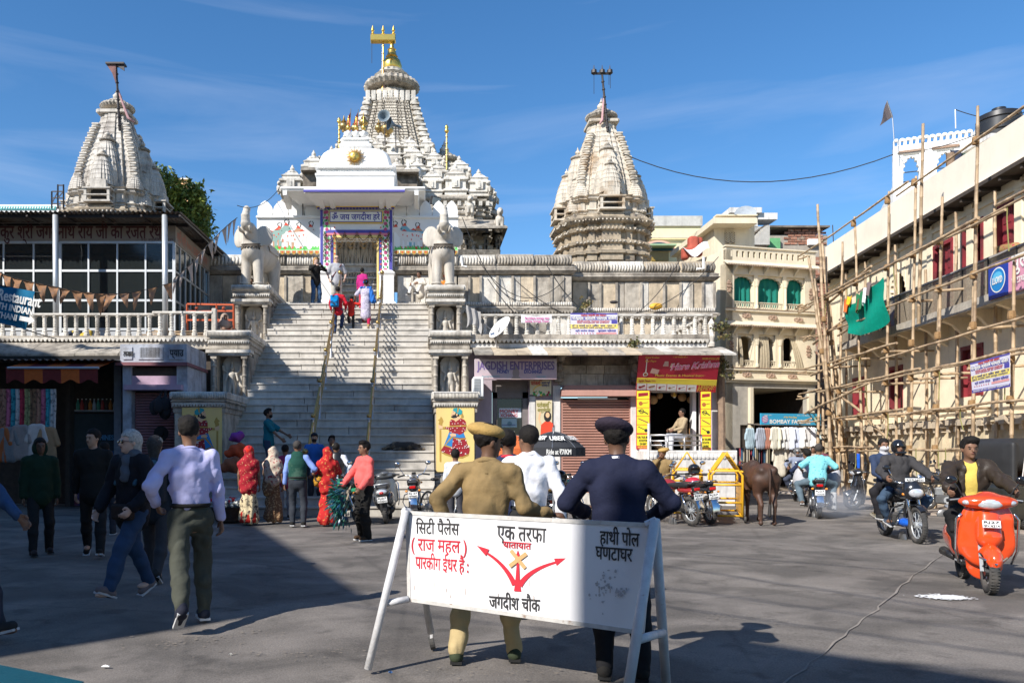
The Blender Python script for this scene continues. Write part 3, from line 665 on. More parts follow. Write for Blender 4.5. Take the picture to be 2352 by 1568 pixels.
text('PALACE',.13,FR(.72,20.0,wz(914,20)),BLK,o,bO=.006,wI=.5)
def elephant(x,y,z,lab,turn=0):
 t=tH('elephant_statue',lab,'statue',(x,y,z),R(turn),group='stone elephants beside the gate',world=False)
 P=[];t.scale=(.93,1,1)
 for sx in(1,-1):
  P+=[('c',(sx*.245,.03,.1),(sx*.2,.1,1.15),.15,.21,.06),('e',(sx*.245,-.02,.07),(.18,.19,.1),.03),('c',(sx*.24,1.55,.1),(sx*.22,1.5,1.1),.16,.27,.1),('e',(sx*.24,1.5,.07),(.18,.19,.1),.03)]
  P+=[('e',(sx*.47,.06,1.78),(.3,.045,.36),.02,Matrix.Rotation(sx*R(22),3,'Z')@Matrix.Rotation(sx*R(-14),3,'Y')),('e',(sx*.2,-.36,1.98),(.06,.06,.06),.02)]
 P+=[('e',(0,.85,1.32),(.47,1.0,.5),.1),('e',(0,0,1.3),(.34,.34,.38),.12),('e',(0,1.6,1.2),(.4,.35,.42),.1),('c',(0,.1,1.45),(0,-.15,1.8),.27,.25,.1),('e',(0,-.16,1.93),(.235,.27,.27),.05),('c',(0,-.3,1.95),(0,-.5,2.06),.2,.16,.08),('c',(0,-.5,2.06),(0,-.53,2.3),.16,.14,.06),('c',(0,-.53,2.3),(0,-.42,2.56),.14,.115,.05),('c',(0,-.42,2.56),(0,-.28,2.6),.11,.08,.04),('c',(0,-.25,1.72),(0,-.44,1.74),.13,.06,.05),('c',(0,1.93,1.3),(.05,2.02,.6),.05,.035,.03)]
 sO('body',P,ELEST,t,h=.03,fold=lambda x_,y_,z_:.006*np.sin(z_*48)*(z_>2.0)*(y_<-.3))
 for sx in(1,-1):
  MB().tube([(sx*.13,-.32,1.82),(sx*.19,-.52,1.84),(sx*.2,-.66,1.93)],[.055,.05,.035],8).mk('tusk',ELEST,t,smt=True)
  for yy in(.03,):MB().tube([(sx*.24+.17*math.cos(a),yy+.17*math.sin(a),.2)for a in np.linspace(0,6.28,13)[:-1]],.03,6,close=True).mk('anklet',ELEST,t,smt=True)
 b=MB()
 for zz,rr in((1.5,.33),(1.43,.35)):b.tube([(rr*math.cos(a),.0+rr*.95*math.sin(a)-.02,zz-.06*math.sin(-a))for a in np.linspace(0,6.28,21)[:-1]],.03,6,close=True)
 for i in range(9):a=math.pi*(1.1+.1*i);b.ell((.35*math.cos(a),.34*math.sin(a),1.34),.045,6,4)
 b.mk('necklace',STONED,t,smt=True)
 b=MB();b.slab(lambda u,v:(.49*math.sin((u-.5)*2.9),.55+v*.9,1.33+.5*math.cos((u-.5)*2.9)),10,4,(0,0,.03));b.mk('saddle_cloth',ELEST,t)
 return t
elephant(wx(578,26.6),26.6,T3z,'stone elephant with raised trunk on the left plinth',-10)
elephant(wx(1018,26.6),26.6,T3z,'stone elephant with raised trunk on the right plinth',2)
def wallsec(x0,x1,Y,lab,zb=4.7,toph=583,m=STONE,seed=1):
 q=random.Random(seed);t=tH('temple_wall',lab,'wall',((x0+x1)/2,Y,zb))
 z=lambda py:wz(py,29.3)+(0 if Y<29.5 else-.1)
 MB().box(x0,x1,Y+.12,Y+1.0,zb-.1,z(615)).mk('core',m,t)
 n=round((x1-x0)/1.25);w=(x1-x0)/n
 for i in range(n):
  dy=q.uniform(-.03,.03);mm=q.choice((SWh,STONE,STONE,STONEO));a=x0+i*w
  o=MB().box(a+.01,a+w-.01,Y+dy,Y+.9,z(611),z(584)+q.uniform(-.02,.01),bev=.02).mk('coping_block',mm,t)
  inst(LEAFW if mm is SWh else LEAF,'carved_leaves',o,(a+.03,Y+dy-.01,z(609)),scale=(w-.06,1,.93))
 b=MB();sweep(b,rect(x0,x1,Y,Y+1.0),[(.0,z(630)),(.06,z(628)),(.16,z(622)),(.1,z(619)),(.12,z(615)),(.02,z(611.5))]);b.mk('cornice',m,t)
 a=x0
 while a<x1-.05:
  w=min(q.choice((.3,.42,.5,.56,.62)),x1-a);mm=q.choice((STONE,STONE,SWh,STONEO))
  MB().box(a+.008,a+w-.008,Y+.02+q.uniform(0,.05),Y+.2,z(694),z(632),bev=.015).mk('slab',mm,t)
  if w>.4:
   MB().box(a+w-.05,a+w+.03,Y-.04,Y+.05,z(694),z(634)).mk('rib',STONE,t)
  a+=w
 b=MB();b.box(x0-.02,x1+.02,Y-.02,Y+.3,z(704),z(694.5));b.mk('base_course',SWh,t)
 band(t,x0,x1,Y-.03,z(703),LEAFS,'carved_teeth',1.0,1,1.2)
 b=MB();sweep(b,rect(x0,x1,Y-.06,Y+.4),[(0,z(716)),(.1,z(714)),(.14,z(709)),(.05,z(706)),(0,z(704.2))]);b.mk('string_course',m,t)
 band(t,x0,x1,Y-.2,z(722),SCAL,'scalloped_edge',1.5,1.5,1.1)
 a=x0;zr=[zb,zb+.55,zb+1.1,z(717)]
 for r_ in range(3):
  a=x0
  while a<x1-.05:
   w=min(q.uniform(.7,1.3),x1-a);MB().box(a+.008,a+w-.008,Y-.03+q.uniform(-.02,.02)-(.08 if r_==0 else 0),Y+.2,zr[r_]+.006,zr[r_+1]-.006,bev=.012).mk('block',q.choice((STONE,SWh,STONEO)),t);a+=w
 return t
GX0,GX1=wx(737,29.3),wx(903,29.3)
wallsec(wx(1052,29.3),wx(1314,29.3),29.3,'carved temple wall of upright slabs right of the right elephant',seed=2)
wallsec(wx(1316,29.9),wx(1643,29.9),29.95,'carved temple wall section at the far right end above the balustrade',seed=3)
wallsec(GX1+.15,wx(1050,29.3),29.3,'temple wall of upright slabs between gate and right elephant',seed=4)
wallsec(wx(585,29.3),GX0-.15,29.3,'temple wall of upright slabs between left elephant and gate',seed=5)
wallsec(wx(478,29.3),wx(584,29.3),29.3,'shaded temple wall between the glazed pavilion and left elephant',seed=6)
gt=tH('temple_gate','white gatehouse with curved roof, blue border and golden sun emblem','gatehouse',(wx(818,29.3),29.3,HT))
Yg=29.0
ox0,ox1=wx(770,Yg),wx(874,Yg);zt0=wz(547,Yg);zg=HT-.02;ze=wz(474,Yg)
PURP=flat('violet_blue',(.07,.06,.32));PMAG=flat('magenta',(.45,.05,.16));PGRN=flat('leaf_green',(.05,.35,.08));PPNK=flat('pink',(.7,.2,.25));PYEL=flat('yellow',(.8,.55,.08));PORG=flat('vermilion',(.65,.06,.02))
b=MB();b.box(GX0,ox0,Yg,Yg+.55,zg,ze);b.box(ox1,GX1,Yg,Yg+.55,zg,ze);b.box(ox0,ox1,Yg,Yg+.55,zt0,ze);b.mk('door_surround',WHITE,gt)
for i,(x,w,m)in enumerate(((GX0+.02,.09,PURP),(GX0+.14,.25,WHITE),(GX0+.42,.07,PURP),(ox0-.03-.02,.07,YEL))):
 for sgn in(0,1):
  xx=x if not sgn else GX0+GX1-x-w
  zz1=wz(483,Yg)if i==0 else(wz(530,Yg)if i<3 else wz(538,Yg))
  MB().box(xx,xx+w,Yg-.03-.012*i,Yg,HT+.5,zz1).mk('border_band',m,gt)
for sgn in(0,1):
 fl=[];lf=[]
 for i in range(16):
  z_=HT+.7+i*.21;x=GX0+.265;x=x if not sgn else GX0+GX1-x
  for j in range(4):a=j*1.57+i;fl.append(circ(x+.035*math.cos(a),z_+.035*math.sin(a),.035,7))
  lf+=[circ(x-.07,z_+.1,.03,6,.05),circ(x+.07,z_+.1,.03,6,.05)]
 M0=FR(0,Yg-.045,0);fP(fl,M0,PMAG,gt,'painted_flowers',.002)['kind']='stuff';fP(lf,M0,PGRN,gt,'painted_leaves',.002)['kind']='stuff'
 fl=[];x=ox0-.015 if not sgn else ox1+.015
 for i in range(17):fl.append(circ(x,HT+.6+i*.19,.032,6))
 fP(fl,FR(0,Yg-.07,0),PORG,gt,'painted_flowers',.003)['kind']='stuff'
MB().box(ox0-.35,ox1+.35,Yg-.06,Yg,wz(536,Yg),wz(529,Yg)).mk('border_band',PURP,gt)
MB().box(ox0-.3,ox1+.3,Yg-.075,Yg,wz(541,Yg),wz(536.5,Yg)).mk('border_band',PPNK,gt)
MB().box(ox0-.1,ox1+.1,Yg-.09,Yg,wz(547,Yg),wz(541.5,Yg)).mk('border_band',YEL,gt)
for x in(GX0-.06,GX1-.5):
 b=MB();sweep(b,rect(x,x+.56,Yg-.3,Yg+.1),[(.06,HT),(.06,HT+.3),(0,HT+.34),(-.02,HT+.4),(-.02,HT+1.3),(.03,HT+1.38),(-.1,HT+1.5)]);b.mk('pedestal',WHITE,gt)
s_=tH('inscription_board','white board lettered in violet Devanagari above the temple doorway','sign',(wx(818,Yg),Yg-.1,wz(513,Yg)))
MB().box(wx(756,Yg),wx(880,Yg),Yg-.1,Yg-.005,wz(513.5,Yg),wz(486.5,Yg)).mk('frame',PYEL,s_)
MB().box(wx(758,Yg),wx(878,Yg),Yg-.115,Yg-.095,wz(512,Yg),wz(488,Yg)).mk('board',PURP,s_)
MB().box(wx(760,Yg),wx(876,Yg),Yg-.122,Yg-.112,wz(510.7,Yg),wz(489.3,Yg)).mk('panel',PWHT,s_)
text('ॐ जय जगदीश हरे',.3,FR(wx(763,Yg),Yg-.122,wz(507,Yg)),PURP,s_,bO=.012,wI=wx(873,Yg)-wx(763,Yg))
for sg in(0,1):
 X=lambda x:wx(x if not sg else 1638-x,Yg);Z=lambda y:wz(y,Yg);M0=FR(0,Yg,0)
 fP([stroke([(X(744),Z(520)),(X(742),Z(505)),(X(747),Z(490))],.02),circ(X(750),Z(506),.04,8),circ(X(750),Z(517),.045,8,.07),circ(X(743),Z(512),.03,8,.05)],M0,PGRN,gt,'painted_stem',.003)
 fP([[(X(747)+.1*math.cos(a)*(1 if k%2 else .45),Z(488)+.1*math.sin(a)*(1 if k%2 else .45))for k,a in enumerate(np.linspace(0,6.28,15)[:-1])],circ(X(744),Z(500),.04,8)],M0,PMAG,gt,'painted_lotus',.004)
X=lambda x:wx(x,Yg);Z=lambda y:wz(y,Yg);M0=FR(0,Yg,0)
arch=[(X(775),Z(474))]+[(X(775+86*i/16),Z(463-8*math.sin(math.pi*i/16)-1.2*abs(math.sin(i*1.57))))for i in range(17)]+[(X(861),Z(474))]
fP([stroke(arch,.02)],M0,PRED,gt,'painted_arch',.002)
fP([circ(X(818),Z(461),.1,12),[(X(810),Z(472)),(X(826),Z(472)),(X(822),Z(460)),(X(814),Z(460))]]+[[(X(x-2.5*s),Z(474)),(X(x+2.5*s),Z(474)),(X(x),Z(461+4*(1-s)))]for x,s in((785,.8),(799,1.3),(837,1.3),(852,.8))],M0,PRED,gt,'painted_figures',.003)
fP([[(X(808),Z(475)),(X(828),Z(475)),(X(825),Z(470)),(X(811),Z(470))]],M0,PYEL,gt,'painted_throne',.005)
fP([circ(X(818),Z(457),.07,10)]+[circ(X(x),Z(460.5+(1-s)*4),.035,8)for x,s in((799,1),(837,1),(785,.5),(852,.5))],M0,PGRN,gt,'painted_heads',.005)
b=MB()
for i in range(24):x=X(728)+(X(906)-X(728))*(i+.5)/24;b.prism([(x+.055*math.cos(a),Z(478.5)-.06*math.sin(a))for a in np.linspace(0,math.pi,6)],lambda u,v,d:(u,d,v),Yg-.12,Yg-.06)
b.mk('blue_fringe',PURP,gt)
MB().box(X(727),X(907),Yg-.13,Yg+.02,Z(478.4),Z(475)).mk('fringe_rail',PYEL,gt)
zE=wz(434,27.7)
b=MB();b.box(wx(644,28.0),wx(977,28.0),28.0,31.2,wz(434,28),wz(428.5,28),bev=.02);b.mk('roof_slab',WHITE,gt)
def chh(x0,x1,xi0,xi1,yf,yb,zf,zb,th,m,nm):
 b=MB();b.add([(x0,yf,zf-th),(x1,yf,zf-th),(xi1,yb,zb-th),(xi0,yb,zb-th),(x0,yf,zf),(x1,yf,zf),(xi1,yb,zb),(xi0,yb,zb)],[(3,2,1,0),(4,5,6,7),(0,1,5,4),(1,2,6,5),(2,3,7,6),(3,0,4,7)]);return b.mk(nm,m,gt)
chh(wx(697,27.7),wx(930,27.7),wx(697,27.7),wx(930,27.7),27.7,28.02,wz(436,27.7),wz(430,28),.06,WHITE,'eave')
chh(wx(699,27.75),wx(928,27.75),wx(730,29),wx(905,29),27.75,29.0,wz(441,27.75),wz(474,29),.05,WHITE,'eave_soffit')
MB().box(wx(697,27.68),wx(930,27.68),27.66,27.7,wz(441,27.68),wz(436,27.68)).mk('blue_edge',PURP,gt)
chh(wx(649,28.05),wx(696,28.05),wx(690,29.2),wx(726,29.2),28.05,29.2,wz(434.5,28.05),wz(470,29.2),.05,WHITE,'eave_soffit')
chh(wx(931,28.05),wx(975,28.05),wx(909,29.2),wx(945,29.2),28.05,29.2,wz(434.5,28.05),wz(470,29.2),.05,WHITE,'eave_soffit')
for px in(742,766,877,893,665,957):
 x0=wx(px,29);b=MB()
 b.loft([[(x0+dx*w,yy,zz)for dx in(-1,1)for zz in((za,zb)if dx<0 else(zb,za))]for yy,za,zb,w in((28.95,wz(482,29),wz(452,29),.09),(28.5,wz(470,28.6),wz(446,28.6),.08),(28.0,wz(450,28.1),wz(440,28.1),.07))]);b.mk('bracket',WHITE,gt)
Yr=28.25;X=lambda x:wx(x,Yr);Z=lambda y:wz(y,Yr)
b=MB();sweep(b,rect(X(727),X(905),Yr,Yr+2.6),[(0,Z(428)),(0,Z(405)),(.05,Z(403)),(.05,Z(399)),(-.02,Z(397)),(-.02,Z(388)),(.05,Z(386)),(.07,Z(383)),(0,Z(381))]);b.mk('roof_parapet',WHITE,gt)
b=MB()
for i in range(44):x=X(729)+(X(903)-X(729))*(i+.5)/44;b.ell((x,Yr-.06,Z(385)),(.035,.03,.05),6,4)
for i in range(14):
 x=X(733)+(X(899)-X(733))*(i+.5)/14
 for dx,dz in((0,.05),(0,-.05),(.05,0),(-.05,0)):b.ell((x+dx,Yr+.01,Z(392.5)+dz),(.028,.02,.028),5,3)
b.mk('bead_moulding',WHITE,gt,smt=True,kind='stuff')
x0,x1=X(728),X(903);hz=Z(337)-Z(381)
pr=[]
for i in range(25):
 u=i/24*2-1;pr.append((x0+(x1-x0)*(u+1)/2,hz*(1-abs(u)**5.0)**(1/1.8)))
b=MB();rings=[]
for k_,(yy,s_)in enumerate(((0,.9),(.12,.98),(.4,1),(2.2,1),(2.5,.98),(2.6,.9))):
 rings.append([((x-(x0+x1)/2)*s_+(x0+x1)/2,Yr+yy,Z(381)+h*s_)for x,h in pr]+[(x1,Yr+yy,Z(381)-.01),(x0,Yr+yy,Z(381)-.01)])
b.loft(rings);b.mk('curved_roof',WHITE,gt,smt=35)
Yc=Yr+.9;b=MB();sweep(b,rect(wx(783,Yc),wx(849,Yc),Yc,Yc+.8),[(.05,wz(337,Yc)),(.08,wz(334,Yc)),(-.02,wz(328,Yc)),(-.14,wz(320,Yc)),(-.04,wz(318,Yc)),(-.04,wz(315,Yc)),(-.15,wz(313,Yc))]);b.mk('roof_crest',WHITE,gt)
b=MB()
for i in range(9):x=wx(783,Yc)+(wx(849,Yc)-wx(783,Yc))*(i+.5)/9;b.ell((x,Yc-.02,wz(331,Yc)),(.05,.04,.1),6,4)
b.mk('crest_petals',WHITE,gt,smt=True)
for px,py in((800,313),(818,313),(835,313)):
 x,y,z=at(px,py,Yc+.4);o=MB().lA([(.1,-.02),(.17,.06),(.17,.12),(.05,.17),(.04,.22)],(x,y,z),10).mk('crest_bulb',WHITE,gt,smt=40)
 MB().lA([(.04,.2),(.09,.28),(.08,.36),(.03,.42),(.05,.46),(.02,.52),(.008,.75)],(x,y,z),10).mk('finial',GOLD,o,smt=40)
sx,sy,sz=at(814.5,359,Yr-.08)
sn=tH('sun_emblem','round golden sun face with pointed rays on the white gate roof','emblem',(sx,sy,sz))
b=MB()
for i in range(28):
 a=i*2*math.pi/28;r1=.4 if i%2 else .31;w=.035
 b.add([(sx+.16*math.cos(a-.12),sy,sz+.16*math.sin(a-.12)),(sx+.16*math.cos(a+.12),sy,sz+.16*math.sin(a+.12)),(sx+r1*math.cos(a),sy+.03,sz+r1*math.sin(a)),(sx+.16*math.cos(a),sy-.04,sz+.16*math.sin(a)),(sx+.14*math.cos(a),sy+.05,sz+.14*math.sin(a))],[(0,3,2),(3,1,2),(0,2,4),(1,4,2),(0,4,3),(1,3,4)])
b.mk('rays',GOLD,sn)
b=MB().ell((sx,sy,sz),(.175,.06,.175),16,10);b.ell((sx,sy-.075,sz-.02),(.02,.03,.05),6,4);b.mk('face',GOLD,sn,smt=True)
b=MB();[b.ell((sx+q*.06,sy-.065,sz+.04),(.022,.01,.01),6,4)for q in(1,-1)];b.ell((sx,sy-.06,sz-.08),(.04,.01,.01),6,4);b.mk('features',ORN,sn)
for px,h,lb in((803,250,'left red pennant on the gate roof crest'),(820,252,'right red pennant on the gate roof crest')):
 x,y,z=at(px,300,Yc+.4);f=tH('pennant',lb,'flag',(x,y,z-.2),group='red pennants on the gate roof')
 MB().tube([(x,y,z-.2),(x+.05,y,wz(h,Yc+.4))],.012,5).mk('staff',BRASS,f)
 MB().slab(lambda u,v:(x+.04-u*.14*math.sin(v*3.1)-.02*v,y-.03*math.sin(u*3+v*5),z-.1+v*.8*(1-.1*u)),4,8,(0,.006,0)).mk('cloth',cH('dusty_red',(.45,.1,.08)),f,smt=True)
for px,y0_,y1_ in((779,340,270),(1026,390,286)):
 x,y,z=at(px,y0_,31);h=wz(y1_,31)-z;f=tH('gilded_staff','gilded ringed staff '+('left of the gate dome' if px<800 else 'on the temple roof at right, against the sky'),'staff',(x,y,z),group='gilded staffs on the temple')
 MB().lA([(.03,0),(.03,h*.8)],(x,y,z),8).mk('pole',GOLD,f)
 MB().lA([(.04,h*.8),(.1,h*.86),(.04,h*.9),(.08,h*.93),(.01,h)],(x,y,z),8).mk('finial',GOLD,f,smt=True)
 for i in range(5):MB().lA([(.045,0),(.05,.03),(.045,.05)],(x,y,z+h*(.15+.14*i)),8).mk('ring',BRASS,f)
def merlon_wall(xa,xb,lab,cows,flip):
 t=tH('painted_wall',lab,'wall',((xa+xb)/2,29.25,wz(587,29.25)));Yw=29.2;Zw=lambda y:wz(y,Yw)
 MB().box(xa,xb,Yw,Yw+.35,Zw(584),Zw(502)).mk('wall',WHITE,t)
 MB().box(xa-.02,xb+.02,Yw-.08,Yw+.4,Zw(502),Zw(496),bev=.02).mk('cap',WHITE,t)
 MB().box(xa,xb,Yw-.06,Yw-.002,Zw(582),Zw(575.5)).mk('base_band',WHITE,t)
 n=round((xb-xa)/.52);w=(xb-xa)/n
 for i in range(n):
  c=xa+(i+.5)*w;P=[(-w*.45,0),(w*.45,0),(w*.49,.18),(w*.42,.36),(w*.22,.5),(0,.58),(-w*.22,.5),(-w*.42,.36),(-w*.49,.18)]
  MB().prism([(c+u,Zw(496)+v)for u,v in P],lambda u,v,d:(u,d,v),Yw+.05,Yw+.3).mk('merlon',WHITE,t)
 M0=FR(0,Yw,0)
 n=int((xb-xa)/.2);fP([[(xa+(i+.08)*(xb-xa)/n,Zw(576.5)),(xa+(i+.92)*(xb-xa)/n,Zw(576.5)),(xa+(i+.92)*(xb-xa)/n,Zw(582)),(xa+(i+.5)*(xb-xa)/n,Zw(586.5)),(xa+(i+.08)*(xb-xa)/n,Zw(582))][::-1]for i in range(n)],FR(0,Yw-.062,0),POCH,t,'leaf_border',.003)
 fP([circ(xa+(i+.5)*(xb-xa)/n,Zw(580),.035,6)for i in range(n)],FR(0,Yw-.062,0),PORG,t,'leaf_hearts',.005)
 q=random.Random(2);G=[]
 for i in range(70):
  x=q.uniform(xa+.05,xb-.05);hgt=q.uniform(.06,.2);G.append([(x-.06,Zw(575)),(x+.06,Zw(575)),(x+q.uniform(-.04,.04),Zw(575)+hgt)])
 fP(G+[[(xa,Zw(575.4)),(xb,Zw(575.4)),(xb,Zw(573)),(xa,Zw(573))]],M0,flat('grass_green',(.12,.5,.1)),t,'painted_grass',.002)
 for(cx_,sc,m,dr,dd)in cows:
  f=lambda P:[(cx_+x*sc*dr,Zw(574)+y*sc)for x,y in P][::dr]
  body=[(-.45,.55),(-.5,.42),(-.42,.3),(-.1,.26),(.2,.3),(.38,.45),(.5,.62),(.62,.6),(.68,.68),(.6,.78),(.5,.83),(.42,.78),(.3,.66),(0,.62),(-.3,.63)]
  legs=[[(x-.045,.4),(x-.03,.02),(x+.04,.02),(x+.06,.4)]for x in(-.4,-.22,.15,.3)]
  fP([f(P)for P in[body]+legs+[[(-.48,.55),(-.56,.3),(-.52,.3),(-.44,.5)]]],M0,m,t,'painted_cow',.004+dd)
  fP([f([(x-.035,.11),(x-.03,.0),(x+.045,.0),(x+.04,.11)])for x in(-.4,-.22,.15,.3)]+[f(circ(x,y,.02,7,.032))for x,y in((-.3,.48),(-.1,.5),(.1,.48),(-.05,.36),(.25,.52))]+[f([(.42,.8),(.58,.79),(.5,.9)]),f([(.1,.64),(.3,.66),(.2,.72)])],M0,PORG,t,'painted_dressing',.007+dd)
  fP([f(stroke([(.48,.82),(.44,.95),(.52,1.0)],.03)),f(stroke([(.56,.81),(.6,.93),(.56,1.0)],.03)),f(circ(.6,.7,.018,6))],M0,PBLK,t,'painted_horns',.009+dd)
 return t
CG=flat('grey_green',(.25,.38,.33));CW=flat('cow_white',(.72,.68,.62));CT=flat('cow_tan',(.5,.28,.17));CB=flat('cow_blue',(.2,.42,.5))
merlon_wall(wx(590,29.2),GX0-.02,'white wall left of the gate with painted green and white cows',[(-5.75,1.0,CT,1,-.003),(-5.05,1.0,CT,1,-.003),(-5.55,1.12,CG,1,0),(-4.62,1.05,CW,1,.002)],1)
merlon_wall(GX1+.02,wx(1052,29.2),'white wall right of the gate with painted white and brown cows',[(.35,1.0,CT,-1,-.003),(-.1,1.1,CB,-1,0),(-.45,1.05,CW,-1,.002)],-1)
b=MB();q=random.Random(9)
gy=Yg-.1;pts0=[wx(x,gy)for x in(745,768,792,820,850,872,893)]
for lv in range(3):
 for a,c in zip(pts0,pts0[1:]):
  for i in range(16):
   u=i/15;z_=wz(534,gy)-(.28+.16*lv)*4*u*(1-u)*q.uniform(.95,1.05);b.ell((a*(1-u)+c*u,gy-.02*lv,z_),.022,5,3)
for x in(pts0[0],pts0[-1]):
 for i in range(20):b.ell((x+q.uniform(-.02,.02),gy,wz(534,gy)-.05*i),.025,5,3)
tag(b.mk('marigold_garland',mat('marigold_dry',(.13,.075,.018),r=.9,var=.4,sc=30)),kind='stuff',label='dried marigold garlands swagged across the top of the temple doorway',cat='garland')
cw=tH('carved_shrine_front','carved marble wall with rows of dancing figures seen through the gate','carved wall',(wx(822,30.3),30.3,HT))
Yi=30.3
MB().box(wx(740,Yi),wx(905,Yi),Yi,Yi+.5,HT-.5,wz(500,Yi)).mk('wall',WHITED,cw)
for i in range(11):
 s_=1.02;inst(FIGS[i%3],'figure',cw,(wx(776+i*9.6,Yi),Yi-.1,wz(607,Yi)),scale=(.82,1.2,.98))
for py,h in((612,.1),(628,.05),(642,.07),(657,.05),(672,.07),(547,.08)):
 MB().box(wx(755,Yi),wx(890,Yi),Yi-.16,Yi,wz(py,Yi),wz(py,Yi)+h,bev=.02).mk('moulding',WHITED,cw)
for py,n in((639,18),(655,12),(694,10)):
 for i in range(n):inst(FIGS[i%3],'small_figure',cw,(wx(772+i*104/n,Yi),Yi-.08,wz(py,Yi)),scale=(.28,.6,.22))
def ratha(step=((1,.24),(.9,.24),(.9,.3),(.93,.3),(.93,.5),(.8,.5),(.8,.56),(.83,.56),(.83,.7),(.76,.7),(.76,.76))):
 """stepped plan of a shrine tower, unit half width, counter-clockwise"""
 q=list(step)
 full=q+[(y,x)for x,y in reversed(q[:-1])]
 out=[]
 for k in range(4):
  c,s_=[(1,0),(0,1),(-1,0),(0,-1)][k]
  out+=[(x*c-y*s_,x*s_+y*c)for x,y in full]
 pts=[]
 for k in range(4):
  c,s_=[(1,0),(0,1),(-1,0),(0,-1)][k]
  half=[(x,-y)for x,y in reversed(q)]+[(x,y)for x,y in q]
  pts+=[(x*c-y*s_,x*s_+y*c)for x,y in half]
 res=[]
 for p in pts:
  if not res or math.hypot(p[0]-res[-1][0],p[1]-res[-1][1])>1e-4:res.append(p)
 if math.hypot(res[0][0]-res[-1][0],res[0][1]-res[-1][1])<1e-4:res.pop()
 return res
RAT=ratha()
def curve_at(prof,t):
 for(z0,w0),(z1,w1)in zip(prof,prof[1:]):
  if t<=z1:u=(t-z0)/(z1-z0);return w0+(w1-w0)*u
 return prof[-1][1]
def smoothprof(prof,n):
 zs=np.linspace(prof[0][0],prof[-1][0],n*4);ws=np.interp(zs,[p[0]for p in prof],[p[1]for p in prof])
 k=max(3,n//3)|1;pad=np.pad(ws,k//2,mode='edge');ws2=np.convolve(pad,np.ones(k)/k,'valid');ws2[0]=ws[0];ws2[-1]=ws[-1]
 return list(zip(zs,ws2))
def spire(b,cx,cy,prof,courses,groove=.03,plan=RAT):
 """curved stepped tower body with a recessed joint between courses"""
 z0,z1=prof[0][0],prof[-1][0];P=smoothprof(prof,12);rings=[]
 for i in range(courses):
  a=z0+(z1-z0)*i/courses;c=z0+(z1-z0)*(i+1)/courses;wa=np.interp(a,[p[0]for p in P],[p[1]for p in P]);wc=np.interp(c,[p[0]for p in P],[p[1]for p in P])
  g=(c-a)*.14
  for z,w in((a+g,wa),(c-g,wc+.0),(c-g*.8,wc-groove),(c+g*.8,wc-groove)):rings.append((z,w))
 b.loft([[(cx+x*w,cy+y*w,z)for x,y in plan]for z,w in rings])
def amalaka(b,x,y,z,r,n=28):
 b.lA([(r*.62,-r*.3),(r*.62,-r*.06),(r*.9,0),(r,r*.12),(r*.93,r*.26),(r*.7,r*.32),(r*.55,r*.34),(r*.62,r*.42),(r*.45,r*.56),(r*.2,r*.62)],(x,y,z),n*2,rib=.035)
def kalash(b,x,y,z,r):
 b.lA([(r*.5,0),(r*.4,r*.2),(r*1.0,r*.7),(r*1.05,r*1.2),(r*.6,r*1.7),(r*.35,r*1.85),(r*.6,r*2.0),(r*.3,r*2.25),(r*.12,r*2.9),(.005,r*3.3)],(x,y,z),14)
def turret(me=None):
 """little roof shrine: stacked mouldings, ribbed cushion and finial, 1 m wide"""
 b=MB();P=rect(-.42,.42,-.42,.42)
 sweep(b,P,[(0,0),(0,.12),(.06,.15),(.06,.2),(0,.24),(-.03,.26),(-.03,.5),(.05,.54),(.05,.6),(-.06,.66),(-.06,.72),(-.02,.75),(-.14,.82),(-.2,.9)])
 b.lA([(.2,.88),(.24,.92),(.2,.98),(.06,1.0),(.1,1.08),(.02,1.22)],(0,0,0),10)
 for sx,sy in((0,-1),(1,0),(-1,0)):
  b.box(*((-.16,.16,-.5,-.4)if sy else((.4,.5,-.16,.16)if sx>0 else(-.5,-.4,-.16,.16))),.26,.56)
  if sy:b.box(-.05,.05,-.53,-.49,.3,.5)
 return b.mesh('roof_turret',SWh)
TUR=turret()
def lion_prims():
 return[('e',(0,0,.22),(.13,.24,.13),.04),('e',(0,-.2,.42),(.1,.1,.12),.05),('c',(.07,-.16,.02),(.07,-.14,.25),.05,.07,.03),('c',(-.07,-.16,.02),(-.07,-.14,.25),.05,.07,.03),('c',(.08,.18,.02),(.07,.15,.22),.06,.09,.03),('c',(-.08,.18,.02),(-.07,.15,.22),.06,.09,.03),('e',(0,-.3,.4),(.05,.06,.05),.03)]
_o=sO('lion',lion_prims(),ELEST,h=.03);LION=_o.data;bpy.data.objects.remove(_o)
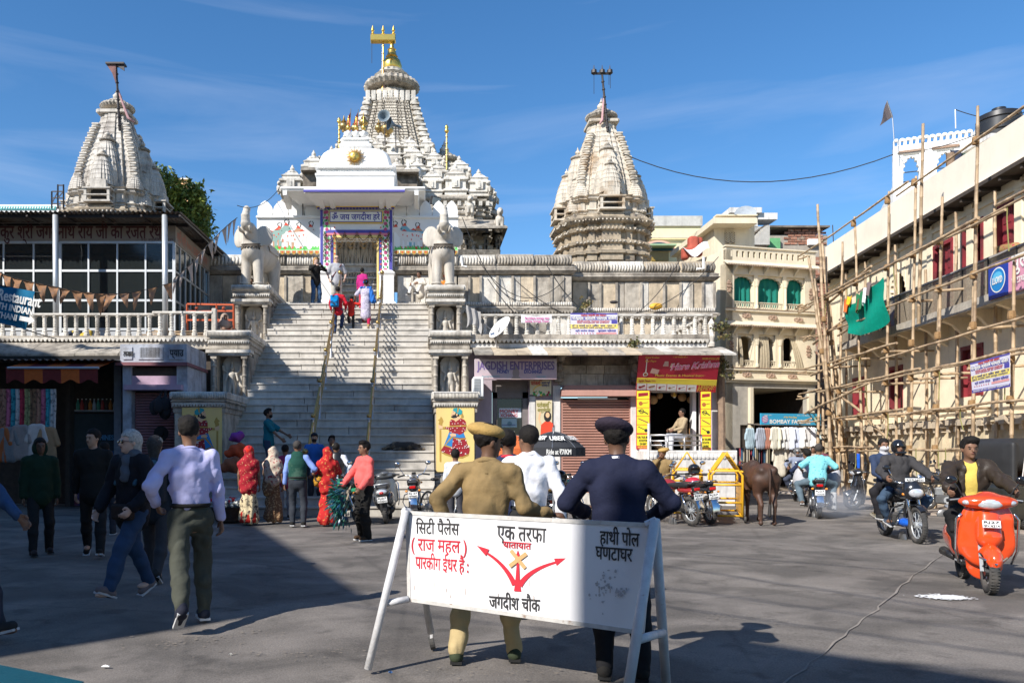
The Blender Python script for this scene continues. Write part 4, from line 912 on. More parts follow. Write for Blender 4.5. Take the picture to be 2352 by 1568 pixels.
def small_tower(cx,cy,zb,k,lab,base,stone,top_z):
 """k metres of half width; white clustered spire on dark moulded base"""
 t=tH('shrine_tower',lab,'temple tower',(cx,cy,base))
 H=top_z-zb
 b=MB();pl=[(x*1.0*k*1.13,y*k*1.13)for x,y in RAT];prof=[];z=base
 hb=zb-base
 for f,d in((0,.0),(.12,.0),(.14,.08),(.2,.1),(.23,-.02),(.34,-.02),(.36,.06),(.42,.08),(.45,-.08),(.62,-.08),(.64,.04),(.7,.08),(.72,-.02),(.78,-.02),(.8,.1),(.86,.2),(.9,.22),(.93,.05),(1,.0)):prof.append((d,base+hb*f))
 sweep(b,pl,prof,c=(cx,cy));b.mk('base',mat('weathered_brown_stone',(.38,.31,.22),var=.3,sc=6,bU=.8,bsc=14,c2=(.16,.13,.1),psc=1.6,pA=(.48,.64),sK=.5),t)
 for i in range(len(pl)):
  a,c=pl[i],pl[(i+1)%len(pl)];ln=math.hypot(c[0]-a[0],c[1]-a[1])
 b=MB()
 for f in(.4,.68,.85):
  Q=offs(pl,.1 if f<.8 else .2)
  for i in range(len(Q)):
   a,c=Q[i],Q[(i+1)%len(Q)];ln=math.hypot(c[0]-a[0],c[1]-a[1]);n=int(ln/.16)
   for j in range(n):u=(j+.5)/n;b.ell((cx+a[0]*(1-u)+c[0]*u,cy+a[1]*(1-u)+c[1]*u,base+hb*f-.03),.045,5,3)
 b.mk('bead_row',stone,t,kind='stuff')
 b=MB();hw=H*.2;pl2=[(x*k,y*k)for x,y in RAT]
 sweep(b,pl2,[(.12,zb),(.16,zb+hw*.06),(.02,zb+hw*.12),(.02,zb+hw*.2),(.1,zb+hw*.24),(.0,zb+hw*.3),(-.04,zb+hw*.32),(-.04,zb+hw*.7),(.03,zb+hw*.74),(.1,zb+hw*.8),(.02,zb+hw*.86),(.02,zb+hw*.92),(.1,zb+hw*.96),(0,zb+hw)],c=(cx,cy));b.mk('drum',stone,t)
 z1=zb+hw;Hs=H-hw
 main=[(z1,k*.86),(z1+Hs*.25,k*.79),(z1+Hs*.5,k*.66),(z1+Hs*.75,k*.5),(z1+Hs*.93,k*.36),(z1+Hs,k*.345)]
 b=MB();spire(b,cx,cy,main,14,.012);b.mk('spire',stone,t)
 zt_=z1+Hs
 b=MB();sweep(b,[(x*k*.36,y*k*.36)for x,y in ratha(((1,.9),(.95,.9),(.95,.92),(.94,.93),(.94,.94)))],[(0,zt_-.02),(.03,zt_),(.03,zt_+.12),(-.05,zt_+.14)],c=(cx,cy));b.mk('neck_slab',stone,t)
 b=MB();amalaka(b,cx,cy,zt_+.32,k*.40);b.mk('ribbed_disc',STONE,t,smt=30)
 b=MB();kalash(b,cx,cy,zt_+.3+k*.24,k*.1);b.mk('finial',stone,t,smt=50)
 for sx,sy in((1,-1),(-1,-1),(1,1)):
  b=MB()
  for i in range(11):
   f=.16+.72*i/11;z=z1+Hs*f;w=np.interp(z,[p[0]for p in main],[p[1]for p in main])*.8
   b.lA([(.04*k,-.08),(.105*k,-.03),(.11*k,.03),(.05*k,.08)],(cx+sx*w,cy+sy*w,z),12);b.box(cx+sx*w-.08*k,cx+sx*w+.08*k,cy+sy*w-.08*k,cy+sy*w+.08*k,z+.08,z+.14)
  b.mk('corner_cushions',stone,t,smt=30)
 def mini(ox,oy,zz,w,h,nm='side_spire'):
  b=MB();spire(b,cx+ox,cy+oy,[(zz,w),(zz+h*.35,w*.93),(zz+h*.7,w*.7),(zz+h,w*.42)],6,.008);o=b.mk(nm,stone,t)
  b=MB();amalaka(b,cx+ox,cy+oy,zz+h+w*.14,w*.46,16);b.mk('ribbed_disc',STONE,o,smt=30)
  b=MB();kalash(b,cx+ox,cy+oy,zz+h+w*.4,w*.16);b.mk('finial',stone,o,smt=50)
 for dx,dy in((0,-1),(1,0),(-1,0),(0,1)):
  mini(dx*k*.6,dy*k*.6,z1,k*.4,Hs*.56);mini(dx*k*.88,dy*k*.88,z1,k*.29,Hs*.34)
 for sx,sy in((1,-1),(-1,-1),(1,1),(-1,1)):
  mini(sx*k*.66,sy*k*.66,z1-.05,k*.2,Hs*.17);mini(sx*k*.72,sy*k*.3,z1,k*.17,Hs*.26);mini(sx*k*.3,sy*k*.72,z1,k*.15,Hs*.12)
  mini(sx*k*.8,sy*k*.52,zb+hw*.3,k*.2,hw*.75)
 for dx,dy in((0,-1),(1,0),(-1,0)):
  c0=(cx+dx*(k*1.08),cy+dy*(k*1.08));ww=k*.26;o=None
  q=MB();ex=(ww,.22)if dy else(.22,ww)
  bx=lambda a,c,e=0:q.box(c0[0]-ex[0]-e,c0[0]+ex[0]+e,c0[1]-ex[1]-e,c0[1]+ex[1]+e,a,c)
  bx(zb+hw*.12,zb+hw*.2,.08);bx(zb+hw*.72,zb+hw*.78,.1);bx(zb+hw*.42,zb+hw*.47,.06);q.box(c0[0]-ex[0]*.7,c0[0]+ex[0]*.7,c0[1]-ex[1]*.7,c0[1]+ex[1]*.7,zb+hw*.78,zb+hw*1.2)
  for sx in(-1,1):
   for sy in(-1,1):q.box(c0[0]+sx*ex[0]-.05,c0[0]+sx*ex[0]+.05,c0[1]+sy*ex[1]-.05,c0[1]+sy*ex[1]+.05,zb+hw*.2,zb+hw*.72)
  f=q.mk('balcony',stone,t)
  MB().box(c0[0]-ex[0]*.6,c0[0]+ex[0]*.6,c0[1]-ex[1]*.6,c0[1]+ex[1]*.6,zb+hw*.2,zb+hw*.7).mk('opening',DARK,f)
 return t
TW=mat('tower_plaster',(.58,.52,.43),r=.85,var=.18,sc=4,bU=.5,bsc=16,c2=(.4,.3,.2),psc=1.1,pA=(.52,.66),rand=.1,sK=.6)
TW2=mat('tower_marble',(.54,.5,.44),r=.85,var=.18,sc=4,bU=.5,bsc=14,c2=(.33,.29,.25),psc=1.3,pA=(.5,.68),rand=.1,sK=.7)
YT=36.0
small_tower(wx(1381,YT),YT,wz(519,YT),1.78,'pale clustered shrine tower with dark weathered base at right, behind the temple wall',wz(590,YT)-.6,TW,wz(292,YT))
YT2=33.5
small_tower(wx(270,YT2),YT2,wz(505,YT2),1.75,'grey white clustered shrine tower at left above the glazed pavilion',wz(560,YT2)-.6,TW2,wz(272,YT2))
def mast(a,c,lab,kind):
 a,c=Vector(a),Vector(c);t=tH('flag_mast',lab,'mast',a);d=c-a
 MB().tube([a,c],[.055,.045],8).mk('pole',IRON if kind else GOLD,t)
 for i in range(7):
  p=a+d*(i+.5)/7.5;b=MB();b.tube([p,p+d.normalized()*.04],.075,8);b.mk('ring',IRON if kind else BRASS,t)
 if kind==1:
  MB().cbox(c+Vector((0,0,.05)),(.75,.35,.07)).mk('cross_plate',IRON,t);MB().add([c+Vector(v)for v in((-.35,-.1,0),(.02,-.1,0),(.02,-.1,-.75),(-.12,-.12,-.35),(-.35,-.06,0),(.02,-.06,0),(.02,-.06,-.75),(-.12,-.08,-.35))],[(0,1,2,3),(7,6,5,4),(0,4,5,1),(1,5,6,2),(2,6,7,3),(3,7,4,0)]).mk('hanging_cloth',cH('faded_maroon',(.22,.12,.11)),t)
  MB().add([c+Vector(v)for v in((.02,-.1,0),(.36,-.1,0),(.37,-.1,-.25),(.2,-.12,-.14),(.02,-.06,0),(.36,-.06,0),(.37,-.06,-.25),(.2,-.08,-.14))],[(0,3,2,1),(4,5,6,7),(0,1,5,4),(1,2,6,5),(2,3,7,6),(3,0,4,7)]).mk('bracket',IRON,t)
 elif kind==2:
  for dx in(-.36,0,.34):MB().lA([(.05,0),(.13,.06),(.12,.2),(.03,.25),(.01,.42)],c+Vector((dx,0,0)),8).mk('bell',IRON,t,smt=40)
  MB().bar(c+Vector((-.4,0,.05)),c+Vector((.4,0,.05)),.08,.08).mk('cross_arm',IRON,t)
  b=MB();[b.tube([c+Vector((x,0,0)),c+Vector((x,0,-l))],.012,4)for x,l in((-.36,.85),(.3,.45),(.36,.6))];b.mk('bell_cord',IRON,t)
 else:
  MB().cbox(c+Vector((0,0,.0)),(1.45,.45,.38),bev=.04).mk('cross_board',GOLD,t)
  for dx in(-.6,0,.6):MB().lA([(.07,0),(.12,.1),(.05,.2),(.1,.3),(.01,.6)],c+Vector((dx,0,.18)),8).mk('finial',GOLD,t,smt=40)
  for dx in(-.65,.6):MB().tube([c+Vector((dx,0,-.1)),c+Vector((dx,0,-1.4 if dx<0 else-.6))],.018,4).mk('bell_cord',IRON,t)
 q=cH('pale_pink',(.5,.3,.3))
 b=MB();o2=a+Vector((-.35 if kind==2 else(.6 if kind else .12),0,.35 if kind else-.4))
 b.tube([c+d*-.12,c+d*-.35+Vector((0,.02,0)),(a+d*.3).lerp(o2,.6),o2],[.03,.045,.06,.05],6);b.mk('ribbon',q,t,smt=True)
mast(at(1396,303,YT-.75),at(1383,172,YT-.9),'dark ringed mast with bells leaning on the right shrine tower',2)
mast(at(275,300,YT2-.8),at(267,152,YT2-1.0),'dark ringed mast with a board and faded cloth on the left shrine tower',1)
mt=tH('main_temple','great carved stone temple with tall curved spire behind the white gate','temple',(wx(895,46),46,5))
YM=47.0;cx=wx(900,YM)
Zm=lambda y:wz(y,YM-2)
prof=[(Zm(560),4.3),(Zm(480),3.75),(Zm(420),3.2),(Zm(380),2.85),(Zm(330),2.4),(Zm(280),1.98),(Zm(240),1.68),(Zm(205),1.5)]
MT=mat('carved_spire_stone',(.5,.45,.37),r=.85,var=.28,sc=5,bU=1,bsc=9,c2=(.28,.24,.19),psc=1.4,pA=(.48,.7),sK=.42,dist=.05)
b=MB();spire(b,cx,YM,prof,46,.035,ratha(((1,.2),(.96,.2),(.96,.24),(.98,.24),(.98,.44),(.92,.44),(.92,.48),(.94,.48),(.94,.62),(.84,.62),(.84,.66),(.85,.66),(.85,.85))));b.mk('spire',MT,mt)
b=MB();P=smoothprof(prof,12)
for i in range(46):
 z=Zm(500)+(Zm(215)-Zm(500))*(i+.5)/46;w=np.interp(z,[p[0]for p in P],[p[1]for p in P])
 for j in range(-7,8):
  u=j/7.3*.56;yy=w*(1.0 if abs(u)<.33 else .965)
  b.cbox((cx+u*w+(.05 if i%2 else 0),YM-yy+.012,z),(.05,.03,.09))
o=b.mk('lattice_pits',STONED,mt);o['kind']='stuff'
for sx,sy in((1,-1),(-1,-1),(1,1)):
 b=MB()
 for i in range(19):
  z=Zm(470)+(Zm(212)-Zm(470))*i/19;w=np.interp(z,[p[0]for p in P],[p[1]for p in P])*.84;q=.1*w**.5+.06
  b.lA([(q*.6,-.19),(q*1.5,-.1),(q*1.6,.05),(q*.6,.16)],(cx+sx*w,YM+sy*w,z),14);b.box(cx+sx*w-q*1.2,cx+sx*w+q*1.2,YM+sy*w-q*1.2,YM+sy*w+q*1.2,z+.16,z+.26)
 b.mk('corner_cushions',SWh,mt,smt=30)
zt_=prof[-1][0]
b=MB();b.lA([(1.25,-.1),(1.2,.1),(1.15,.5)],(cx,YM,zt_),24);b.mk('neck',STONE,mt)
for i in range(9):x=cx-1.3+i*.325;MB().box(x-.13,x+.13,YM-1.56,YM-1.4,zt_-.45,zt_+.15,bev=.03).mk('crown_panel',SWh,mt)
b=MB();amalaka(b,cx,YM,zt_+.75,1.62,30);b.mk('ribbed_disc',STONE,mt,smt=30)
b=MB();b.lA([(.95,.0),(1.05,.1),(.7,.3),(.75,.4),(.45,.55)],(cx,YM,zt_+1.5),30,rib=.02);b.mk('upper_disc',SWh,mt,smt=30)
gz0=Zm(132)
b=MB();b.lA([(.3,-.1),(.52,.1),(.6,.45),(.5,.75),(.3,.95),(.36,1.0),(.3,1.08),(.22,1.35),(.26,1.42),(.15,1.5),(.1,1.75),(.14,1.85),(.05,2.05),(.01,2.3)],(cx,YM,gz0),18);b.mk('golden_finial',GOLD,mt,smt=40)
mast((wx(879,YM-1),YM-1,Zm(200)),(wx(880,YM-1),YM-1,Zm(69)),'golden mast with three finials at the top of the main temple spire',0)
for ox,yo,zb,w,h in((0,-3.1,Zm(490),1.7,Zm(385)-Zm(490)),(3.1,0,Zm(500),1.7,Zm(355)-Zm(500)),(-3.1,0,Zm(500),1.7,Zm(355)-Zm(500)),(2.9,-2.9,Zm(520),1.2,Zm(440)-Zm(520)),(-2.9,-2.9,Zm(520),1.2,Zm(440)-Zm(520))):
 b=MB();spire(b,cx+ox,YM+yo,[(zb,w),(zb+h*.4,w*.92),(zb+h*.75,w*.7),(zb+h,w*.5)],14,.03);o=b.mk('side_spire',MT,mt)
 b=MB();amalaka(b,cx+ox,YM+yo,zb+h+w*.16,w*.52,20);b.mk('ribbed_disc',STONE,o,smt=30)
 b=MB();kalash(b,cx+ox,YM+yo,zb+h+w*.42,w*.16);b.mk('finial',SWh,o,smt=50)
def tierblk(x0,x1,yf,yb,z0,z1,nmx,tw=.95,rows=3):
 b=MB();H=z1-z0;prof=[];n=max(1,round(H/1.1))
 for k in range(n):
  a=z0+H*k/n;h=H/n
  for f,d in((0,0),(.1,.0),(.12,.09),(.2,.12),(.24,.02),(.34,.0),(.37,.1),(.45,.12),(.5,-.05),(.68,-.05),(.7,.05),(.78,.14),(.86,.16),(.9,.02),(.99,0)):prof.append((d,a+h*f))
 sweep(b,stepped(x0,x1,yf,yb),prof);b.mk('hall_tier',STONE,mt)
 b=MB()
 for k in range(n):
  a=z0+H*k/n;h=H/n
  for(xa,ya,xb,yb_)in((x0,yf,x1,yf),(x1,yf,x1,yb)):
   ln=math.hypot(xb-xa,yb_-ya);m_=int(ln/.34)
   for j in range(m_):
    u=(j+.5)/m_;x,y=xa+(xb-xa)*u,ya+(yb_-ya)*u
    b.cbox((x,y,a+h*.59),(.16,.16,h*.2));b.ell((x+.17*(ya==yb_),y+.17*(ya!=yb_),a+h*.28),(.06,.06,.05),5,3)
 o=b.mk('carved_figures',SWh,mt);o['kind']='stuff'
 q=random.Random(int(x1*10))
 nx=max(2,round((x1-x0)/tw));ny=max(1,round((yb-yf)/tw))
 for i in range(nx):
  for(yy,m_)in((yf+tw*.5,1),):
   s_=tw*q.uniform(.95,1.1);inst(TUR,'roof_turret',mt,(x0+(i+.5)*(x1-x0)/nx,yy,z1-.03),scale=(s_,s_,s_*q.uniform(.95,1.25)))
 for i in range(1,ny):inst(TUR,'roof_turret',mt,(x1-tw*.5,yf+(i+.5)*(yb-yf)/ny,z1-.03),scale=(tw,tw,tw))
 for x in(x0+.1,x1-.1):inst(LION,'lion',mt,(x,yf-.25,z1+.0),rot=(0,0,q.uniform(-.5,.5)),scale=(.95,.95,.95))
def stepped(x0,x1,y0,y1):
 w=x1-x0;s_=.35;P=[(x0,y0+s_*2),(x0+s_,y0+s_*2),(x0+s_,y0+s_),(x0+s_*2.4,y0+s_),(x0+s_*2.4,y0),(x1-s_*2.4,y0),(x1-s_*2.4,y0+s_),(x1-s_,y0+s_),(x1-s_,y0+s_*2),(x1,y0+s_*2),(x1,y1),(x0,y1)]
 return P
def TB(pl,pr,pt,pb,Yf,Yb,tw=.95):tierblk(wx(pl,Yf),wx(pr,Yf),Yf,Yb,wz(pb,Yf),wz(pt,Yf),0,tw)
TB(640,1128,447,600,38.5,46,1.15)
TB(693,1080,418,447.5,39.6,46,1.1)
TB(735,1022,388,420,40.8,46,1.0)
TB(770,1000,360,392,41.8,46,.9)
TB(830,945,345,362,42.6,46,.7)
TB(1000,1142,470,600,40.5,47,1.0)
Yp=37.2;X=lambda x:wx(x,Yp);Z=lambda y:wz(y,Yp)
b=MB();x0,x1=X(1040),X(1166)
b.add([(x0,Yp,Z(524)),(x1,Yp,Z(524)),(x1-.5,Yp+1.2,Z(492)),(x0,Yp+1.2,Z(492)),(x0,Yp,Z(520)),(x1,Yp,Z(520)),(x1-.5,Yp+1.2,Z(488)),(x0,Yp+1.2,Z(488)),(x1,Yp+7,Z(520)),(x1-.5,Yp+7,Z(488)),(x1,Yp+7,Z(524)),(x1-.5,Yp+7,Z(492))],[(3,2,1,0),(4,5,6,7),(0,1,5,4),(5,8,9,6),(1,10,8,5),(1,2,11,10)])
b.mk('porch_eave',STONE,mt)
for px in(1075,1120,1148):pier(X(px),X(px),Yp+.9,Z(582),Z(524),mt,.14)
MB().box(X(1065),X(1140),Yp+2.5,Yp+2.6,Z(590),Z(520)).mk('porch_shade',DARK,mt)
b=MB();b.loft([[(X(1050),Yp+y,z),(X(1150),Yp+y,z),(X(1150),Yp+y+.12,z),(X(1050),Yp+y+.12,z)]for y,z in((.8,Z(590)),(.55,Z(566)))]);b.mk('porch_seat_back',STONE,mt)
MB().box(X(1040),X(1155),Yp+.6,Yp+6,Z(620),Z(582)).mk('porch_floor',STONE,mt)
inst(LION,'lion',mt,(X(1149),Yp+.4,Z(520)),scale=(1.5,1.5,1.7));inst(LION,'lion',mt,(X(1080),Yp+.3,Z(488)),scale=(1.4,1.4,1.5))
b=MB();b.box(wx(695,38),wx(735,38),37.4,39.2,wz(394,37.6),wz(388,37.6));b.box(wx(903,38),wx(962,38),37.4,39.2,wz(398,37.6),wz(392,37.6));b.mk('stone_eave',STONE,mt)
b=MB();b.box(wx(905,38),wx(958,38),37.8,39.3,wz(440,38),wz(398.5,38));b.box(wx(697,38),wx(733,38),37.8,39.3,wz(440,38),wz(394.5,38));b.split('hall_bay',STONED,mt)
def horn(p,d,lab):
 p,d=Vector(p),Vector(d).normalized();t=tH('loudspeaker',lab,'loudspeaker',p,group=None)
 M0=Matrix.Translation(p)@d.to_track_quat('Z','Y').to_matrix().to_4x4()
 MB().lA([(.06,-.3),(.08,-.2),(.05,0),(.09,.12),(.2,.28),(.3,.36),(.28,.36),(.18,.26),(.05,.1)],(0,0,0),16).xf(M0).mk('horn',mat('grey_blue_horn',(.13,.17,.2),r=.5),t,smt=50)
 MB().tube([p,p+Vector((0,.1,-1.2))],.025,6).mk('bracket',IRON,t)
horn(at(884,275,38),(-.1,-1,.1),'round horn loudspeaker facing the square on the temple roof')
horn(at(909,289,38),(-.9,-.5,.1),'horn loudspeaker seen from the side on the temple roof')
def flood(px,py,Y,lab,tilt=-25,w=.42):
 x,y,z=at(px,py,Y);t=tH('floodlight',lab,'floodlight',(x,y,z));M0=Matrix.Translation((x,y,z))@Matrix.Rotation(R(tilt),4,'Z')@Matrix.Rotation(R(20),4,'X')
 MB().box(-w/2,w/2,-.04,.08,-.16,.16,M0,.015).mk('housing',IRON,t);MB().box(-w/2+.03,w/2-.03,-.05,-.035,-.13,.13,M0).mk('lens',mat('lamp_glass',(.35,.4,.4),r=.15),t)
 MB().tube([(x,y+.05,z-.15),(x-.05,y+.4,z-.75)],.02,5).mk('stand',IRON,t)
flood(1001,462,30.5,'grey floodlight right of the white gate above the murals',35)
flood(695,472*.94+1,28.9,'floodlight at the left edge of the gate eave, above the merlons',-20)
for i,(px,py,s_)in enumerate(((790,290,1),(815,292,.8),(835,280,.9),(889,300,1.4),(870,292,.8))):
 x,y,z=at(px,py+8,40.5);b=MB();kalash(b,x,y,z-.1,.2*s_+.05);b.mk('pot_finial',BRASS,smt=50,label=['small brass pot finial furthest left on the hall roof','small dark brass pot finial second from left on the hall roof','brass pot finial behind the gate crest','largest brass pot finial below the loudspeakers','brass pot finial left of the largest one below the loudspeakers'][i],cat='finial')
BAL=MB().lA([(.085,0),(.085,.07),(.06,.09),(.075,.13),(.05,.17),(.062,.2),(.045,.24),(.062,.27),(.05,.3),(.065,.33),(.05,.36),(.06,.4),(.055,.5),(.08,.53),(.08,.56)],(0,0,0),8)
BALM=BAL.mesh('baluster',SWh,smt=30)
def balustrade(x0,x1,Y,zb,zt,lab,sp=.31,m=None,ry=0):
 t=tH('balustrade',lab,'balustrade',((x0+x1)/2,Y,zb));n=round((x1-x0)/sp);h=zt-zb-.07
 MB().box(x0-.04,x1+.04,Y-.09,Y+.09,zt-.07,zt,bev=.015).mk('handrail',SWh,t)
 for i in range(n):inst(BALM,'baluster',t,(x0+(i+.5)*(x1-x0)/n,Y,zb+rnd.uniform(-.002,.002)),rot=(0,0,rnd.uniform(0,3)),scale=(1,1,h/.56))
 return t
zb_,zt_b=wz(772,23.3),wz(720,23.3)
balustrade(-15.5,wx(356,23.3),23.3,zb_,zt_b,'long white stone balustrade of the left terrace in front of the glazed pavilion')
balustrade(wx(356,23.2),wx(488,23.2),23.15,zb_-.01,zt_b+.03,'short end section of the left balustrade next to the red gate')
MB().box(wx(488,23.2),wx(499,23.2),23.08,23.24,zb_,zt_b+.12,bev=.02).mk('stone_post',SWh,label='stone end post with knob of the left balustrade',cat='post')
te=tH('left_terrace','stone terrace edge with scalloped trim above the dark left shops','terrace',(-11,23,0))
zE1,zE2=wz(793,23),wz(772,23)
b=MB();b.box(-16,-6.16,23.0,28.9,zE1-.1,zE2);b.box(-16,-6.16,22.9,28.9,zE2-.08,zE2-.003);b.mk('floor_slab',STONE,te)
band(te,-16,-6.16,22.88,zE2-.17,SCALW,'scalloped_edge',1.3,1,1.1)
x=-16.0
while x<-7.6:
 w=rnd.uniform(.9,1.5);x2=min(x+w,-7.55);dz=rnd.uniform(-.015,.015)
 b=MB();b.add([(x+.01,22.0,wz(817,22)+dz),(x2-.01,22.0,wz(817,22)+dz),(x2-.01,23.0,zE1+.02),(x+.01,23.0,zE1+.02),(x+.01,22.0,wz(812,22)+dz),(x2-.01,22.0,wz(812,22)+dz),(x2-.01,23.0,zE1+.1),(x+.01,23.0,zE1+.1)],[(3,2,1,0),(4,5,6,7),(0,1,5,4),(1,2,6,5),(2,3,7,6),(3,0,4,7)])
 b.mk('eave_slab',STONE,te);x=x2
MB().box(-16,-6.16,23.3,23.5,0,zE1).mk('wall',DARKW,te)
pv=tH('glazed_pavilion','glazed pavilion with corrugated roof holding the silver chariot, at left','pavilion',(-12,25,4.9))
Yp=25.0;Yb=29.0;xr=-7.8;Zp=lambda y:wz(y,Yp);zf=wz(772,23.3)
HINDI=mat('beige_darkened_for_shade',(.24,.2,.16),r=.7,var=.15,sc=3)  # board colour darkened to carry the shade of the roof above
MB().box(-16.5,xr,Yp-.02,Yp+.05,Zp(557),Zp(519)).mk('fascia_board',HINDI,pv)
MB().box(xr,xr+.06,Yp-.02,Yb,Zp(557),Zp(519)).mk('fascia_board',HINDI,pv)
MRT=flat('red_darkened_for_shade',(.07,.015,.015))  # red lettering darkened in its colour for the same roof shade
text('1008 ठाकुर श्री जगन्नाथ राय जी का रजत रथ',.6,FR(-14.3,Yp-.02,Zp(548)),MRT,pv,bO=.016,wI=wx(372,Yp)+14.3)
text('श्री श्री १००८ ठाकुर जगन्नाथ',.4,frame((xr+.06,Yp+.15,Zp(549)),(0,1,0)),flat('faded_red',(.4,.12,.08)),pv,bO=.01,wI=3.5)
text('रथ समिति द्वारा',.14,FR(wx(325,Yp),Yp-.02,Zp(555.5)),MRT,pv,wI=1.0)
hz=[Zp(557),Zp(622),Zp(690),Zp(756)]
cols=[-16.4]+[wx(x,Yp)for x in(-60,9,78,139,204,270,335,400)]
for i,x in enumerate(cols):
 w=.09 if x in(cols[-1],)or i==4 else .05;MB().box(x-w/2,x+w/2,Yp-.03,Yp+.05,zf,hz[0]).mk('mullion',ALU,pv)
for z in hz:MB().box(-16.5,xr,Yp-.025,Yp+.045,z-.035,z+.035).mk('transom',ALU,pv)
for a,c in zip(cols,cols[1:]):
 for z0,z1 in list(zip(hz[1:],hz))+[(zf,hz[3])]:
  MB().box(a+.03,c-.03,Yp+.005,Yp+.015,z0+.04,z1-.04).mk('pane' if z0>zf+.01 else 'kick_panel',GLASS if z0>zf+.01 else mat('grey_laminate',(.4,.41,.42),var=.1),pv)
ys=[Yp+.02+(Yb-Yp)*i/7 for i in range(8)]
for y in ys:MB().box(xr-.03,xr+.04,y-.03,y+.03,zf,hz[0]).mk('mullion',ALU,pv)
for z in hz[:3]:MB().box(xr-.02,xr+.035,Yp,Yb,z-.03,z+.03).mk('transom',ALU,pv)
for a,c in zip(ys,ys[1:]):
 for z0,z1 in list(zip(hz[1:],hz))+[(zf,hz[3])]:MB().box(xr,xr+.01,a+.03,c-.03,z0+.03,z1-.03).mk('pane',GLASS,pv)
MB().box(-16.5,xr-.3,28.9,29.0,zf,Zp(519)).mk('back_wall',STONED,pv)
b=MB();x0,x1=-17.5,-7.25;y0,y1=23.9,29.6;nW=140
zr=lambda u,v:wz(486,23.9)+.12*v+.03*math.sin(u*nW*2*math.pi/2.0)
b.grid(lambda u,v:(x0+(x1-x0)*u,y0+(y1-y0)*v,zr(u,v)),nW*4,2);b.grid(lambda u,v:(x1-(x1-x0)*u,y0+(y1-y0)*v,zr(1-u,v)-.015),nW*4,2)
b.mk('corrugated_roof',CORR,pv,smt=True)
b=MB();zz=wz(494,24)
for y in(24.1,25.1,27,28.8):b.bar((x0,y,zz),(x1-.1,y,zz),.07,.1)
for x in np.arange(-16.5,-7,1.15):b.bar((x,23.95,zz-.03),(x,29,zz+.02),.05,.06)
b.mk('roof_frame',IRON,pv)
MB().box(-17,-7.9,24.6,24.64,Zp(521),zz-.05).mk('soffit_sheet',CORR,pv)
for px in(129,380):MB().tube([(wx(px,24),24,zf),(wx(px,24)-.02,24,zz)],.085,12).mk('post',ALU,pv,smt=True)
for i in range(5):MB().tube([(wx(300+i*18,24.2),24.2,zf+.1+.07*i),(wx(490,23.9)-.3*i,23.9,zf+.12+.06*(i%3))],.02,6).mk('bamboo_cane',BAMBOO,label=['bottom','second','third','fourth','top'][i]+' bamboo cane leaning along the left balustrade',cat='cane',group='bamboo canes behind the left balustrade')
HS=mat('silver_horse_paint',(.6,.6,.58),r=.4,var=.1)
hx,hy=wx(268,26.6),26.8
P=[('e',(0,0,.95),(.62,.24,.27),.06),('c',(.45,0,1.1),(.85,0,1.55),.2,.12,.08),('c',(.85,0,1.6),(1.1,0,1.38),.11,.07,.05),('c',(.83,.06,1.7),(.83,.07,1.8),.03,.015,.02),('c',(.83,-.06,1.7),(.83,-.07,1.8),.03,.015,.02),('c',(-.6,0,1.05),(-.8,0,.5),.06,.04,.04)]
for sx,yy in((.5,.13),(.45,-.13)):P+=[('c',(sx,yy,.85),(sx+.35,yy,.75),.1,.07,.04),('c',(sx+.35,yy,.75),(sx+.25,yy,.45),.06,.045,.03)]
for sx,yy in((-.45,.13),(-.5,-.13)):P+=[('c',(sx,yy,.85),(sx-.1,yy,.5),.13,.07,.04),('c',(sx-.1,yy,.5),(sx,yy,.02),.06,.05,.03)]
hr=tH('horse_statue','white and silver horse statue inside the glazed pavilion','statue',(hx,hy,zf),0,world=False)
sO('body',P,HS,hr,h=.03);MB().slab(lambda u,v:(-.3+u*.6,.27*math.sin((v-.5)*3),.95+.28*math.cos((v-.5)*3)),3,8,(0,0,.02)).mk('saddle_cloth',cH('gold_olive',(.25,.22,.08)),hr)
MB().tube([(.7,-.1,1.45),(.95,-.1,1.65),(1.05,-.06,1.4),(.85,-.12,1.35)],.018,5).mk('bridle',PRED,hr)
for i in range(6):
 x=wx(150+i*12,24.4);y=24.4+.1*(i%2)
 sO('bundle',[('e',(0,0,.14),(.2+.03*(i%3),.16,.16),.05),('e',(.08,.02,.28),(.12,.1,.1),.05)],[cH('pale_bundle',(.5,.5,.5)),cH('mustard',(.5,.35,.06)),cH('dark_slate',(.06,.07,.09))][i%3],h=.03,loc=(x,y,zf-.02),label=['pale cloth bundle at the left end behind the left balustrade','mustard cloth bundle behind the left balustrade','dark cloth bundle between pale and mustard ones behind the left balustrade','second pale cloth bundle behind the left balustrade','second mustard bundle near the balusters at left','small dark bundle at the right end of the heap behind balusters'][i],cat='bundle',group='cloth bundles on the left terrace')
rg=tH('metal_gate','orange red metal gate with a sun face at the end of the left balustrade','gate',(wx(505,23.4),23.5,zf))
RO=mat('red_oxide_paint',(.5,.09,.025),r=.5,var=.15)
b=MB();X=lambda x:wx(x,23.5);Z=lambda y:wz(y,23.5)
for a,c in(((430,698),(537,700)),((498,698),(498,758)),((537,698),(537,757)),((498,735),(537,735)),((498,757),(537,757)),((498,714),(537,714)),((430,698),(430,758)),((430,715),(498,715)),((430,735),(498,735))):b.bar((X(a[0]),23.5,Z(a[1])),(X(c[0]),23.5,Z(c[1])),.04,.05)
b.mk('frame',RO,rg)
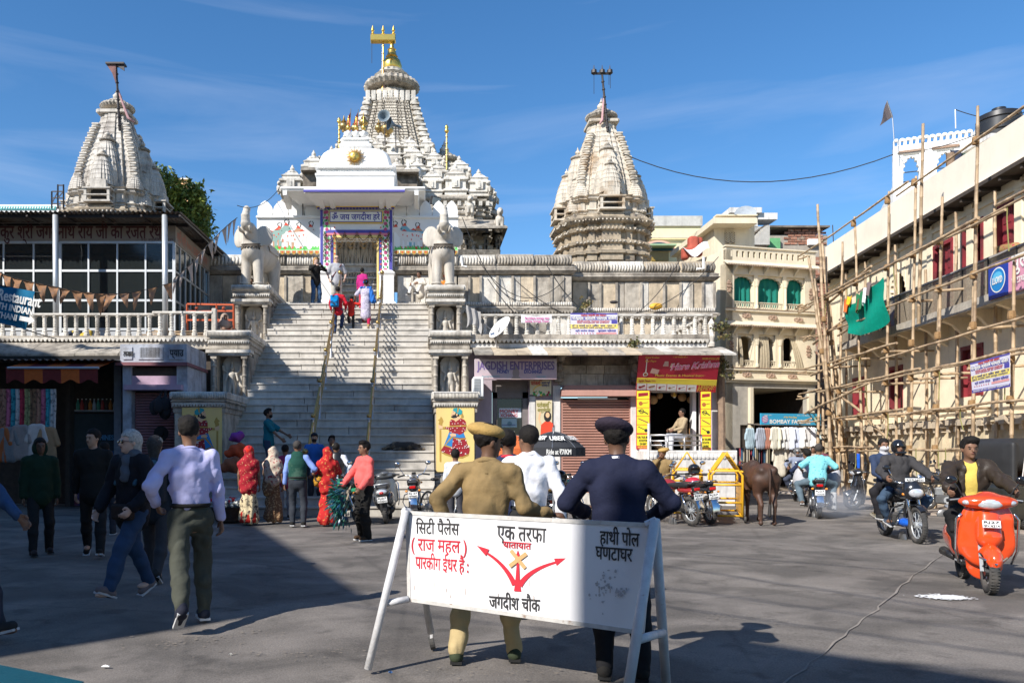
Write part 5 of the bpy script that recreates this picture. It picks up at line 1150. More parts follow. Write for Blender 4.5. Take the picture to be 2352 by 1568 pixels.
for px,py,r in((513,743,.16),(514,708,.05),(452,708,.05)):
 b=MB()
 for i in range(16):a=i*math.pi/8;b.add([(X(px)+r*.6*math.cos(a-.15),23.46,Z(py)+r*.6*math.sin(a-.15)),(X(px)+r*.6*math.cos(a+.15),23.46,Z(py)+r*.6*math.sin(a+.15)),(X(px)+r*1.3*math.cos(a),23.48,Z(py)+r*1.3*math.sin(a)),(X(px)+r*.5*math.cos(a),23.5,Z(py)+r*.5*math.sin(a))],[(0,1,2),(0,2,3),(1,3,2)])
 b.ell((X(px),23.46,Z(py)),(r*.7,.05,r*.7),10,6);b.mk('sun_face',RO,rg)
def bunting(pts,lab,n,seed,col):
 q=random.Random(seed);P=[Vector(p)for p in pts];t=tH('bunting',lab,'bunting',P[0]);C=[]
 for i in range(len(P)-1):
  for k in range(8):
   u=k/8;p0=P[max(i-1,0)];p1=P[i];p2=P[i+1];p3=P[min(i+2,len(P)-1)]
   C.append(.5*((2*p1)+(p2-p0)*u+(2*p0-5*p1+4*p2-p3)*u*u+(3*p1-p0-3*p2+p3)*u**3))
 C.append(P[-1]);MB().tube(C,.012,4).mk('string',WIREM,t)
 for i in range(n):
  f=(i+.4)/n*(len(C)-2);k=int(f);p=C[k].lerp(C[k+1],f-k);d=(C[k+1]-C[k]).normalized();w=.3;l=q.uniform(.42,.62);sw=q.uniform(-.35,.25);ti=q.uniform(-.3,.3)
  MB().slab(lambda u,v:p+d*(w*(u-.5)*(1-v)+sw*v*l)+Vector((0,ti*v*l+.03*math.sin(v*6+u*3),-v*l*(1-abs(sw)*.4))),3,5,(0,.004,0)).mk('flag',col,t,smt=True)
BU=cH('bunting_orange',(.36,.19,.1),c2=(.25,.15,.1),psc=6)
bunting([at(-40,600,21),at(15,632,21),at(110,655,21.2),at(205,672,21.5),at(300,672,22),at(410,645,23)],'faded orange pennant bunting sagging across the glazed pavilion',17,3,BU)
bunting([at(400,640,23),at(440,605,23.6),at(480,560,24.2),at(520,520,24.8),at(545,500,25.4)],'pale bunting rising from the pavilion corner to the left elephant',10,4,cH('bunting_pale',(.45,.36,.3)))
kx0,kx1,ky=wx(276,21),wx(429,21),21.0;kz=lambda y:wz(y,21)
ks=tH('water_kiosk','weathered blue white kiosk with lowered pink shutter and carved plaque, left of the stairs','kiosk',((kx0+kx1)/2,ky,0))
KW=mat('kiosk_paint',(.4,.42,.47),r=.8,var=.2,sc=4,bU=.4,c2=(.28,.28,.3),psc=1.5,pA=(.5,.6),sK=.5)
MB().box(kx0,kx1,ky,ky+1.9,kz(832),kz(790)).mk('fascia',KW,ks);MB().box(kx0+.05,kx0+.28,ky+.05,ky+1.9,0,kz(832)).mk('wall',KW,ks);MB().box(kx1-.28,kx1,ky+.05,ky+1.9,0,kz(832)).mk('wall',KW,ks)
MB().box(kx0-.08,kx1+.05,ky-.12,ky+1.9,kz(840),kz(832.5)).mk('ledge',mat('maroon_dust',(.2,.08,.09)),ks)
for a,c in((283,305),(318,376),(388,424)):
 f=MB().box(wx(a,21),wx(c,21),ky-.025,ky,kz(826),kz(797),bev=.008).mk('plaque',KW,ks)
text('टकशाला',.19,FR(wx(283,21)+.02,ky-.03,kz(818)),BLK,ks,bO=.008,wI=.26);text('प्याउ',.26,FR(wx(391,21),ky-.03,kz(818)),BLK,ks,bO=.01,wI=.36)
for i in range(6):text('श्री जल सेवा समिति जगदीश चौक',.06,FR(wx(323,21),ky-.03,kz(802+i*3.8)),BLK,ks,wI=.52)
PINK=mat('pink_shutter',(.34,.16,.17),r=.6,var=.15,sc=3,c2=(.26,.13,.13),psc=2)
b=MB();b.box(kx0+.28,kx1-.28,ky+.1,ky+.3,kz(895),kz(862));b.box(kx0+.15,kx1-.1,ky-.15,ky+.3,kz(896),kz(884));b.mk('shutter_box',mat('pink_fascia',(.4,.28,.36),var=.15),ks)
MB().box(kx0+.28,kx1-.28,ky+.12,ky+.2,kz(861),kz(843)).mk('grille',DARKW,ks)
def shutter(x0,x1,y,z0,z1,m,parent,pitch=.075):
 b=MB();b.box(x0,x1,-.012,.02,.003,pitch-.012);b.tube([(x0,-.02,pitch*.5),(x1,-.02,pitch*.5)],pitch*.36,6)
 me=b.mesh('slat',m);n=int((z1-z0)/pitch)
 for i in range(n):inst(me,'slat',parent,(0,y+rnd.uniform(-.003,.003),z0+i*pitch))
 MB().box(x0,x1,y+.03,y+.05,z0,z1).mk('backing',DARK,parent)
shutter(kx0+.3,kx1-.3,ky+.3,0.02,kz(895),PINK,ks)
hb=tH('hanging_bags','bunch of dark cloth bags hanging in front of the pink shutter','bags',at(380,900,20.7))
q=random.Random(5)
for i in range(7):
 x,y,z=at(372+q.uniform(-14,16),935+q.uniform(-8,12),20.7);sO('bag',[('e',(0,0,0),(.14,.07,.2),.03),('c',(0,0,.15),((wx(384,20.7)-x)*.9,0,wz(893,20.7)-z),.03,.012,.05)],cH('black_bag',(.03,.03,.035)),hb,h=.025,loc=(x-at(380,900,20.7)[0],y-20.7-.04*i,z-at(380,900,20.7)[2])).matrix_parent_inverse=Matrix()
for(px,py,r_,m,lb)in((370,995,17,cH('black_hat',(.02,.02,.02)),'black round hat hanging on the pink shutter'),(412,955,12,flat('blue_disc',(.1,.3,.5)),'pale blue disc hanging beside the black bags')):
 x,y,z=at(px,py,20.85);MB().lA([(.001,-.02),(r_/1829*20.8,-.02),(r_/1829*20.8,.01),(r_/1829*9,.02),(r_/1829*8,.06),(.001,.07)],(x,y,z),18,M=Matrix.Rotation(R(90),4,'X')).mk('hanging_disc',m,label=lb,cat='hat' if r_>15 else 'disc')
sh=tH('clothing_shop','dark clothing and cold drink shops under the left terrace','shop',(-12,22,0))
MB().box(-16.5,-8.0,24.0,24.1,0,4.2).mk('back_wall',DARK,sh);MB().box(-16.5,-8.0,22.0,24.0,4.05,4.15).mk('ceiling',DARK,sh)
MB().box(wx(270,22)-.1,wx(270,22)+.1,22,22.3,0,4).mk('pillar',mat('blue_grey_post',(.25,.27,.31),var=.2),sh)
MB().box(wx(150,22),wx(160,22),22,22.3,0,4).mk('pillar',DARKW,sh)
b=MB();b.grid(lambda u,v:(-14.5+u*(wx(278,21)+14.5),20.6+v*1.6,wz(830,21)+v*.12+.02*math.sin(u*230)),300,1);b.mk('tin_roof',CORR,sh)
aw=tH('striped_awning','scalloped orange and maroon shop awning at left','awning',(wx(120,20.5),20.5,wz(845,20.5)))
AWO=cH('awning_orange',(.5,.12,.03));AWR=cH('awning_maroon',(.16,.03,.03))
for i in range(5):
 x0=wx(18+i*42,20.3);x1=wx(18+(i+1)*42,20.3)
 MB().slab(lambda u,v:(x0+(x1-x0)*u,20.2+.02*v,wz(846,20.3)-v*(.34+.05*math.cos(u*6.28))),8,3,(0,.01,0)).mk('valance',AWO if i%2 else AWR,aw)
 MB().slab(lambda u,v:(x0+(x1-x0)*u,20.2+1.3*v,wz(846,20.3)+.35*v),2,2,(0,0,.01)).mk('canopy',AWR if i%2 else AWO,aw)
MB().tube([(wx(18,20.2),20.18,wz(845,20.2)),(wx(228,20.2),20.18,wz(845,20.2))],.03,6).mk('rail',ALU,aw)
sg=[('orange_tan',(.35,.18,.12)),('pink_floral',(.5,.14,.22)),('turquoise',(.05,.3,.36)),('white_scarf',(.5,.48,.46)),('crimson_scarf',(.4,.04,.07)),('olive_check',(.3,.3,.14)),('brown_print',(.25,.14,.08))]
q=random.Random(11)
for i in range(11):
 nm,c=sg[i%7];x=wx(i*11.5,20.4);w=.15;l=q.uniform(1.35,1.75)
 MB().slab(lambda u,v:(x+w*u-.0+.01*math.sin(v*7),20.4+.03*math.sin(u*9+i),wz(893,20.4)-l*v),5,6,(0,.01,0)).mk('hanging_scarf',cH(nm,c,c2=tuple(k*.45 for k in c),psc=12),smt=True,label=f"{['first', 'second', 'third', 'fourth', 'fifth', 'sixth', 'seventh', 'eighth', 'ninth', 'tenth', 'eleventh'][i]} scarf from the left, {nm.replace('_', ' ')}, hanging at the left shop",cat='scarf',group='scarves hanging at the left shop')
for i,(px,py,nm,c)in enumerate(((20,1010,'black_print',(.2,.2,.2)),(48,1005,'grey_kurta',(.3,.26,.24)),(85,1003,'white_kurta',(.55,.5,.46)),(110,1010,'tan_kurta',(.35,.22,.12)),(3,1010,'rust',(.4,.12,.04)))):
 x,y,z=at(px,py,20.3)
 sO('hanging_shirt',[('c',(-.08,0,.25),(-.1,0,-.45),.1,.14,.05,(0,1,0),2.5),('c',(.08,0,.25),(.1,0,-.45),.1,.14,.05,(0,1,0),2.5),('c',(-.16,0,.25),(-.26,0,-.1),.06,.07,.04),('c',(.16,0,.25),(.26,0,-.1),.06,.07,.04)],cH(nm,c),h=.03,loc=(x,y,z),label=['black and white printed top','grey kurta','white kurta','tan kurta','rust coloured top'][i]+' hanging at the front of the left clothing shop',cat='shirt')
ct=tH('drinks_counter','cold drink counter with glass case and bottle shelf in the shaded left shop','counter',(wx(215,22.5),22.4,0))
X=lambda x:wx(x,22.5);Z=lambda y:wz(y,22.5)
MB().box(X(158),X(270),22.4,23.2,0,Z(1035)).mk('front_panel',mat('blue_counter',(.03,.09,.22),c2=(.3,.04,.04),psc=2),ct);MB().box(X(160),X(270),22.45,23.1,Z(1035),Z(950)).mk('glass_case',mat('case_glass',(.06,.075,.08),r=.12),ct)
MB().box(X(160),X(270),22.5,23.1,Z(945),Z(941)).mk('shelf',ALU,ct)
text('CHINESE',.2,FR(X(225),22.4,Z(1010)),flat('cyan_letters',(.1,.3,.5)),ct,bO=.01,wI=.55)
for i in range(10):
 x=X(172+i*9.5);m=[flat('green_bottle',(.05,.3,.2)),flat('red_bottle',(.4,.03,.03)),flat('cola_bottle',(.05,.02,.02)),flat('orange_bottle',(.6,.2,.02)),flat('clear_bottle',(.4,.45,.5))][i%5]
 o=MB().lA([(.05,0),(.055,.15),(.045,.2),(.02,.26),(.02,.3)],(x,22.7,Z(941)),8).mk('bottle',m,smt=40,label=['green','red','dark cola','orange','clear'][i%5]+' drink bottle, '+('left' if i<5 else 'right')+' half of the shelf in the left shop',cat='bottle',group='bottles on the left shop shelf')
 MB().lA([(.022,.3),(.022,.33)],(x,22.7,Z(941)),8).mk('cap',WHITE,o)
bn=tH('restaurant_banner','tilted blue restaurant banner with white lettering at the left edge','banner',at(40,700,14))
A=Vector(at(-60,643,14));B_=Vector(at(83,671,14));C_=Vector(at(57,757,14));D_=Vector(at(-70,722,14))
n_=(B_-A).cross(D_-A).normalized()
MB().slab(lambda u,v:(A.lerp(B_,u)).lerp(D_.lerp(C_,u),v)+Vector((0,.05*math.sin(u*5+v*2),.01*math.sin(u*9)*v)),14,8,(0,.01,0)).mk('sheet',cH('banner_blue',(.015,.16,.3),bU=.2),bn,smt=True)
Mb=frame(A+(D_-A)*.42+(B_-A)*.45+Vector((0,-.07,0)),B_-A,A-D_)
text('Restaurant',.27,Mb,PWHT,bn,bO=.012,wI=.75);
Mb=frame(A+(D_-A)*.68+(B_-A)*.46+Vector((0,-.07,0)),B_-A,A-D_);text('TH INDIAN',.16,Mb,PWHT,bn,bO=.01,wI=.62)
Mb=frame(A+(D_-A)*.93+(B_-A)*.42+Vector((0,-.07,0)),B_-A,A-D_);text('STHANI',.15,Mb,PWHT,bn,bO=.008,wI=.4)
fP([[(.45,.02),(.62,.02),(.62,-.03),(.72,.06),(.62,.15),(.62,.1),(.45,.1)]],Mb,PWHT,bn,'arrow',.005)
wire(at(-60,640,14),at(92,672,14.05),.02,.012,'cable','thin cable holding the blue banner at left')
wire(at(-30,715,14),at(130,778,16),.05,.01,'cable','black cable sloping below the blue banner at left')
wire(at(545,472,25),at(640,435,30),.3,.012,'cable','thin wire from the left elephant trunk to the gate eave')
pw=tH('rooftop_parapet','white parapet with teal scalloped trim behind the pavilion at far left','building',(wx(60,33),33,8))
MB().box(-22,wx(135,33),33,36,5,wz(470,33)).mk('wall',WHITE,pw)
b=MB();[b.tube([(-17+i*.2,32.97,wz(478,33)+.0),(-16.95+i*.2,32.95,wz(476,33)),(-16.9+i*.2,32.97,wz(478,33))],.05,5)for i in range(9)]
MB().box(-18.5,wx(129,33),32.96,33,wz(482,33),wz(474.5,33)).mk('teal_band',flat('teal_tile',(.05,.4,.4)),pw)
b=MB();[b.ell((wx(4+i*6,32.95),32.95,wz(478,33)),(.04,.02,.04),6,4)for i in range(21)];b.mk('white_beads',WHITE,pw)
fr=tH('tank_stand','dark welded steel tank stand frame against the sky at far left','frame',at(133,470,32))
b=MB();X=lambda x:wx(x,32);Z=lambda y:wz(y,32)
for px in(119,133,146):b.bar((X(px),32,Z(480)),(X(px),32,Z(424 if px>125 else 440)),.05,.05)
for py in(426,440,455,468):b.bar((X(133 if py<435 else 119),32,Z(py)),(X(146),32,Z(py)),.04,.04)
b.bar((X(133),32,Z(455)),(X(146),32,Z(440)),.03,.03);b.bar((X(119),32,Z(468)),(X(133),32,Z(440)),.03,.03);b.mk('bars',IRON,fr)
ph=tH('distant_house','small peach coloured house roof behind the tree','house',(wx(413,60),60,0))
MB().box(wx(396,60),wx(432,60),60,64,5,wz(414,60)).mk('wall',mat('orange_plaster',(.75,.45,.22)),ph);MB().box(wx(394,60),wx(434,60),59.8,64,wz(414,60),wz(411,60)).mk('roof_slab',PEACHL,ph)
def tree(cx,cy,z0,blobs,lab,seed=1,n=5200,col=(.27,.3,.05),c2=(.1,.15,.03)):
 q=random.Random(seed);t=tH('tree',lab,'tree',(cx,cy,0))
 LM=mat('leaf_green',col,r=.55,var=.35,sc=6,c2=c2,psc=1.4,pA=(.4,.6),spec=.4)
 b=MB();b.tube([(cx,cy,-.1),(cx+.1,cy,z0*.5),(cx-.1,cy,z0)],[.3,.24,.18],8)
 for(x,y,z,r)in blobs:b.tube([(cx-.05,cy,z0-.5),((cx+x)/2+.1,(cy+y)/2,(z0+z)/2),(x,y,z)],[.12,.08,.03],6)
 b.mk('trunk',DARKW,t)
 b=MB();tot=sum(r**2 for*_,r in blobs)
 for(x,y,z,r)in blobs:
  for _ in range(int(n*r*r/tot/8)):
   d=Vector((q.gauss(0,1),q.gauss(0,1),q.gauss(0,1))).normalized()*r*(q.random()**.3)*q.uniform(.75,1.12);c=Vector((x,y,z))+d*1.0
   for _k in range(8):
    a=q.uniform(0,6.28);o=c+Vector((q.gauss(0,.12),q.gauss(0,.12),q.gauss(0,.1)));dr=Vector((math.cos(a),math.sin(a),q.uniform(-1.6,-.1))).normalized();l=q.uniform(.16,.3);sd=dr.cross(Vector((q.gauss(0,1),q.gauss(0,1),1))).normalized()*l*.2
    b.add([o,o+dr*l*.5+sd,o+dr*l,o+dr*l*.5-sd],[(0,1,2,3)])
 b.mk('crown',LM,t)
Yt=36.5;bl=[]
q=random.Random(4)
for px,py,r in((362,395,.5),(385,430,.85),(420,455,.9),(440,475,.9),(455,440,.5),(400,500,1.0),(440,520,.9),(465,500,.6),(380,470,.9),(470,530,.5),(420,560,.9),(370,540,.9)):
 x,y,z=at(px,py,Yt+q.uniform(-.8,.8));bl.append((x,y,z,r))
tree(wx(415,Yt),Yt,wz(545,Yt),bl,'leafy green tree behind the pavilion, right of the left tower',5,9000)
def wG(b,M0,x0,x1,z0,z1,th,ops):
 xs=sorted({x0,x1}|{o[0]for o in ops}|{o[1]for o in ops});
 for a,c in zip(xs,xs[1:]):
  m=(a+c)/2;cuts=sorted([(o[2],o[3])for o in ops if o[0]<m<o[1]]);z=z0
  for p,q in cuts+[(z1,z1)]:
   if p>z+1e-4:b.box(a,c,0,th,z,p,M0)
   z=max(z,q)
def cusped(x0,x1,zs,zt,ztop,n=7,cusp=.035):
 """spandrel outline above a cusped arch opening"""
 cx_,rx,rz=(x0+x1)/2,(x1-x0)/2,zt-zs;P=[(x0,ztop),(x0,zs)]
 for i in range(n*5+1):
  a=math.pi*(1-i/(n*5));ph=(i%5)/5;bU=cusp*abs(math.sin(math.pi*ph));P.append((cx_+(rx-cusp+bU)*math.cos(a),zs+(rz-cusp+bU)*math.sin(a)))
 return P+[(x1,zs),(x1,ztop)]
YS=23.2;X=lambda x:wx(x,YS);Z=lambda y:wz(y,YS)
rt=tH('shop_building','row of stone and plaster shops under the right terrace','shop building',(5,YS,0))
zs1=wz(770,23.1)
b=MB();b.box(1.37,8.2,23.0,29.25,Z(802),zs1-.12);b.box(1.37,8.25,22.9,29.25,zs1-.12,zs1);b.mk('terrace_slab',STONE,rt)
band(rt,1.4,8.25,22.88,zs1-.25,SCALW,'scalloped_edge',1.3,1,1.1)
b=MB();b.box(1.38,8.2,22.96,23.0,Z(800),zs1-.26);b.mk('stained_band',WHITED,rt)
x=wx(1086,22)+.05
while x<wx(1690,22):
 w=rnd.uniform(.35,.75);x2=min(x+w,wx(1692,22));dz=rnd.uniform(-.012,.012)
 b=MB();b.add([(x+.006,22.0,wz(815,22)+dz),(x2-.006,22.0,wz(815,22)+dz),(x2-.006,23.0,Z(803)),(x+.006,23.0,Z(803)),(x+.006,22.0,wz(811,22)+dz),(x2-.006,22.0,wz(811,22)+dz),(x2-.006,23.0,Z(799)),(x+.006,23.0,Z(799))],[(3,2,1,0),(4,5,6,7),(0,1,5,4),(1,2,6,5),(2,3,7,6),(3,0,4,7)])
 b.mk('eave_slab',rnd.choice((STONE,SWh,STONEO)),rt);x=x2
MAUVE=mat('mauve_wall',(.4,.33,.38),r=.8,var=.12,sc=3,bU=.25,sK=.2)
b=MB();M0=Matrix.Translation((0,YS,0))
wG(b,M0,X(1090),X(1460),0,Z(803),.3,[(X(1130),X(1214),0,Z(873)),(X(1288),X(1447),0,Z(888)),(X(1281),X(1458),Z(886),Z(818))])
b.mk('wall',MAUVE,rt)
MB().box(1.36,X(1090),YS+.1,YS+.4,0,Z(803)).mk('side_wall',MAUVE,rt)
for a,c in((1215,1229),(1268,1286),(1447,1461)):MB().box(X(a),X(c),YS-.1,YS+.02,0,Z(886 if a>1215 else 910),bev=.01).mk('white_pier',WHITED,rt)
b=MB();
for i,(za,zc)in enumerate(((818,838),(838,858),(858,886))):
 x=X(1281)
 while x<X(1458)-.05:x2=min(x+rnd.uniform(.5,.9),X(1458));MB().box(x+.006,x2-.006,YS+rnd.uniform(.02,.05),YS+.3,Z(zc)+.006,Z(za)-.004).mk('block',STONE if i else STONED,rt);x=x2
for px in(1281,1456):
 x=X(px);b=MB();b.box(x-.14,x+.14,YS-.25,YS+.02,Z(868),Z(855));b.box(x-.1,x+.1,YS-.2,YS+.02,Z(855),Z(835));b.box(x-.16,x+.16,YS-.35,YS+.02,Z(835),Z(826));b.box(x-.12,x+.12,YS-.75,YS+.02,Z(826),Z(816));b.ell((x,YS-.6,Z(826)),(.1,.12,.12));b.ell((x,YS-.3,Z(846)),(.12,.12,.15));b.lA([(.12,-.1),(.14,0),(.1,.06)],(x,YS-.12,Z(870)),10);b.mk('bracket',STONE,rt)
SHB=mat('pink_shutter_box',(.46,.25,.2),r=.65,var=.12,sc=2,sK=.15);SHS=mat('brown_pink_shutter',(.4,.21,.16),r=.55,var=.12,sc=2,sK=.12)
b=MB();sweep(b,rect(X(1285),X(1457),YS-.38,YS+.1),[(0,Z(911)),(0,Z(899)),(-.1,Z(888)),(-.12,Z(886))]);b.mk('shutter_box',SHB,rt)
shutter(X(1291),X(1445),YS-.02,.3,Z(914),SHS,rt,.078)
MB().tube([(X(1325),YS-.12,Z(916)),(X(1415),YS-.12,Z(916))],.03,6).mk('shutter_lamp',ALU,rt)
for px in(1288,1448):MB().box(X(px)-.05,X(px)+.05,YS-.06,YS+.05,.2,Z(914)).mk('shutter_guide',SHS,rt)
MB().box(X(1285),X(1457),YS-.3,YS+.1,0,.32).mk('sill',SWh,rt)
DB=mat('grey_brown_frame',(.16,.14,.135),r=.6,var=.15)
b=MB();b.box(X(1130),X(1214),YS+.12,YS+.16,Z(900),Z(873));b.mk('roller_box',DB,rt)
b=MB();b.box(X(1132),X(1143),YS+.1,YS+.2,0,Z(900));b.box(X(1201),X(1214),YS+.1,YS+.2,0,Z(900));b.box(X(1132),X(1214),YS+.1,YS+.2,Z(914),Z(900));b.mk('door_frame',DB,rt)
MB().box(X(1143),X(1201),YS+.2,YS+.22,.3,Z(914)).mk('door_glass',mat('dark_glass',(.012,.014,.016),r=.1),rt)
MB().tube([(X(1141),YS+.08,Z(982)),(X(1141),YS+.05,Z(963))],.02,6).mk('door_handle',CHROME,rt)
MB().box(X(1130),X(1214),YS-.1,YS+.6,0,.3).mk('threshold',SWh,rt)
def paper(px0,px1,py0,py1,Y,nm,lab,m,cat='notice',lines=()):
 t=tH(nm,lab,cat,((wx(px0,Y)+wx(px1,Y))/2,Y,wz(py1,Y)));MB().box(wx(px0,Y),wx(px1,Y),Y-.012,Y,wz(py1,Y),wz(py0,Y)).mk('sheet',m,t)
 for(s,sz,x,y,mm,w,bd)in lines:text(s,sz,FR(wx(x,Y),Y-.012,wz(y,Y)),mm,t,bO=bd,wI=w)
 return t
RDL=flat('red_lettering',(.5,.02,.03));BLL=flat('blue_lettering',(.04,.05,.25));PAPER=flat('paper',(.62,.66,.7))
paper(1146,1197,937,959,YS+.19,'paper_notice','white paper reading MONEY EXCHANGE on the dark shop door',PAPER,lines=(('MONEY',.14,1148,948,RDL,.55,.006),('XCHANG',.13,1149,957,RDL,.5,.006)))
p=paper(1152,1187,961,981,YS+.19,'banknote_poster','pale blue banknote poster on the dark shop door',flat('pale_blue_paper',(.35,.5,.55)))
fP([circ(0,0,.07)],FR(X(1172),YS+.178,Z(972)),flat('blue_grey_ink',(.15,.28,.33)),p,'portrait_oval');fP([[(-.2,-.1),(.2,-.1),(.2,-.08),(-.2,-.08)]],FR(X(1170),YS+.178,Z(968)),BLL,p,'printed_line')
sgn=tH('money_exchange_sign','long pink sign lettered JAGDISH ENTERPRISES above the money exchange','sign',(X(1184),22.55,Z(871)))
Ys=22.55;XX=lambda x:wx(x,Ys);ZZ=lambda y:wz(y,Ys)
MB().box(XX(1090),XX(1279),Ys,Ys+.12,ZZ(871),ZZ(824),bev=.01).mk('board',mat('faded_pink_board',(.5,.36,.38),r=.6,var=.08,c2=(.42,.38,.42),psc=.8),sgn)
text('JAGDISH ENTERPRISES',.33,FR(XX(1096),Ys,ZZ(848.5)),flat('purple_letters',(.15,.1,.25)),sgn,bO=.016,wI=XX(1273)-XX(1096))
text('MONEY',.14,FR(XX(1142),Ys,ZZ(857)),BLL,sgn,bO=.008,wI=.34);text('EXCHANGE',.14,FR(XX(1204),Ys,ZZ(857)),BLL,sgn,bO=.008,wI=.5)
text('Bhagwat Singh Paliwal 9829993456',.07,FR(XX(1107),Ys,ZZ(866)),flat('teal_letters',(.1,.35,.4)),sgn,wI=.5);text('9460376605',.07,FR(XX(1232),Ys,ZZ(867)),flat('teal_letters',(.1,.35,.4)),sgn,wI=.26)
fP([circ(0,-.02,.1,10,.15),[(-.14,.1),(.14,.1),(0,.2)],[(-.15,-.2),(.15,-.2),(.1,-.12),(-.1,-.12)]],FR(XX(1185),Ys,ZZ(855)),flat('crest_grey',(.28,.22,.2)),sgn,'crest')
ac=tH('air_conditioner','white air conditioner box on the wall left of the money exchange sign','air conditioner',(wx(1098,22.4),22.4,wz(912,22.4)))
b=MB();b.box(wx(1087,22.3),wx(1111,22.3),22.3,23.1,wz(911,22.3),wz(865,22.3),bev=.015);b.mk('casing',WHITE,ac)
MB().box(wx(1089,22.3),wx(1103,22.3),22.285,22.3,wz(907,22.3),wz(869,22.3)).mk('grille',mat('ac_grille',(.3,.3,.29),var=.2,sc=60),ac)
for i in range(11):MB().box(wx(1089,22.3),wx(1103,22.3),22.275,22.285,wz(907-i*3.5,22.3),wz(907-i*3.5,22.3)+.015).mk('louvre',ALU,ac)
MB().box(wx(1085,22.3),wx(1113,22.3),22.35,23.2,wz(914,22.3),wz(912,22.3)).mk('shelf',SWh,ac)
p=paper(1217,1266,873,906,YS-.13,'medicine_poster','cream poster with herbs and bottles above the tall portrait poster',flat('cream_print',(.68,.62,.42)),'poster',(('पतंजलि',.16,1219,884,RDL,.32,.006),('उत्पाद यहाँ',.08,1244,881,BLL,.24,.004),('उपलब्ध है',.08,1244,887,BLL,.22,.004)))
q=random.Random(8)
for m,n in((PGRN,12),(PRED,6),(PYEL,6),(PWHT,5)):fP([circ(q.uniform(-.25,.25),q.uniform(-.12,0),q.uniform(.015,.04),7)for _ in range(n)],FR(wx(1241,YS),YS-.142,Z(899)),m,p,'printed_produce',.003+.001*n/12)
fP([stroke([(-.3*math.cos(a),.22*math.sin(a)-.2)for a in np.linspace(.2,1.6,6)],.03)],FR(wx(1246,YS),YS-.142,Z(886)),PYEL,p,'printed_arc')
p=paper(1231,1268,919,1000,YS-.14,'portrait_poster','tall poster of a bearded figure in orange beside the shutter',flat('beige_print',(.6,.52,.34)),'poster',(('पतंजलि',.18,1233,935,flat('olive_letters',(.25,.22,.04)),.4,.01),('आयुर्वेदिक',.13,1234,945,flat('olive_letters',(.25,.22,.04)),.38,.006)))
Mp=FR(X(1255),YS-.152,Z(985));fP([[(-.2,-.2),(.17,-.2),(.17,.16),(.08,.22),(-.06,.22),(-.18,.12)]],Mp,PORG,p,'printed_robe',.002);fP([circ(.01,.36,.11,12,.16)],Mp,PBLK,p,'printed_hair',.003);fP([circ(.01,.4,.06,10,.08)],Mp,PSKIN,p,'printed_face',.005);fP([stroke([(-.18,.12),(-.24,.3),(-.2,.48)],.05)],Mp,PSKIN,p,'printed_arm',.003)
ms=tH('music_shop','open fronted musical instrument shop on a raised platform at the right end of the row','shop',(wx(1550,YS),YS,0))
xa,xb=X(1461),X(1655);zp=Z(1034)
b=MB();wG(b,M0,xa,xb,zp,Z(803),.25,[(X(1493),X(1610),zp,Z(900))]);b.mk('wall',WHITED,ms)
b=MB();b.box(xa,xb,YS+3.5,YS+3.6,zp,Z(803));b.box(xa,xa+.1,YS+.2,YS+3.5,zp,Z(803));b.box(xb-.1,xb,YS+.2,YS+3.5,zp,Z(803));b.box(xa,xb,YS+.2,YS+3.6,Z(820),Z(815));b.mk('interior',DARK,ms)
b=MB();b.box(xa-.05,xb+.1,YS-1.0,YS+3.6,.9,zp-.0,bev=.02);b.box(xa,xb+.05,YS-.95,YS+3.6,0,.9);b.mk('platform',WHITED,ms)
b=MB();n=22
for i in range(n):b.ell((xa+(i+.5)*(xb-xa)/n,YS-1.0,zp-.18),(.07,.05,.08),6,4)
b.mk('carved_edge',WHITED,ms)
MB().box(X(1592),X(1600),YS+.05,YS+.3,zp,Z(900)).mk('inner_post',WHITE,ms)
rl=tH('steel_railing','steel tube railing in front of the music shop platform','railing',(X(1550),YS-.9,zp))
Yr_=YS-.85
for py in(999,1012,1022):MB().tube([(wx(1494,Yr_),Yr_,wz(py,Yr_)),(wx(1611,Yr_),Yr_,wz(py,Yr_))],.028 if py<1000 else .018,8).mk('rail',STEEL,rl,smt=True)
for px in(1494,1533,1572,1611):MB().tube([(wx(px,Yr_),Yr_,zp-.02),(wx(px,Yr_),Yr_,wz(999,Yr_))],.025,8).mk('post',STEEL,rl,smt=True)
MB().tube([(wx(1488,21.8),21.8,0),(wx(1490,21.8),21.8,wz(972,21.8))],.035,8).mk('striped_post',WHITED,label='slim mottled metal post at the left corner of the music shop',cat='post')
def drum(px,py,Y,r,h,lab,tilt=0):
 x,y,z=at(px,py,Y);t=tH('drum',lab,'drum',(x,y,z),0,world=False);M_=Matrix.Rotation(R(tilt),4,'Y')
 MB().lA([(r*.8,0),(r*1.05,h*.5),(r*.9,h)],n=16).xf(M_).mk('shell',mat('drum_wood',(.45,.28,.12),r=.5),t,smt=40);MB().lA([(r*.92,h),(r*.9,h+.02)],n=16).xf(M_).mk('skin',WHITE,t);MB().lA([(r*.35,h+.02),(r*.3,h+.025)],n=12).xf(M_).mk('black_patch',BLK,t)
 b=MB();[b.tube([(r*.93*math.cos(a),r*.93*math.sin(a),h),(r*.82*math.cos(a+.2),r*.82*math.sin(a+.2),0)],.008,4)for a in np.linspace(0,6.28,13)[:-1]];b.xf(M_).mk('lacing',STONEO,t)
drum(1577,1029,YS+.4,.2,.32,'barrel drum with pale lacing beside the seated musician');drum(1507,1030,YS+.2,.2,.16,'round pale drum by the left end of the shop railing',60)
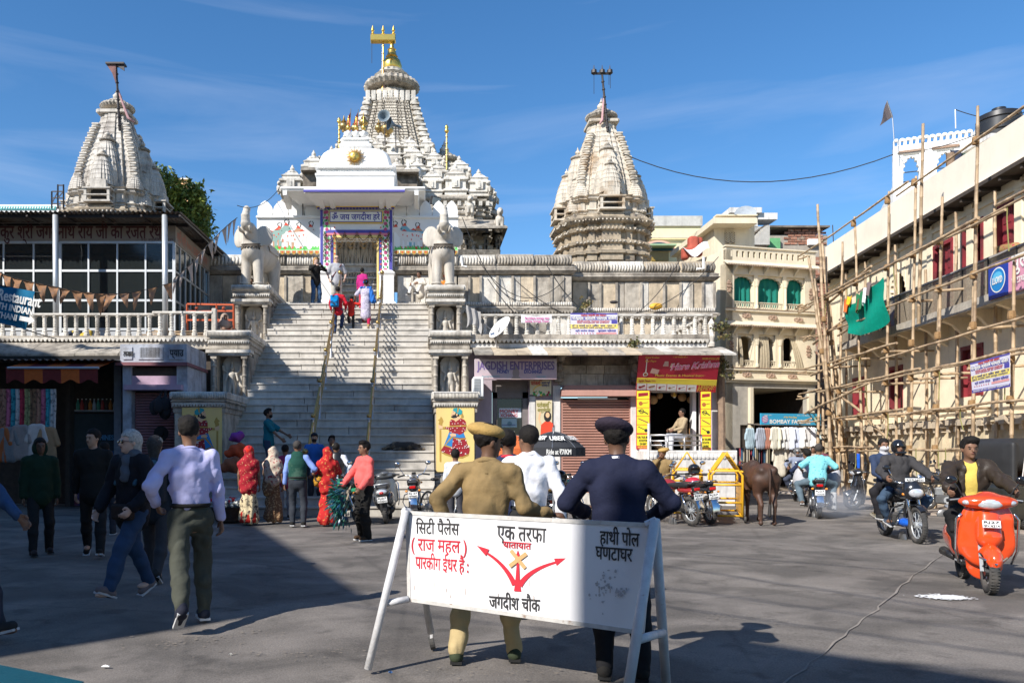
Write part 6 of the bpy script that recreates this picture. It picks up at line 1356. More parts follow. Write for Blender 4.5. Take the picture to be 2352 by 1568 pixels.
for i,(px,py,r)in enumerate(((1500,918,.14),(1548,905,.1),(1567,912,.13),(1515,908,.1),(1585,918,.1))):
 x,y,z=at(px,py,YS+.6);t=tH('hanging_drum',['pale round drum hung at the left jamb of the music shop','small drum hanging at the centre of the music shop lintel','pale hand drum hanging high in the music shop','small drum hanging near the left of the lintel','small drum hanging near the right of the lintel'][i],'drum',(x,y,z));MB().ell((x,y,z),(r,r*.7,r),12,8).mk('shell',mat('drum_wood',(.45,.28,.12)),t,smt=True);MB().tube([(x,y,z+r*.9),(x,y,Z(900))],.008,4).mk('cord',BLK,t)
x,y,z=at(1549,911,YS+.2);bl_=tH('bulb','small yellow lamp hanging in the music shop','lamp',(x,y,z));MB().lA([(.05,0),(.02,.12),(.02,.2)],(x,y,z),10).mk('shade',PYEL,bl_);MB().ell((x,y,z),.035,8,6).mk('globe',WHITE,bl_)
for i in range(5):
 x=X(1598+i*3);MB().tube([(x,YS+.5,Z(960)),(x+.02,YS+.55,Z(1025))],[.02,.035],6).mk('wooden_flute',mat('flute_wood',(.4,.2,.08)),label=['first','second','third','fourth','fifth'][i]+' long wooden instrument from the left leaning at the right jamb of the music shop',cat='instrument',group='wooden instruments at the music shop jamb')
mg=tH('music_shop_sign','crimson sign lettered Hare Krishna leaning out over the music shop','sign',(X(1555),22.3,Z(900)))
tl,tr,br_,bl2=at(1468,814,22.05),at(1654,815,22.05),at(1643,901,22.75),at(1461,894,22.75)
TL,TR,BR,BL=map(Vector,(tl,tr,br_,bl2));ux=(TR-TL).normalized();uy=(TL-BL).normalized();nn=ux.cross(uy).normalized()
def q4(u0,u1,v0,v1,m,nm,d,th=.01,parent=mg):
 P=lambda u,v:BL.lerp(BR,u).lerp(TL.lerp(TR,u),v)
 b=MB();A=[P(u0,v0),P(u1,v0),P(u1,v1),P(u0,v1)];b.add([p+nn*(d-th)for p in A]+[p+nn*d for p in A],[(3,2,1,0),(4,5,6,7),(0,1,5,4),(1,2,6,5),(2,3,7,6),(3,0,4,7)]);return b.mk(nm,m,parent)
CRM=flat('crimson_board',(.42,.015,.04));q4(0,1,0,1,CRM,'board',0,.06);q4(0,1,.19,.34,flat('sign_yellow',(.75,.6,.06)),'yellow_band',.006);q4(0,.755,0,.185,PWHT,'icon_strip',.006);q4(.755,1,0,.185,RDL,'red_corner',.006)
def mt4(u,v,d=.006):return frame(BL.lerp(BR,u).lerp(TL.lerp(TR,u),v)+nn*d,ux,uy)
Wd=(TR-TL).length
text('Jagdish Temple, Udaipur E-mail : harekrishna123@yahoo.com, www.hkmusicalinstruments.com',.1,mt4(.02,.235),CRM,mg,wI=Wd*.95,bO=.003)
text('LESSON',.13,mt4(.78,.11),PYEL,mg,wI=.48,bO=.008);text('FACILITY',.13,mt4(.77,.025),PYEL,mg,wI=.5,bO=.008)
Mh=mt4(.41,.58,.003)@Matrix.Rotation(R(5),4,'Z');Mh=Mh@Matrix(((1,.25,0,0),(0,1,0,0),(0,0,1,0),(0,0,0,1)))
text('Hare Krishna',.3,Mh,PWHT,mg,wI=1.32,bO=.026,name='lettering_outline');text('Hare Krishna',.3,Mh@Matrix.Translation((0,0,.006)),flat('pink_script',(.6,.1,.25)),mg,wI=1.32,bO=.008)
text('Music Events & Musical Instruments',.1,mt4(.22,.4),PYEL,mg,wI=Wd*.76,bO=.004);text('Gopal Krishan',.09,mt4(.08,.9),PYEL,mg,wI=.38);text('Sitar Player',.09,mt4(.08,.8),PYEL,mg,wI=.32);text('98280-83054 (M)',.09,mt4(.78,.88),PYEL,mg,wI=.48)
text('।। जय जगदीश हरे ।।',.07,mt4(.42,.92),PYEL,mg,wI=.4)
fP([circ(.18,.45,.07,10),stroke([(.18,.5),(.14,.95)],.025)],mt4(0,.05),PWHT,mg,'printed_sitar',.002);fP([circ(.18,.45,.05,10)],mt4(0,.05),flat('brown_print',(.3,.12,.05)),mg,'printed_gourd',.004)
fP([[(.3,.5),(.52,.45),(.55,.6),(.33,.66)],[(.62,.72),(.78,.72),(.75,.88),(.65,.88)],[(.82,.68),(.95,.68),(.93,.82),(.84,.82)]],mt4(0,.05),flat('drum_print',(.55,.35,.3)),mg,'printed_drums',.002)
for i in range(6):fP([stroke([(-.08,.04+.03*(i%3)),(.08,.12)],.05 if i in(0,1)else .02),circ(-.06,.07,.035,8)],mt4(.065+i*.125,.02),PRED if i%2==0 else flat('brown_print',(.3,.12,.05)),mg,'printed_instrument',.003)
for i,s in enumerate(('TABLA','DHOLAK','FLUTE','GUITAR','SITAR')):text(s,.035,mt4(.07+i*.125,.02),BLK,mg,wI=.12)
for i in range(7):q4(i*.126-(.002 if i else 0),i*.126+.004,0,.185,RDL,'divider',.008)
def strip(px0,px1,py0,py1,Y,lab):
 t=tH('instrument_banner',lab,'banner',((wx(px0,Y)+wx(px1,Y))/2,Y,wz(py1,Y)));x0,x1,z0,z1=wx(px0,Y),wx(px1,Y),wz(py1,Y),wz(py0,Y)
 MB().box(x0,x1,Y-.02,Y,z0,z1).mk('sheet',RDL,t);n=5;H=(z1-z0)*.73/n;YY=flat('banner_yellow',(.78,.65,.03))
 MB().box(x0+.015,x1-.015,Y-.024,Y-.018,z0+.1,z0+(z1-z0)*.25).mk('yellow_panel',YY,t)
 for i in range(n):
  zb=z1-(i+1)*H;MB().box(x0+.015,x1-.015,Y-.024,Y-.018,zb+.008,zb+H-.008).mk('yellow_panel',YY,t);Mx=FR((x0+x1)/2,Y-.024,zb+H/2);w=(x1-x0)*.36
  S_=[[[(-w,-.05),(w,-.02),(w,.07),(-w,.05)]],[circ(-w*.5,0,.06,10),stroke([(-w*.4,0),(w,.03)],.02)],[stroke([(-w,.04),(w*.3,.0),(w,-.06)],.03),stroke(circ(-w*.3,.02,.06,10),.02)],[stroke([(-w,.06),(w,-.06)],.03)],[circ(w*.6,-.04,.05,10),stroke([(-w,.07),(w*.5,-.03)],.02)]][i]
  fP(S_,Mx,[PRED,flat('guitar_brown',(.4,.12,.03)),BLK,flat('brown_print',(.3,.12,.05)),BLK][i],t,'printed_instrument',.003)
 for k,s in enumerate(('CAR, TAXI, BIKE','SCOOTOR','ON RENT')):text(s,.085,FR((x0+x1)/2,Y-.024,z0+.31-k*.095),BLK,t,bO=.004,align='CENTER',wI=(x1-x0)*(.85,.6,.5)[k])
 text('98280-83054',.07,FR((x0+x1)/2,Y-.022,z0+.03),PYEL,t,align='CENTER',wI=(x1-x0)*.8,bO=.003)
strip(1461,1492,897,1031,22.7,'left yellow and red instrument banner beside the music shop opening');strip(1608,1633,899,1036,22.7,'right yellow and red instrument banner beside the music shop opening')
pc=MB();pc.tube([(X(1650),YS-.2,0),(X(1652),YS-.2,2.2),(X(1648),YS-.2,Z(812))],[.13,.11,.13],8);pc.mk('timber_post',mat('weathered_timber',(.22,.15,.1),var=.35,sc=8,bU=.6),label='rough brown timber post at the right corner of the music shop',cat='post')
zt2=wz(722,23.3)
bal2=balustrade(wx(1078,23.3),wx(1632,23.3),23.3,zs1,zt2,'long pale stone balustrade above the right shops')
bx_=wx(1630,23.3);b2=tH('balustrade','receding side run of balustrade at the right end of the terrace','balustrade',(bx_,25,zs1));MB().box(bx_-.08,bx_+.08,23.4,29,zt2-.07,zt2).mk('handrail',SWh,b2)
for i in range(14):inst(BALM,'baluster',b2,(bx_,23.7+i*.38,zs1),scale=(1,1,(zt2-zs1-.07)/.56))
MB().lA([(.1,0),(.1,.1),(.07,.14),(.09,.3),(.06,.4),(.08,.6),(.1,.66),(.02,.8)],(wx(1634,22.95),22.95,wz(796,22.95)),10).mk('stone_knob',SWh,b2)
def poster2(corners,lab,nm='cloth_banner'):
 """astrology camp banner: purple, white, yellow bands with Devanagari text; corners TL TR BR BL"""
 A,B_,C_,D_=map(Vector,corners);t=tH(nm,lab,'banner',A);ux=(B_-A).normalized();uy=(A-D_).normalized();n=ux.cross(uy).normalized();W_=(B_-A).length;H_=(A-D_).length
 P=lambda u,v:A.lerp(B_,u).lerp(D_.lerp(C_,u),v)
 def bandq(v0,v1,m,nm_,d,u0=0,u1=1):
  b=MB();Q=[P(u0,v1),P(u1,v1),P(u1,v0),P(u0,v0)];b.add([p+n*(d-.006)for p in Q]+[p+n*d for p in Q],[(3,2,1,0),(4,5,6,7),(0,1,5,4),(1,2,6,5),(2,3,7,6),(3,0,4,7)]);b.mk(nm_,m,t)
 bandq(0,1,flat('banner_lilac',(.6,.58,.68)),'sheet',0);bandq(.0,.05,PURP,'top_edge',.004);bandq(.14,.27,PURP,'title_band',.004,.02,.98);bandq(.44,.62,flat('banner_yellow_pale',(.8,.65,.15)),'date_band',.004);bandq(.9,1,PURP,'foot_band',.004);bandq(.28,.42,PURP,'corner_box',.005,.87,.99)
 T=lambda s,sz,u,v,m,w,bd:text(s,sz*H_,frame(P(u,v)+n*.006,ux,uy),m,t,wI=w*W_,bO=bd*H_)
 T('नक्षत्र ज्योतिष शोध संस्थान',.09,.22,.12,RDL,.54,.006);T('निःशुल्क ज्योतिष परामर्श शिविर',.14,.03,.25,PWHT,.94,.01);T('ज्योतिष हस्तरेखा अंकशास्त्र वास्तुशास्त्र',.06,.13,.34,RDL,.7,.003);T('आदि समस्याओं का समाधान',.06,.13,.4,RDL,.68,.003)
 T('दि. 12 फरवरी 2017, रविवार  समय : प्रातः 10',.09,.03,.53,BLL,.93,.004);T('स्थान जगदीश मंदिर उदयपुर राजस्थान',.06,.03,.6,BLL,.9,.003);T('श्री संतोष जेम्स',.09,.1,.73,PURP,.4,.005);T('सुदर्शन ज्वैलर्स',.1,.58,.73,PURP,.38,.006);T('सम्पर्क करें 9414099999 9828099999',.06,.04,.97,PWHT,.9,.003)
 fP([circ(W_*(.12+.06*i),-H_*.8,H_*.022,8)for i in range(7)],frame(A+n*.005,ux,uy),RDL,t,'printed_gems',.002);fP([[(W_*.55,-H_*.83),(W_*.98,-H_*.83),(W_*.98,-H_*.76),(W_*.55,-H_*.76)]],frame(A+n*.004,ux,uy),flat('pale_red_block',(.65,.3,.3)),t,'printed_block',.002)
 return t
poster2([at(1310,719,23.05),at(1418,719,23.05),at(1419,777,23.05),at(1311,777,23.05)],'purple and yellow astrology banner hung on the right balustrade')
wb=tH('cloth_banner','small white safety banner with pink lettering on the right balustrade','banner',at(1230,732,23.1))
MB().slab(lambda u,v:at(1197+70*u,722+v*19+4*math.sin(u*3.14)*(1-v),23.08),12,3,(0,.01,0)).mk('sheet',flat('white_cloth',(.7,.68,.72)),wb)
text('Accident brings tear',.1,FR(wx(1205,23.07),23.06,wz(733,23.07)),flat('magenta_letters',(.5,.05,.25)),wb,bO=.004,wI=.72);text('safety brings cheer',.1,FR(wx(1206,23.07),23.06,wz(740,23.07)),flat('magenta_letters',(.5,.05,.25)),wb,bO=.004,wI=.7)
dh=tH('satellite_dish','tilted white satellite dish at the left end of the right balustrade','dish',at(1148,753,22.6))
D0=Vector(at(1148,752,22.6));Md=Matrix.Translation(D0)@Vector((-.62,-.45,.62)).to_track_quat('Z','Y').to_matrix().to_4x4()
MB().lA([(.001,-.1),(.15,-.085),(.3,-.04),(.4,.02),(.41,.02),(.3,-.025),(.15,-.07),(.001,-.085)],n=24,sx=.8).xf(Md).mk('reflector',WHITE,dh,smt=50)
MB().tube([D0,D0+Vector((-.1,.1,-.35)),D0+Vector((-.05,.2,-.62))],.025,6).mk('mast',STEEL,dh);MB().tube([D0+Vector((0,0,-.3)),D0+Vector((-.5,-.2,.12))],.012,5).mk('arm',STEEL,dh);MB().cbox(D0+Vector((-.5,-.2,.14)),(.09,.09,.09)).mk('receiver',BLACKP,dh)
MB().slab(lambda u,v:(wx(1070+33*u+6*v*math.sin(v*3),23),22.95-.06*math.sin(u*14)-.03,wz(702+u*16+52*v*(1-.3*u*(1-u)*4),23)),14,8,(0,.02,0)).mk('hanging_cloth',cH('grey_rag',(.33,.32,.31)),smt=True,label='grey cloth draped over the left end of the right balustrade',cat='cloth')
x,y,z=at(1505,704,29.6);sO('cloth_bundle',[('e',(0,0,0),(.22,.12,.13),.05),('e',(.14,0,.02),(.13,.1,.1),.05)],flat('turmeric',(.65,.35,.03)),h=.03,loc=(x,y,z),label='yellow cloth bundle on a ledge of the right temple wall',cat='bundle')
def plant(p,n,sp,lab,seed,m=None,w=.5):
 q=random.Random(seed);t=tH('wall_plant',lab,'plant',p);b=MB();s_=MB()
 for i in range(n):
  d=Vector((q.uniform(-1,1)*w,q.uniform(-.8,.1),q.uniform(-.4,1))).normalized()*sp*q.uniform(.4,1);e=Vector(p)+d;s_.tube([p,Vector(p)+d*.5+Vector((0,0,.03)),e],.008,4)
  for k in range(7):
   o=Vector(p)+d*q.uniform(.4,1.05)+Vector((q.gauss(0,.05),q.gauss(0,.05),q.gauss(0,.04)));a=Vector((q.uniform(-1,1),q.uniform(-1,1),q.uniform(-1,.2))).normalized()*.09;c=a.cross(Vector((0,1,.3))).normalized()*.035;b.add([o,o+a*.5+c,o+a,o+a*.5-c],[(0,1,2,3)])
 s_.mk('stems',DARKW,t);b.mk('leaves',m or mat('shrub_leaf',(.09,.1,.03),var=.4,c2=(.16,.11,.04),psc=6),t)
plant(at(1655,770,22.9),16,.6,'leafy fig sprouting from the right end of the terrace edge',3);plant(at(1345,704,29.7),14,.35,'dry shrub growing from the ledge of the right temple wall',6);plant(at(1660,850,22.8),12,.6,'trailing plant beside the timber post of the music shop',9);plant(at(1455,788,22.9),8,.15,'small weed tuft on the terrace edge',12)
for i,(a,c,s_)in enumerate(((at(1062,500,28),at(1215,690,29),.9),(at(1120,640,29),at(1400,720,29),1.4),(at(1250,600,29),at(1560,600,29.4),2.2),(at(1100,600,29),at(1300,640,29),1.0),(at(1180,640,29),at(1490,730,29.2),.8),(at(1390,720,28.5),at(1650,590,29),.7))):
 wire(a,c,s_,.014,'cable',['steep cable from the gate roof down the right temple wall','slack cable across the middle of the right temple wall','deepest sagging cable on the right temple wall','short cable just right of the right elephant','cable running low along the slabs of the right wall','cable rising to the far right corner of the temple wall'][i],group='slack cables on the right temple wall')
x,y,z=at(1410,694,28.9);MB().ell((x,y,z),(.16,.08,.06),8,5).mk('junction_box',IRON,label='small dark junction box hanging on cables at the wall centre',cat='box');x,y,z=at(1410,655,28.9);
MB().tube([at(1060,588,29.2),at(1062,611,29.2),at(1072,613,29.2)],.04,6).mk('drain_pipe',WHITE,label='white drain pipe on the wall right of the right elephant',cat='pipe')
MB().tube([at(1616,590,29.6),at(1616,617,29.6),at(1600,618,29.6)],.045,6).mk('drain_pipe',WHITE,label='white drain pipe at the far right of the temple wall',cat='pipe')
def umbrella(px,py,Y,r,m,txt,lab,n=8,hh=.5):
 x,y,z=at(px,py,Y);t=tH('umbrella',lab,'umbrella',(x,y,0));ap=Vector((x,y,z))
 for i in range(n):
  a0,a1=i*2*math.pi/n-.2,(i+1)*2*math.pi/n-.2
  def f(u,v,a0=a0,a1=a1):
   a=a0+(a1-a0)*u;rr=r*v;sag=.06*math.sin(math.pi*u)*v;return(x+rr*math.cos(a)*(1-sag),y+rr*math.sin(a)*(1-sag),z-hh*v**1.8+sag*.3)
  MB().slab(f,6,8,(0,0,-.006)).mk('canopy_panel',m,t,smt=True)
  def g2(u,v,a0=a0,a1=a1):
   a=a0+(a1-a0)*u;return(x+r*math.cos(a),y+r*math.sin(a),z-hh-.16*v+.018)
  MB().slab(g2,3,1,(0,.004,0)).mk('valance',m,t)
  MB().tube([f(0,v)for v in np.linspace(0,1,7)],.008,4).mk('rib',STEEL,t)
 MB().tube([(x,y,.0),(x,y,z+.08)],.02,8).mk('pole',STEEL,t);MB().lA([(.3,0),(.3,.06),(.05,.1)],(x,y,0),14).mk('base',IRON,t)
 for(s,ang,sz,w,v)in txt:
  a=R(ang);rr=r*v;nn_=Vector((math.cos(a)*.6,math.sin(a)*.6,.8)).normalized();o=Vector((x+rr*math.cos(a),y+rr*math.sin(a),z-hh*v**1.8+.015));ux_=Vector((-math.sin(a),math.cos(a),0));text(s,sz,frame(o+nn_*.02,ux_,nn_.cross(ux_)),PWHT,t,bO=.008,align='CENTER',wI=w)
umbrella(1271,991,14.2,.56,cH('umbrella_black',(.035,.037,.042)),[('UBER',-90,.17,.26,.78),('UBER',-135,.17,.26,.76),('UBER',-45,.17,.26,.76)],'black ride company umbrella with white lettering behind the officers',hh=.3)
_u=[o for o in bpy.data.objects if o.name=='umbrella'][0];x,y,z=at(1271,991,14.2)
text('Ride at ₹7/KM',.12,frame((x,y-.565,z-.3-.1),(1,0,0)),PWHT,_u,bO=.006,align='CENTER',wI=.42)
umbrella(1180,999,15.6,.62,cH('umbrella_orange',(.55,.13,.04)),[('vodafone',-120,.1,.38,.8)],'orange phone company umbrella partly hidden behind the white shirted man',hh=.28)
A=Vector((wx(1667,31),31,0));B_=Vector((wx(1873,32),32,0));hv=tH('cream_mansion','cream three storey mansion with cusped arches and green curtains','building',A)
ux=(B_-A).normalized();LL=(B_-A).length;HM=Matrix(((ux.x,-ux.y,0,A.x),(ux.y,ux.x,0,A.y),(0,0,1,0),(0,0,0,1)))
hu=lambda px:(lambda k:(A.y*k-A.x)/(ux.x-ux.y*k))((px-CX)/F_)
hz_=lambda py,px=1700:wz(py,A.y+ux.y*hu(px))
Zh=lambda y:hz_(y,1667)
ops=[];arches=[]
for(a,c)in((1686,1732.5),(1741,1798),(1806.5,1849)):ops.append((hu(a),hu(c),Zh(706),Zh(628)));arches.append((hu(a),hu(c),Zh(650),Zh(630.5),Zh(628),Zh(706),0))
for(a,c)in((1695,1731.5),(1743,1781),(1799,1828)):ops.append((hu(a),hu(c),Zh(841),Zh(765)));arches.append((hu(a),hu(c),Zh(786),Zh(768),Zh(765),Zh(841),1))
b=MB();wG(b,HM,0,LL,Zh(877),Zh(605),.35,ops);b.mk('front_wall',CREAM,hv)
b=MB();b.box(0,.3,0,9,0,Zh(572),HM);b.mk('side_wall',CREAM,hv)
b=MB();b.box(.3,LL,5.5,6,0,Zh(605),HM);b.box(LL-.3,LL,.35,5.5,0,Zh(605),HM);b.mk('inner_wall',DARKW,hv)
b=MB();[b.box(.3,LL-.3,.36,5.5,Zh(q_)-.15,Zh(q_),HM)for q_ in(706,745,841,880,606)];b.mk('floors',CREAM,hv)
b=MB();n=15;ops2=[(.15+(i+.25)*(LL-.3)/n,.15+(i+.25)*(LL-.3)/n+.1,Zh(588),Zh(574))for i in range(n)];wG(b,HM,0,LL,Zh(603),Zh(566),.15,ops2);b.box(-.05,LL+.05,-.06,.2,Zh(566),Zh(563),HM);b.mk('parapet',CREAM,hv)
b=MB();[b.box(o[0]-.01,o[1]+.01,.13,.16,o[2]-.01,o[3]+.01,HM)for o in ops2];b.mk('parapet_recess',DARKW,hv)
def cornice(zc,nm='cornice',d=.28):
 b=MB();b.add([HM@Vector(v)for v in((-.1,-d,zc-.07),(LL+.1,-d,zc-.07),(LL+.1,0,zc+.1),(-.1,0,zc+.1),(-.1,-d,zc-.02),(LL+.1,-d,zc-.02),(LL+.1,0,zc+.16),(-.1,0,zc+.16))],[(3,2,1,0),(4,5,6,7),(0,1,5,4),(1,2,6,5),(2,3,7,6),(3,0,4,7)]);b.mk(nm,CREAM,hv)
 b=MB();n=40
 for i in range(n):b.add([HM@Vector(v)for v in((-.1+i*(LL+.2)/n,-d-.004,zc-.03),(-.1+(i+1)*(LL+.2)/n,-d-.004,zc-.03),(-.1+(i+.5)*(LL+.2)/n,-d-.004,zc-.11))],[(0,2,1)])
 b.mk('saw_tooth_trim',ORN,hv,kind='stuff')
 b=MB();[b.loft([[HM@Vector((u+dx,y_,z_))for dx in(-.035,.035)for z_ in((za,zb2)if dx<0 else(zb2,za))]for y_,za,zb2 in((0,zc-.35,zc+.05),(-.12,zc-.22,zc+.02),(-.24,zc-.12,zc-.03))])for u in np.linspace(.35,LL-.3,6)];b.split('bracket',CREAM,hv)
for q_ in(606,745):cornice(Zh(q_))
b=MB();[b.box(-.06,LL+.06,-.08,0,Zh(q_)-.05,Zh(q_)+.05,HM)for q_ in(710,846,875)];b.box(-.08,LL+.08,-.16,-.001,Zh(875)+.05,Zh(875)+.12,HM);b.split('string_course',CREAM,hv)
b=MB();[b.box(-.07,LL+.07,-.1,-.081,Zh(q_)+.03,Zh(q_)+.055,HM)for q_ in(710,846)];b.split('brown_line',ORN,hv)
GC=cH('green_curtain',(.012,.17,.13),bU=.3)
for k,(u0,u1,zs_,zt3,ztop,zb3,lv)in enumerate(arches):
 o=MB().prism(cusped(u0,u1,zs_,zt3,ztop),lambda u,v,d:HM@Vector((u,d,v)),.08,.2).mk('cusped_arch',CREAM,hv)
 if k%3<2:
  u=(u1+arches[k+1][0])/2;w=.07;b=MB();b.lA([(w,0),(w,.1),(w*.7,.14),(w*.7,(zs_-zb3)*.9),(w,(zs_-zb3)*.93),(w*1.2,zs_-zb3),(w*1.8,zs_-zb3+.15)],HM@Vector((u,-.04,zb3)),10);b.mk('column',CREAM,hv)
 jz0,jz1=zb3,zb3+.27
 b=MB();b.box(u0,u1,.0,.06,jz1-.03,jz1,HM);b.box(u0,u1,0,.06,jz0,jz0+.03,HM);n=int((u1-u0)/.1)
 for i in range(n):a=u0+i*(u1-u0)/n;c=a+(u1-u0)/n;b.bar(HM@Vector((a,.03,jz0)),HM@Vector((c,.03,jz1)),.02,.02);b.bar(HM@Vector((c,.03,jz0)),HM@Vector((a,.03,jz1)),.02,.02)
 b.mk('lattice_rail',CREAM,hv)
 if lv==0:
  b=MB();b.slab(lambda u,v:HM@Vector((u0+(u1-u0)*u,.26+.05*math.sin(u*26+k)*(v+.2)-.1*v*(1-v),zt3+(zb3-zt3)*v)),24,6,(0,.01,0));b.mk('curtain',GC,hv,smt=True)
CUR=cH('beige_curtain',(.42,.35,.24))
for(px0,px1,qx0,qx1)in((1697,1703,1697,1705),(1746,1760,1740,1762),(1815,1828,1828,1845),(1760,1766,1758,1764)):
 u0,u1,u2,u3=hu(px0),hu(px1),hu(qx0),hu(qx1);zb3=Zh(850 if px0!=1697 else 838)
 MB().slab(lambda u,v:HM@Vector(((u0*(1-v)+u2*v)*(1-u)+(u1*(1-v)+u3*v)*u,.05-.12*math.sin(v*2.2)+.02*math.sin(u*20),Zh(770)+(zb3-Zh(770))*v)),10,8,(0,.01,0)).mk('beige_curtain',CUR,hv,smt=True)
for px,py in((1713,723),(1773,725),(1832,727),(1714,859),(1768,860),(1818,861),(1674,657),(1679,795),(1856,800),(1862,665)):
 b=MB();c=HM@Vector((hu(px),-.02,Zh(py)));vert=px in(1674,1679,1856,1862)
 for i in range(10):a=i*.628;b.ell(c+Vector((math.cos(a)*(.06 if vert else .17),0,math.sin(a)*(.2 if vert else .06))),(.05,.03,.05),6,4)
 b.ell(c,(.06,.04,.06),6,4);b.mk('carved_rosette',ORN,hv)
b=MB();wG(b,HM,0,LL,0,Zh(877),.3,[(hu(1725),LL-.35,0,Zh(889)),(hu(1700),hu(1718),0,Zh(975))]);b.mk('ground_wall',mat('grey_cream',(.36,.33,.28),var=.15,sK=.3),hv)
b=MB();b.box(hu(1718),hu(1725),-.15,0,0,Zh(889),HM);b.box(hu(1853),hu(1866),-.12,0,Zh(945),Zh(895),HM);b.split('pilaster',CREAM,hv)
MB().box(hu(1700),hu(1718),.1,.15,0,Zh(975),HM).mk('side_door',DARKW,hv)
MB().box(-.5,LL+1,-.9,.05,0,.14,HM).mk('step',STONED,hv)
b=MB();b.slab(lambda u,v:HM@Vector((hu(1716)+u*(LL+.35-hu(1716)),-1.0+v*1.0,hz_(979)+.12*v+.012*math.sin(u*160))),160,1,(0,0,-.01));b.mk('tin_awning',CORR,hv)
fs=tH('fabric_shop_sign','blue sign lettered BOMBAY FABRICS over the street clothing shop','sign',HM@Vector((hu(1800),-1.0,hz_(975))))
HS_=HM@Matrix.Translation((0,-1.05,0));sx0,sx1=hu(1725)+.1,hu(1877)-.1
k_=30.0/31.0
sx0,sx1=(wx(1726,30.1)-A.x)*1.0+.15,(wx(1875,30.6)-A.x)+.1;sz0,sz1=wz(975,30.3),wz(949,30.3)
MB().box(sx0,sx1,-.03,.05,sz0,sz1,HS_).mk('board',flat('sky_blue',(.03,.3,.5)),fs)
MF=HS_@Matrix.Translation((sx0,-.03,sz0))@Matrix(((1,0,0,0),(0,0,-1,0),(0,1,0,0),(0,0,0,1)));SWD=sx1-sx0
text('BOMBAY FABRICS',.21,MF@Matrix.Translation((SWD*.14,.05,0)),PWHT,fs,bO=.012,wI=SWD*.68);text('A Fair Price Shop',.1,MF@Matrix.Translation((SWD*.37,.26,0)),PYEL,fs,wI=SWD*.22,bO=.003);text('Since 1991',.06,MF@Matrix.Translation((SWD*.05,.34,0)),PWHT,fs,wI=SWD*.12);text('Mob. : +91 9828525791',.06,MF@Matrix.Translation((SWD*.6,.34,0)),PWHT,fs,wI=SWD*.25)
for u,m in((.06,flat('lilac_print',(.3,.15,.35))),(.93,flat('green_print',(.2,.4,.3)))):fP([circ(SWD*u,.2,.15,12)],MF,m,fs,'printed_fabric',.003);fP([stroke([(SWD*u-.1,.1+.06*i),(SWD*u+.1,.16+.06*i)],.02)for i in range(4)],MF,PWHT,fs,'printed_folds',.006)
shirts=[(.35,.45,.5),(.33,.36,.42),(.45,.2,.14),(.6,.57,.47),(.6,.56,.44),(.62,.61,.57),(.64,.63,.61),(.55,.58,.66),(.5,.54,.66),(.66,.65,.64),(.66,.65,.64),(.64,.64,.64),(.45,.55,.55)]
SV=[]
for w_ in(.2,.13):
 _o=sO('shirt',[('c',(-.06*w_/.2,0,.2),(-.07*w_/.2,0,-.38),.09,.12*w_/.2+.02,.04,(0,1,0),2.2),('c',(.06*w_/.2,0,.2),(.07*w_/.2,0,-.38),.09,.12*w_/.2+.02,.04,(0,1,0),2.2),('c',(-.12*w_/.2,0,.22),(-.2*w_/.2,0,-.12),.05,.055,.03),('c',(.12*w_/.2,0,.22),(.2*w_/.2,0,-.12),.05,.055,.03)],[WHITE],h=.03,fold=lambda x,y,z:.012*np.sin(x*70+z*9));SV.append(_o.data);bpy.data.objects.remove(_o)
ordn=['first','second','third','fourth','fifth','sixth','seventh','eighth','ninth','tenth','eleventh','twelfth','thirteenth']
for i,c in enumerate(shirts):
 px=(1724,1746,1764,1777,1786,1796,1807,1818,1828,1840,1852,1862,1873)[i];me=SV[0 if i<3 or i>10 else 1].copy();me.materials.clear();me.materials.append(cH('shirt_%s'%['pale_blue','grey','salmon','cream','straw','off_white','white','sky','light_blue','white_print','bright_white','snow','mint'][i],c))
 x,y,z=at(px,1000,30.0);inst(me,'shirt',None,(x,y+rnd.uniform(-.05,.1),z),rot=(0,0,.25 if i<3 else rnd.uniform(-.9,.3)),scale=(1,1,rnd.uniform(1.0,1.15)),label=ordn[i]+' shirt from the left on the rail below the fabric shop sign, '+['pale blue','grey','salmon','cream','straw','off white','white','sky blue','light blue','white print','bright white','snow white','mint'][i],cat='shirt',group='shirts on the rail of the fabric shop')
for i,(px,py,c,lb)in enumerate(((1790,1050,(.6,.55,.45),'long cream coat on a hanger by the fabric shop door'),(1830,1045,(.35,.32,.3),'grey brown garment beside the cream coat'))):
 x,y,z=at(px,py,30.2);sO('long_coat',[('c',(-.08,0,.5),(-.1,0,-.6),.1,.15,.05,(0,1,0),2.2),('c',(.08,0,.5),(.1,0,-.6),.1,.15,.05,(0,1,0),2.2),('c',(-.17,0,.5),(-.27,0,-.1),.06,.06,.03),('c',(.17,0,.5),(.27,0,-.1),.06,.06,.03)],cH('coat%d'%i,c),h=.03,loc=(x,y,z),label=lb,cat='coat')
for i in range(15):
 px=1692+i*5.2;c=[(.1,.1,.12),(.3,.05,.06),(.05,.12,.2),(.35,.3,.22),(.12,.1,.06)][i%5];x,y,z=at(px,1046,30.1);w=.07
 MB().slab(lambda u,v:(x+w*(u-.5)+.01*math.sin(v*5),y+.06*math.sin(u*4+i),z-1.0*v+.3),4,5,(0,.012,0)).mk('hanging_trousers',cH('trouser%d'%(i%5),c),smt=True,label=(ordn+['fourteenth','fifteenth'])[i]+' dark garment from the left on the lower rail of the fabric shop',cat='garment',group='dark garments on the lower rail')
bd=tH('menu_board','dark menu board lettered RESTAURANT BAKERY beside the street end','sign',at(1890,1065,31));MB().box(wx(1877,30.8),wx(1908,30.8),30.8,30.85,wz(1100,30.8),wz(1045,30.8)).mk('board',DARKW,bd)
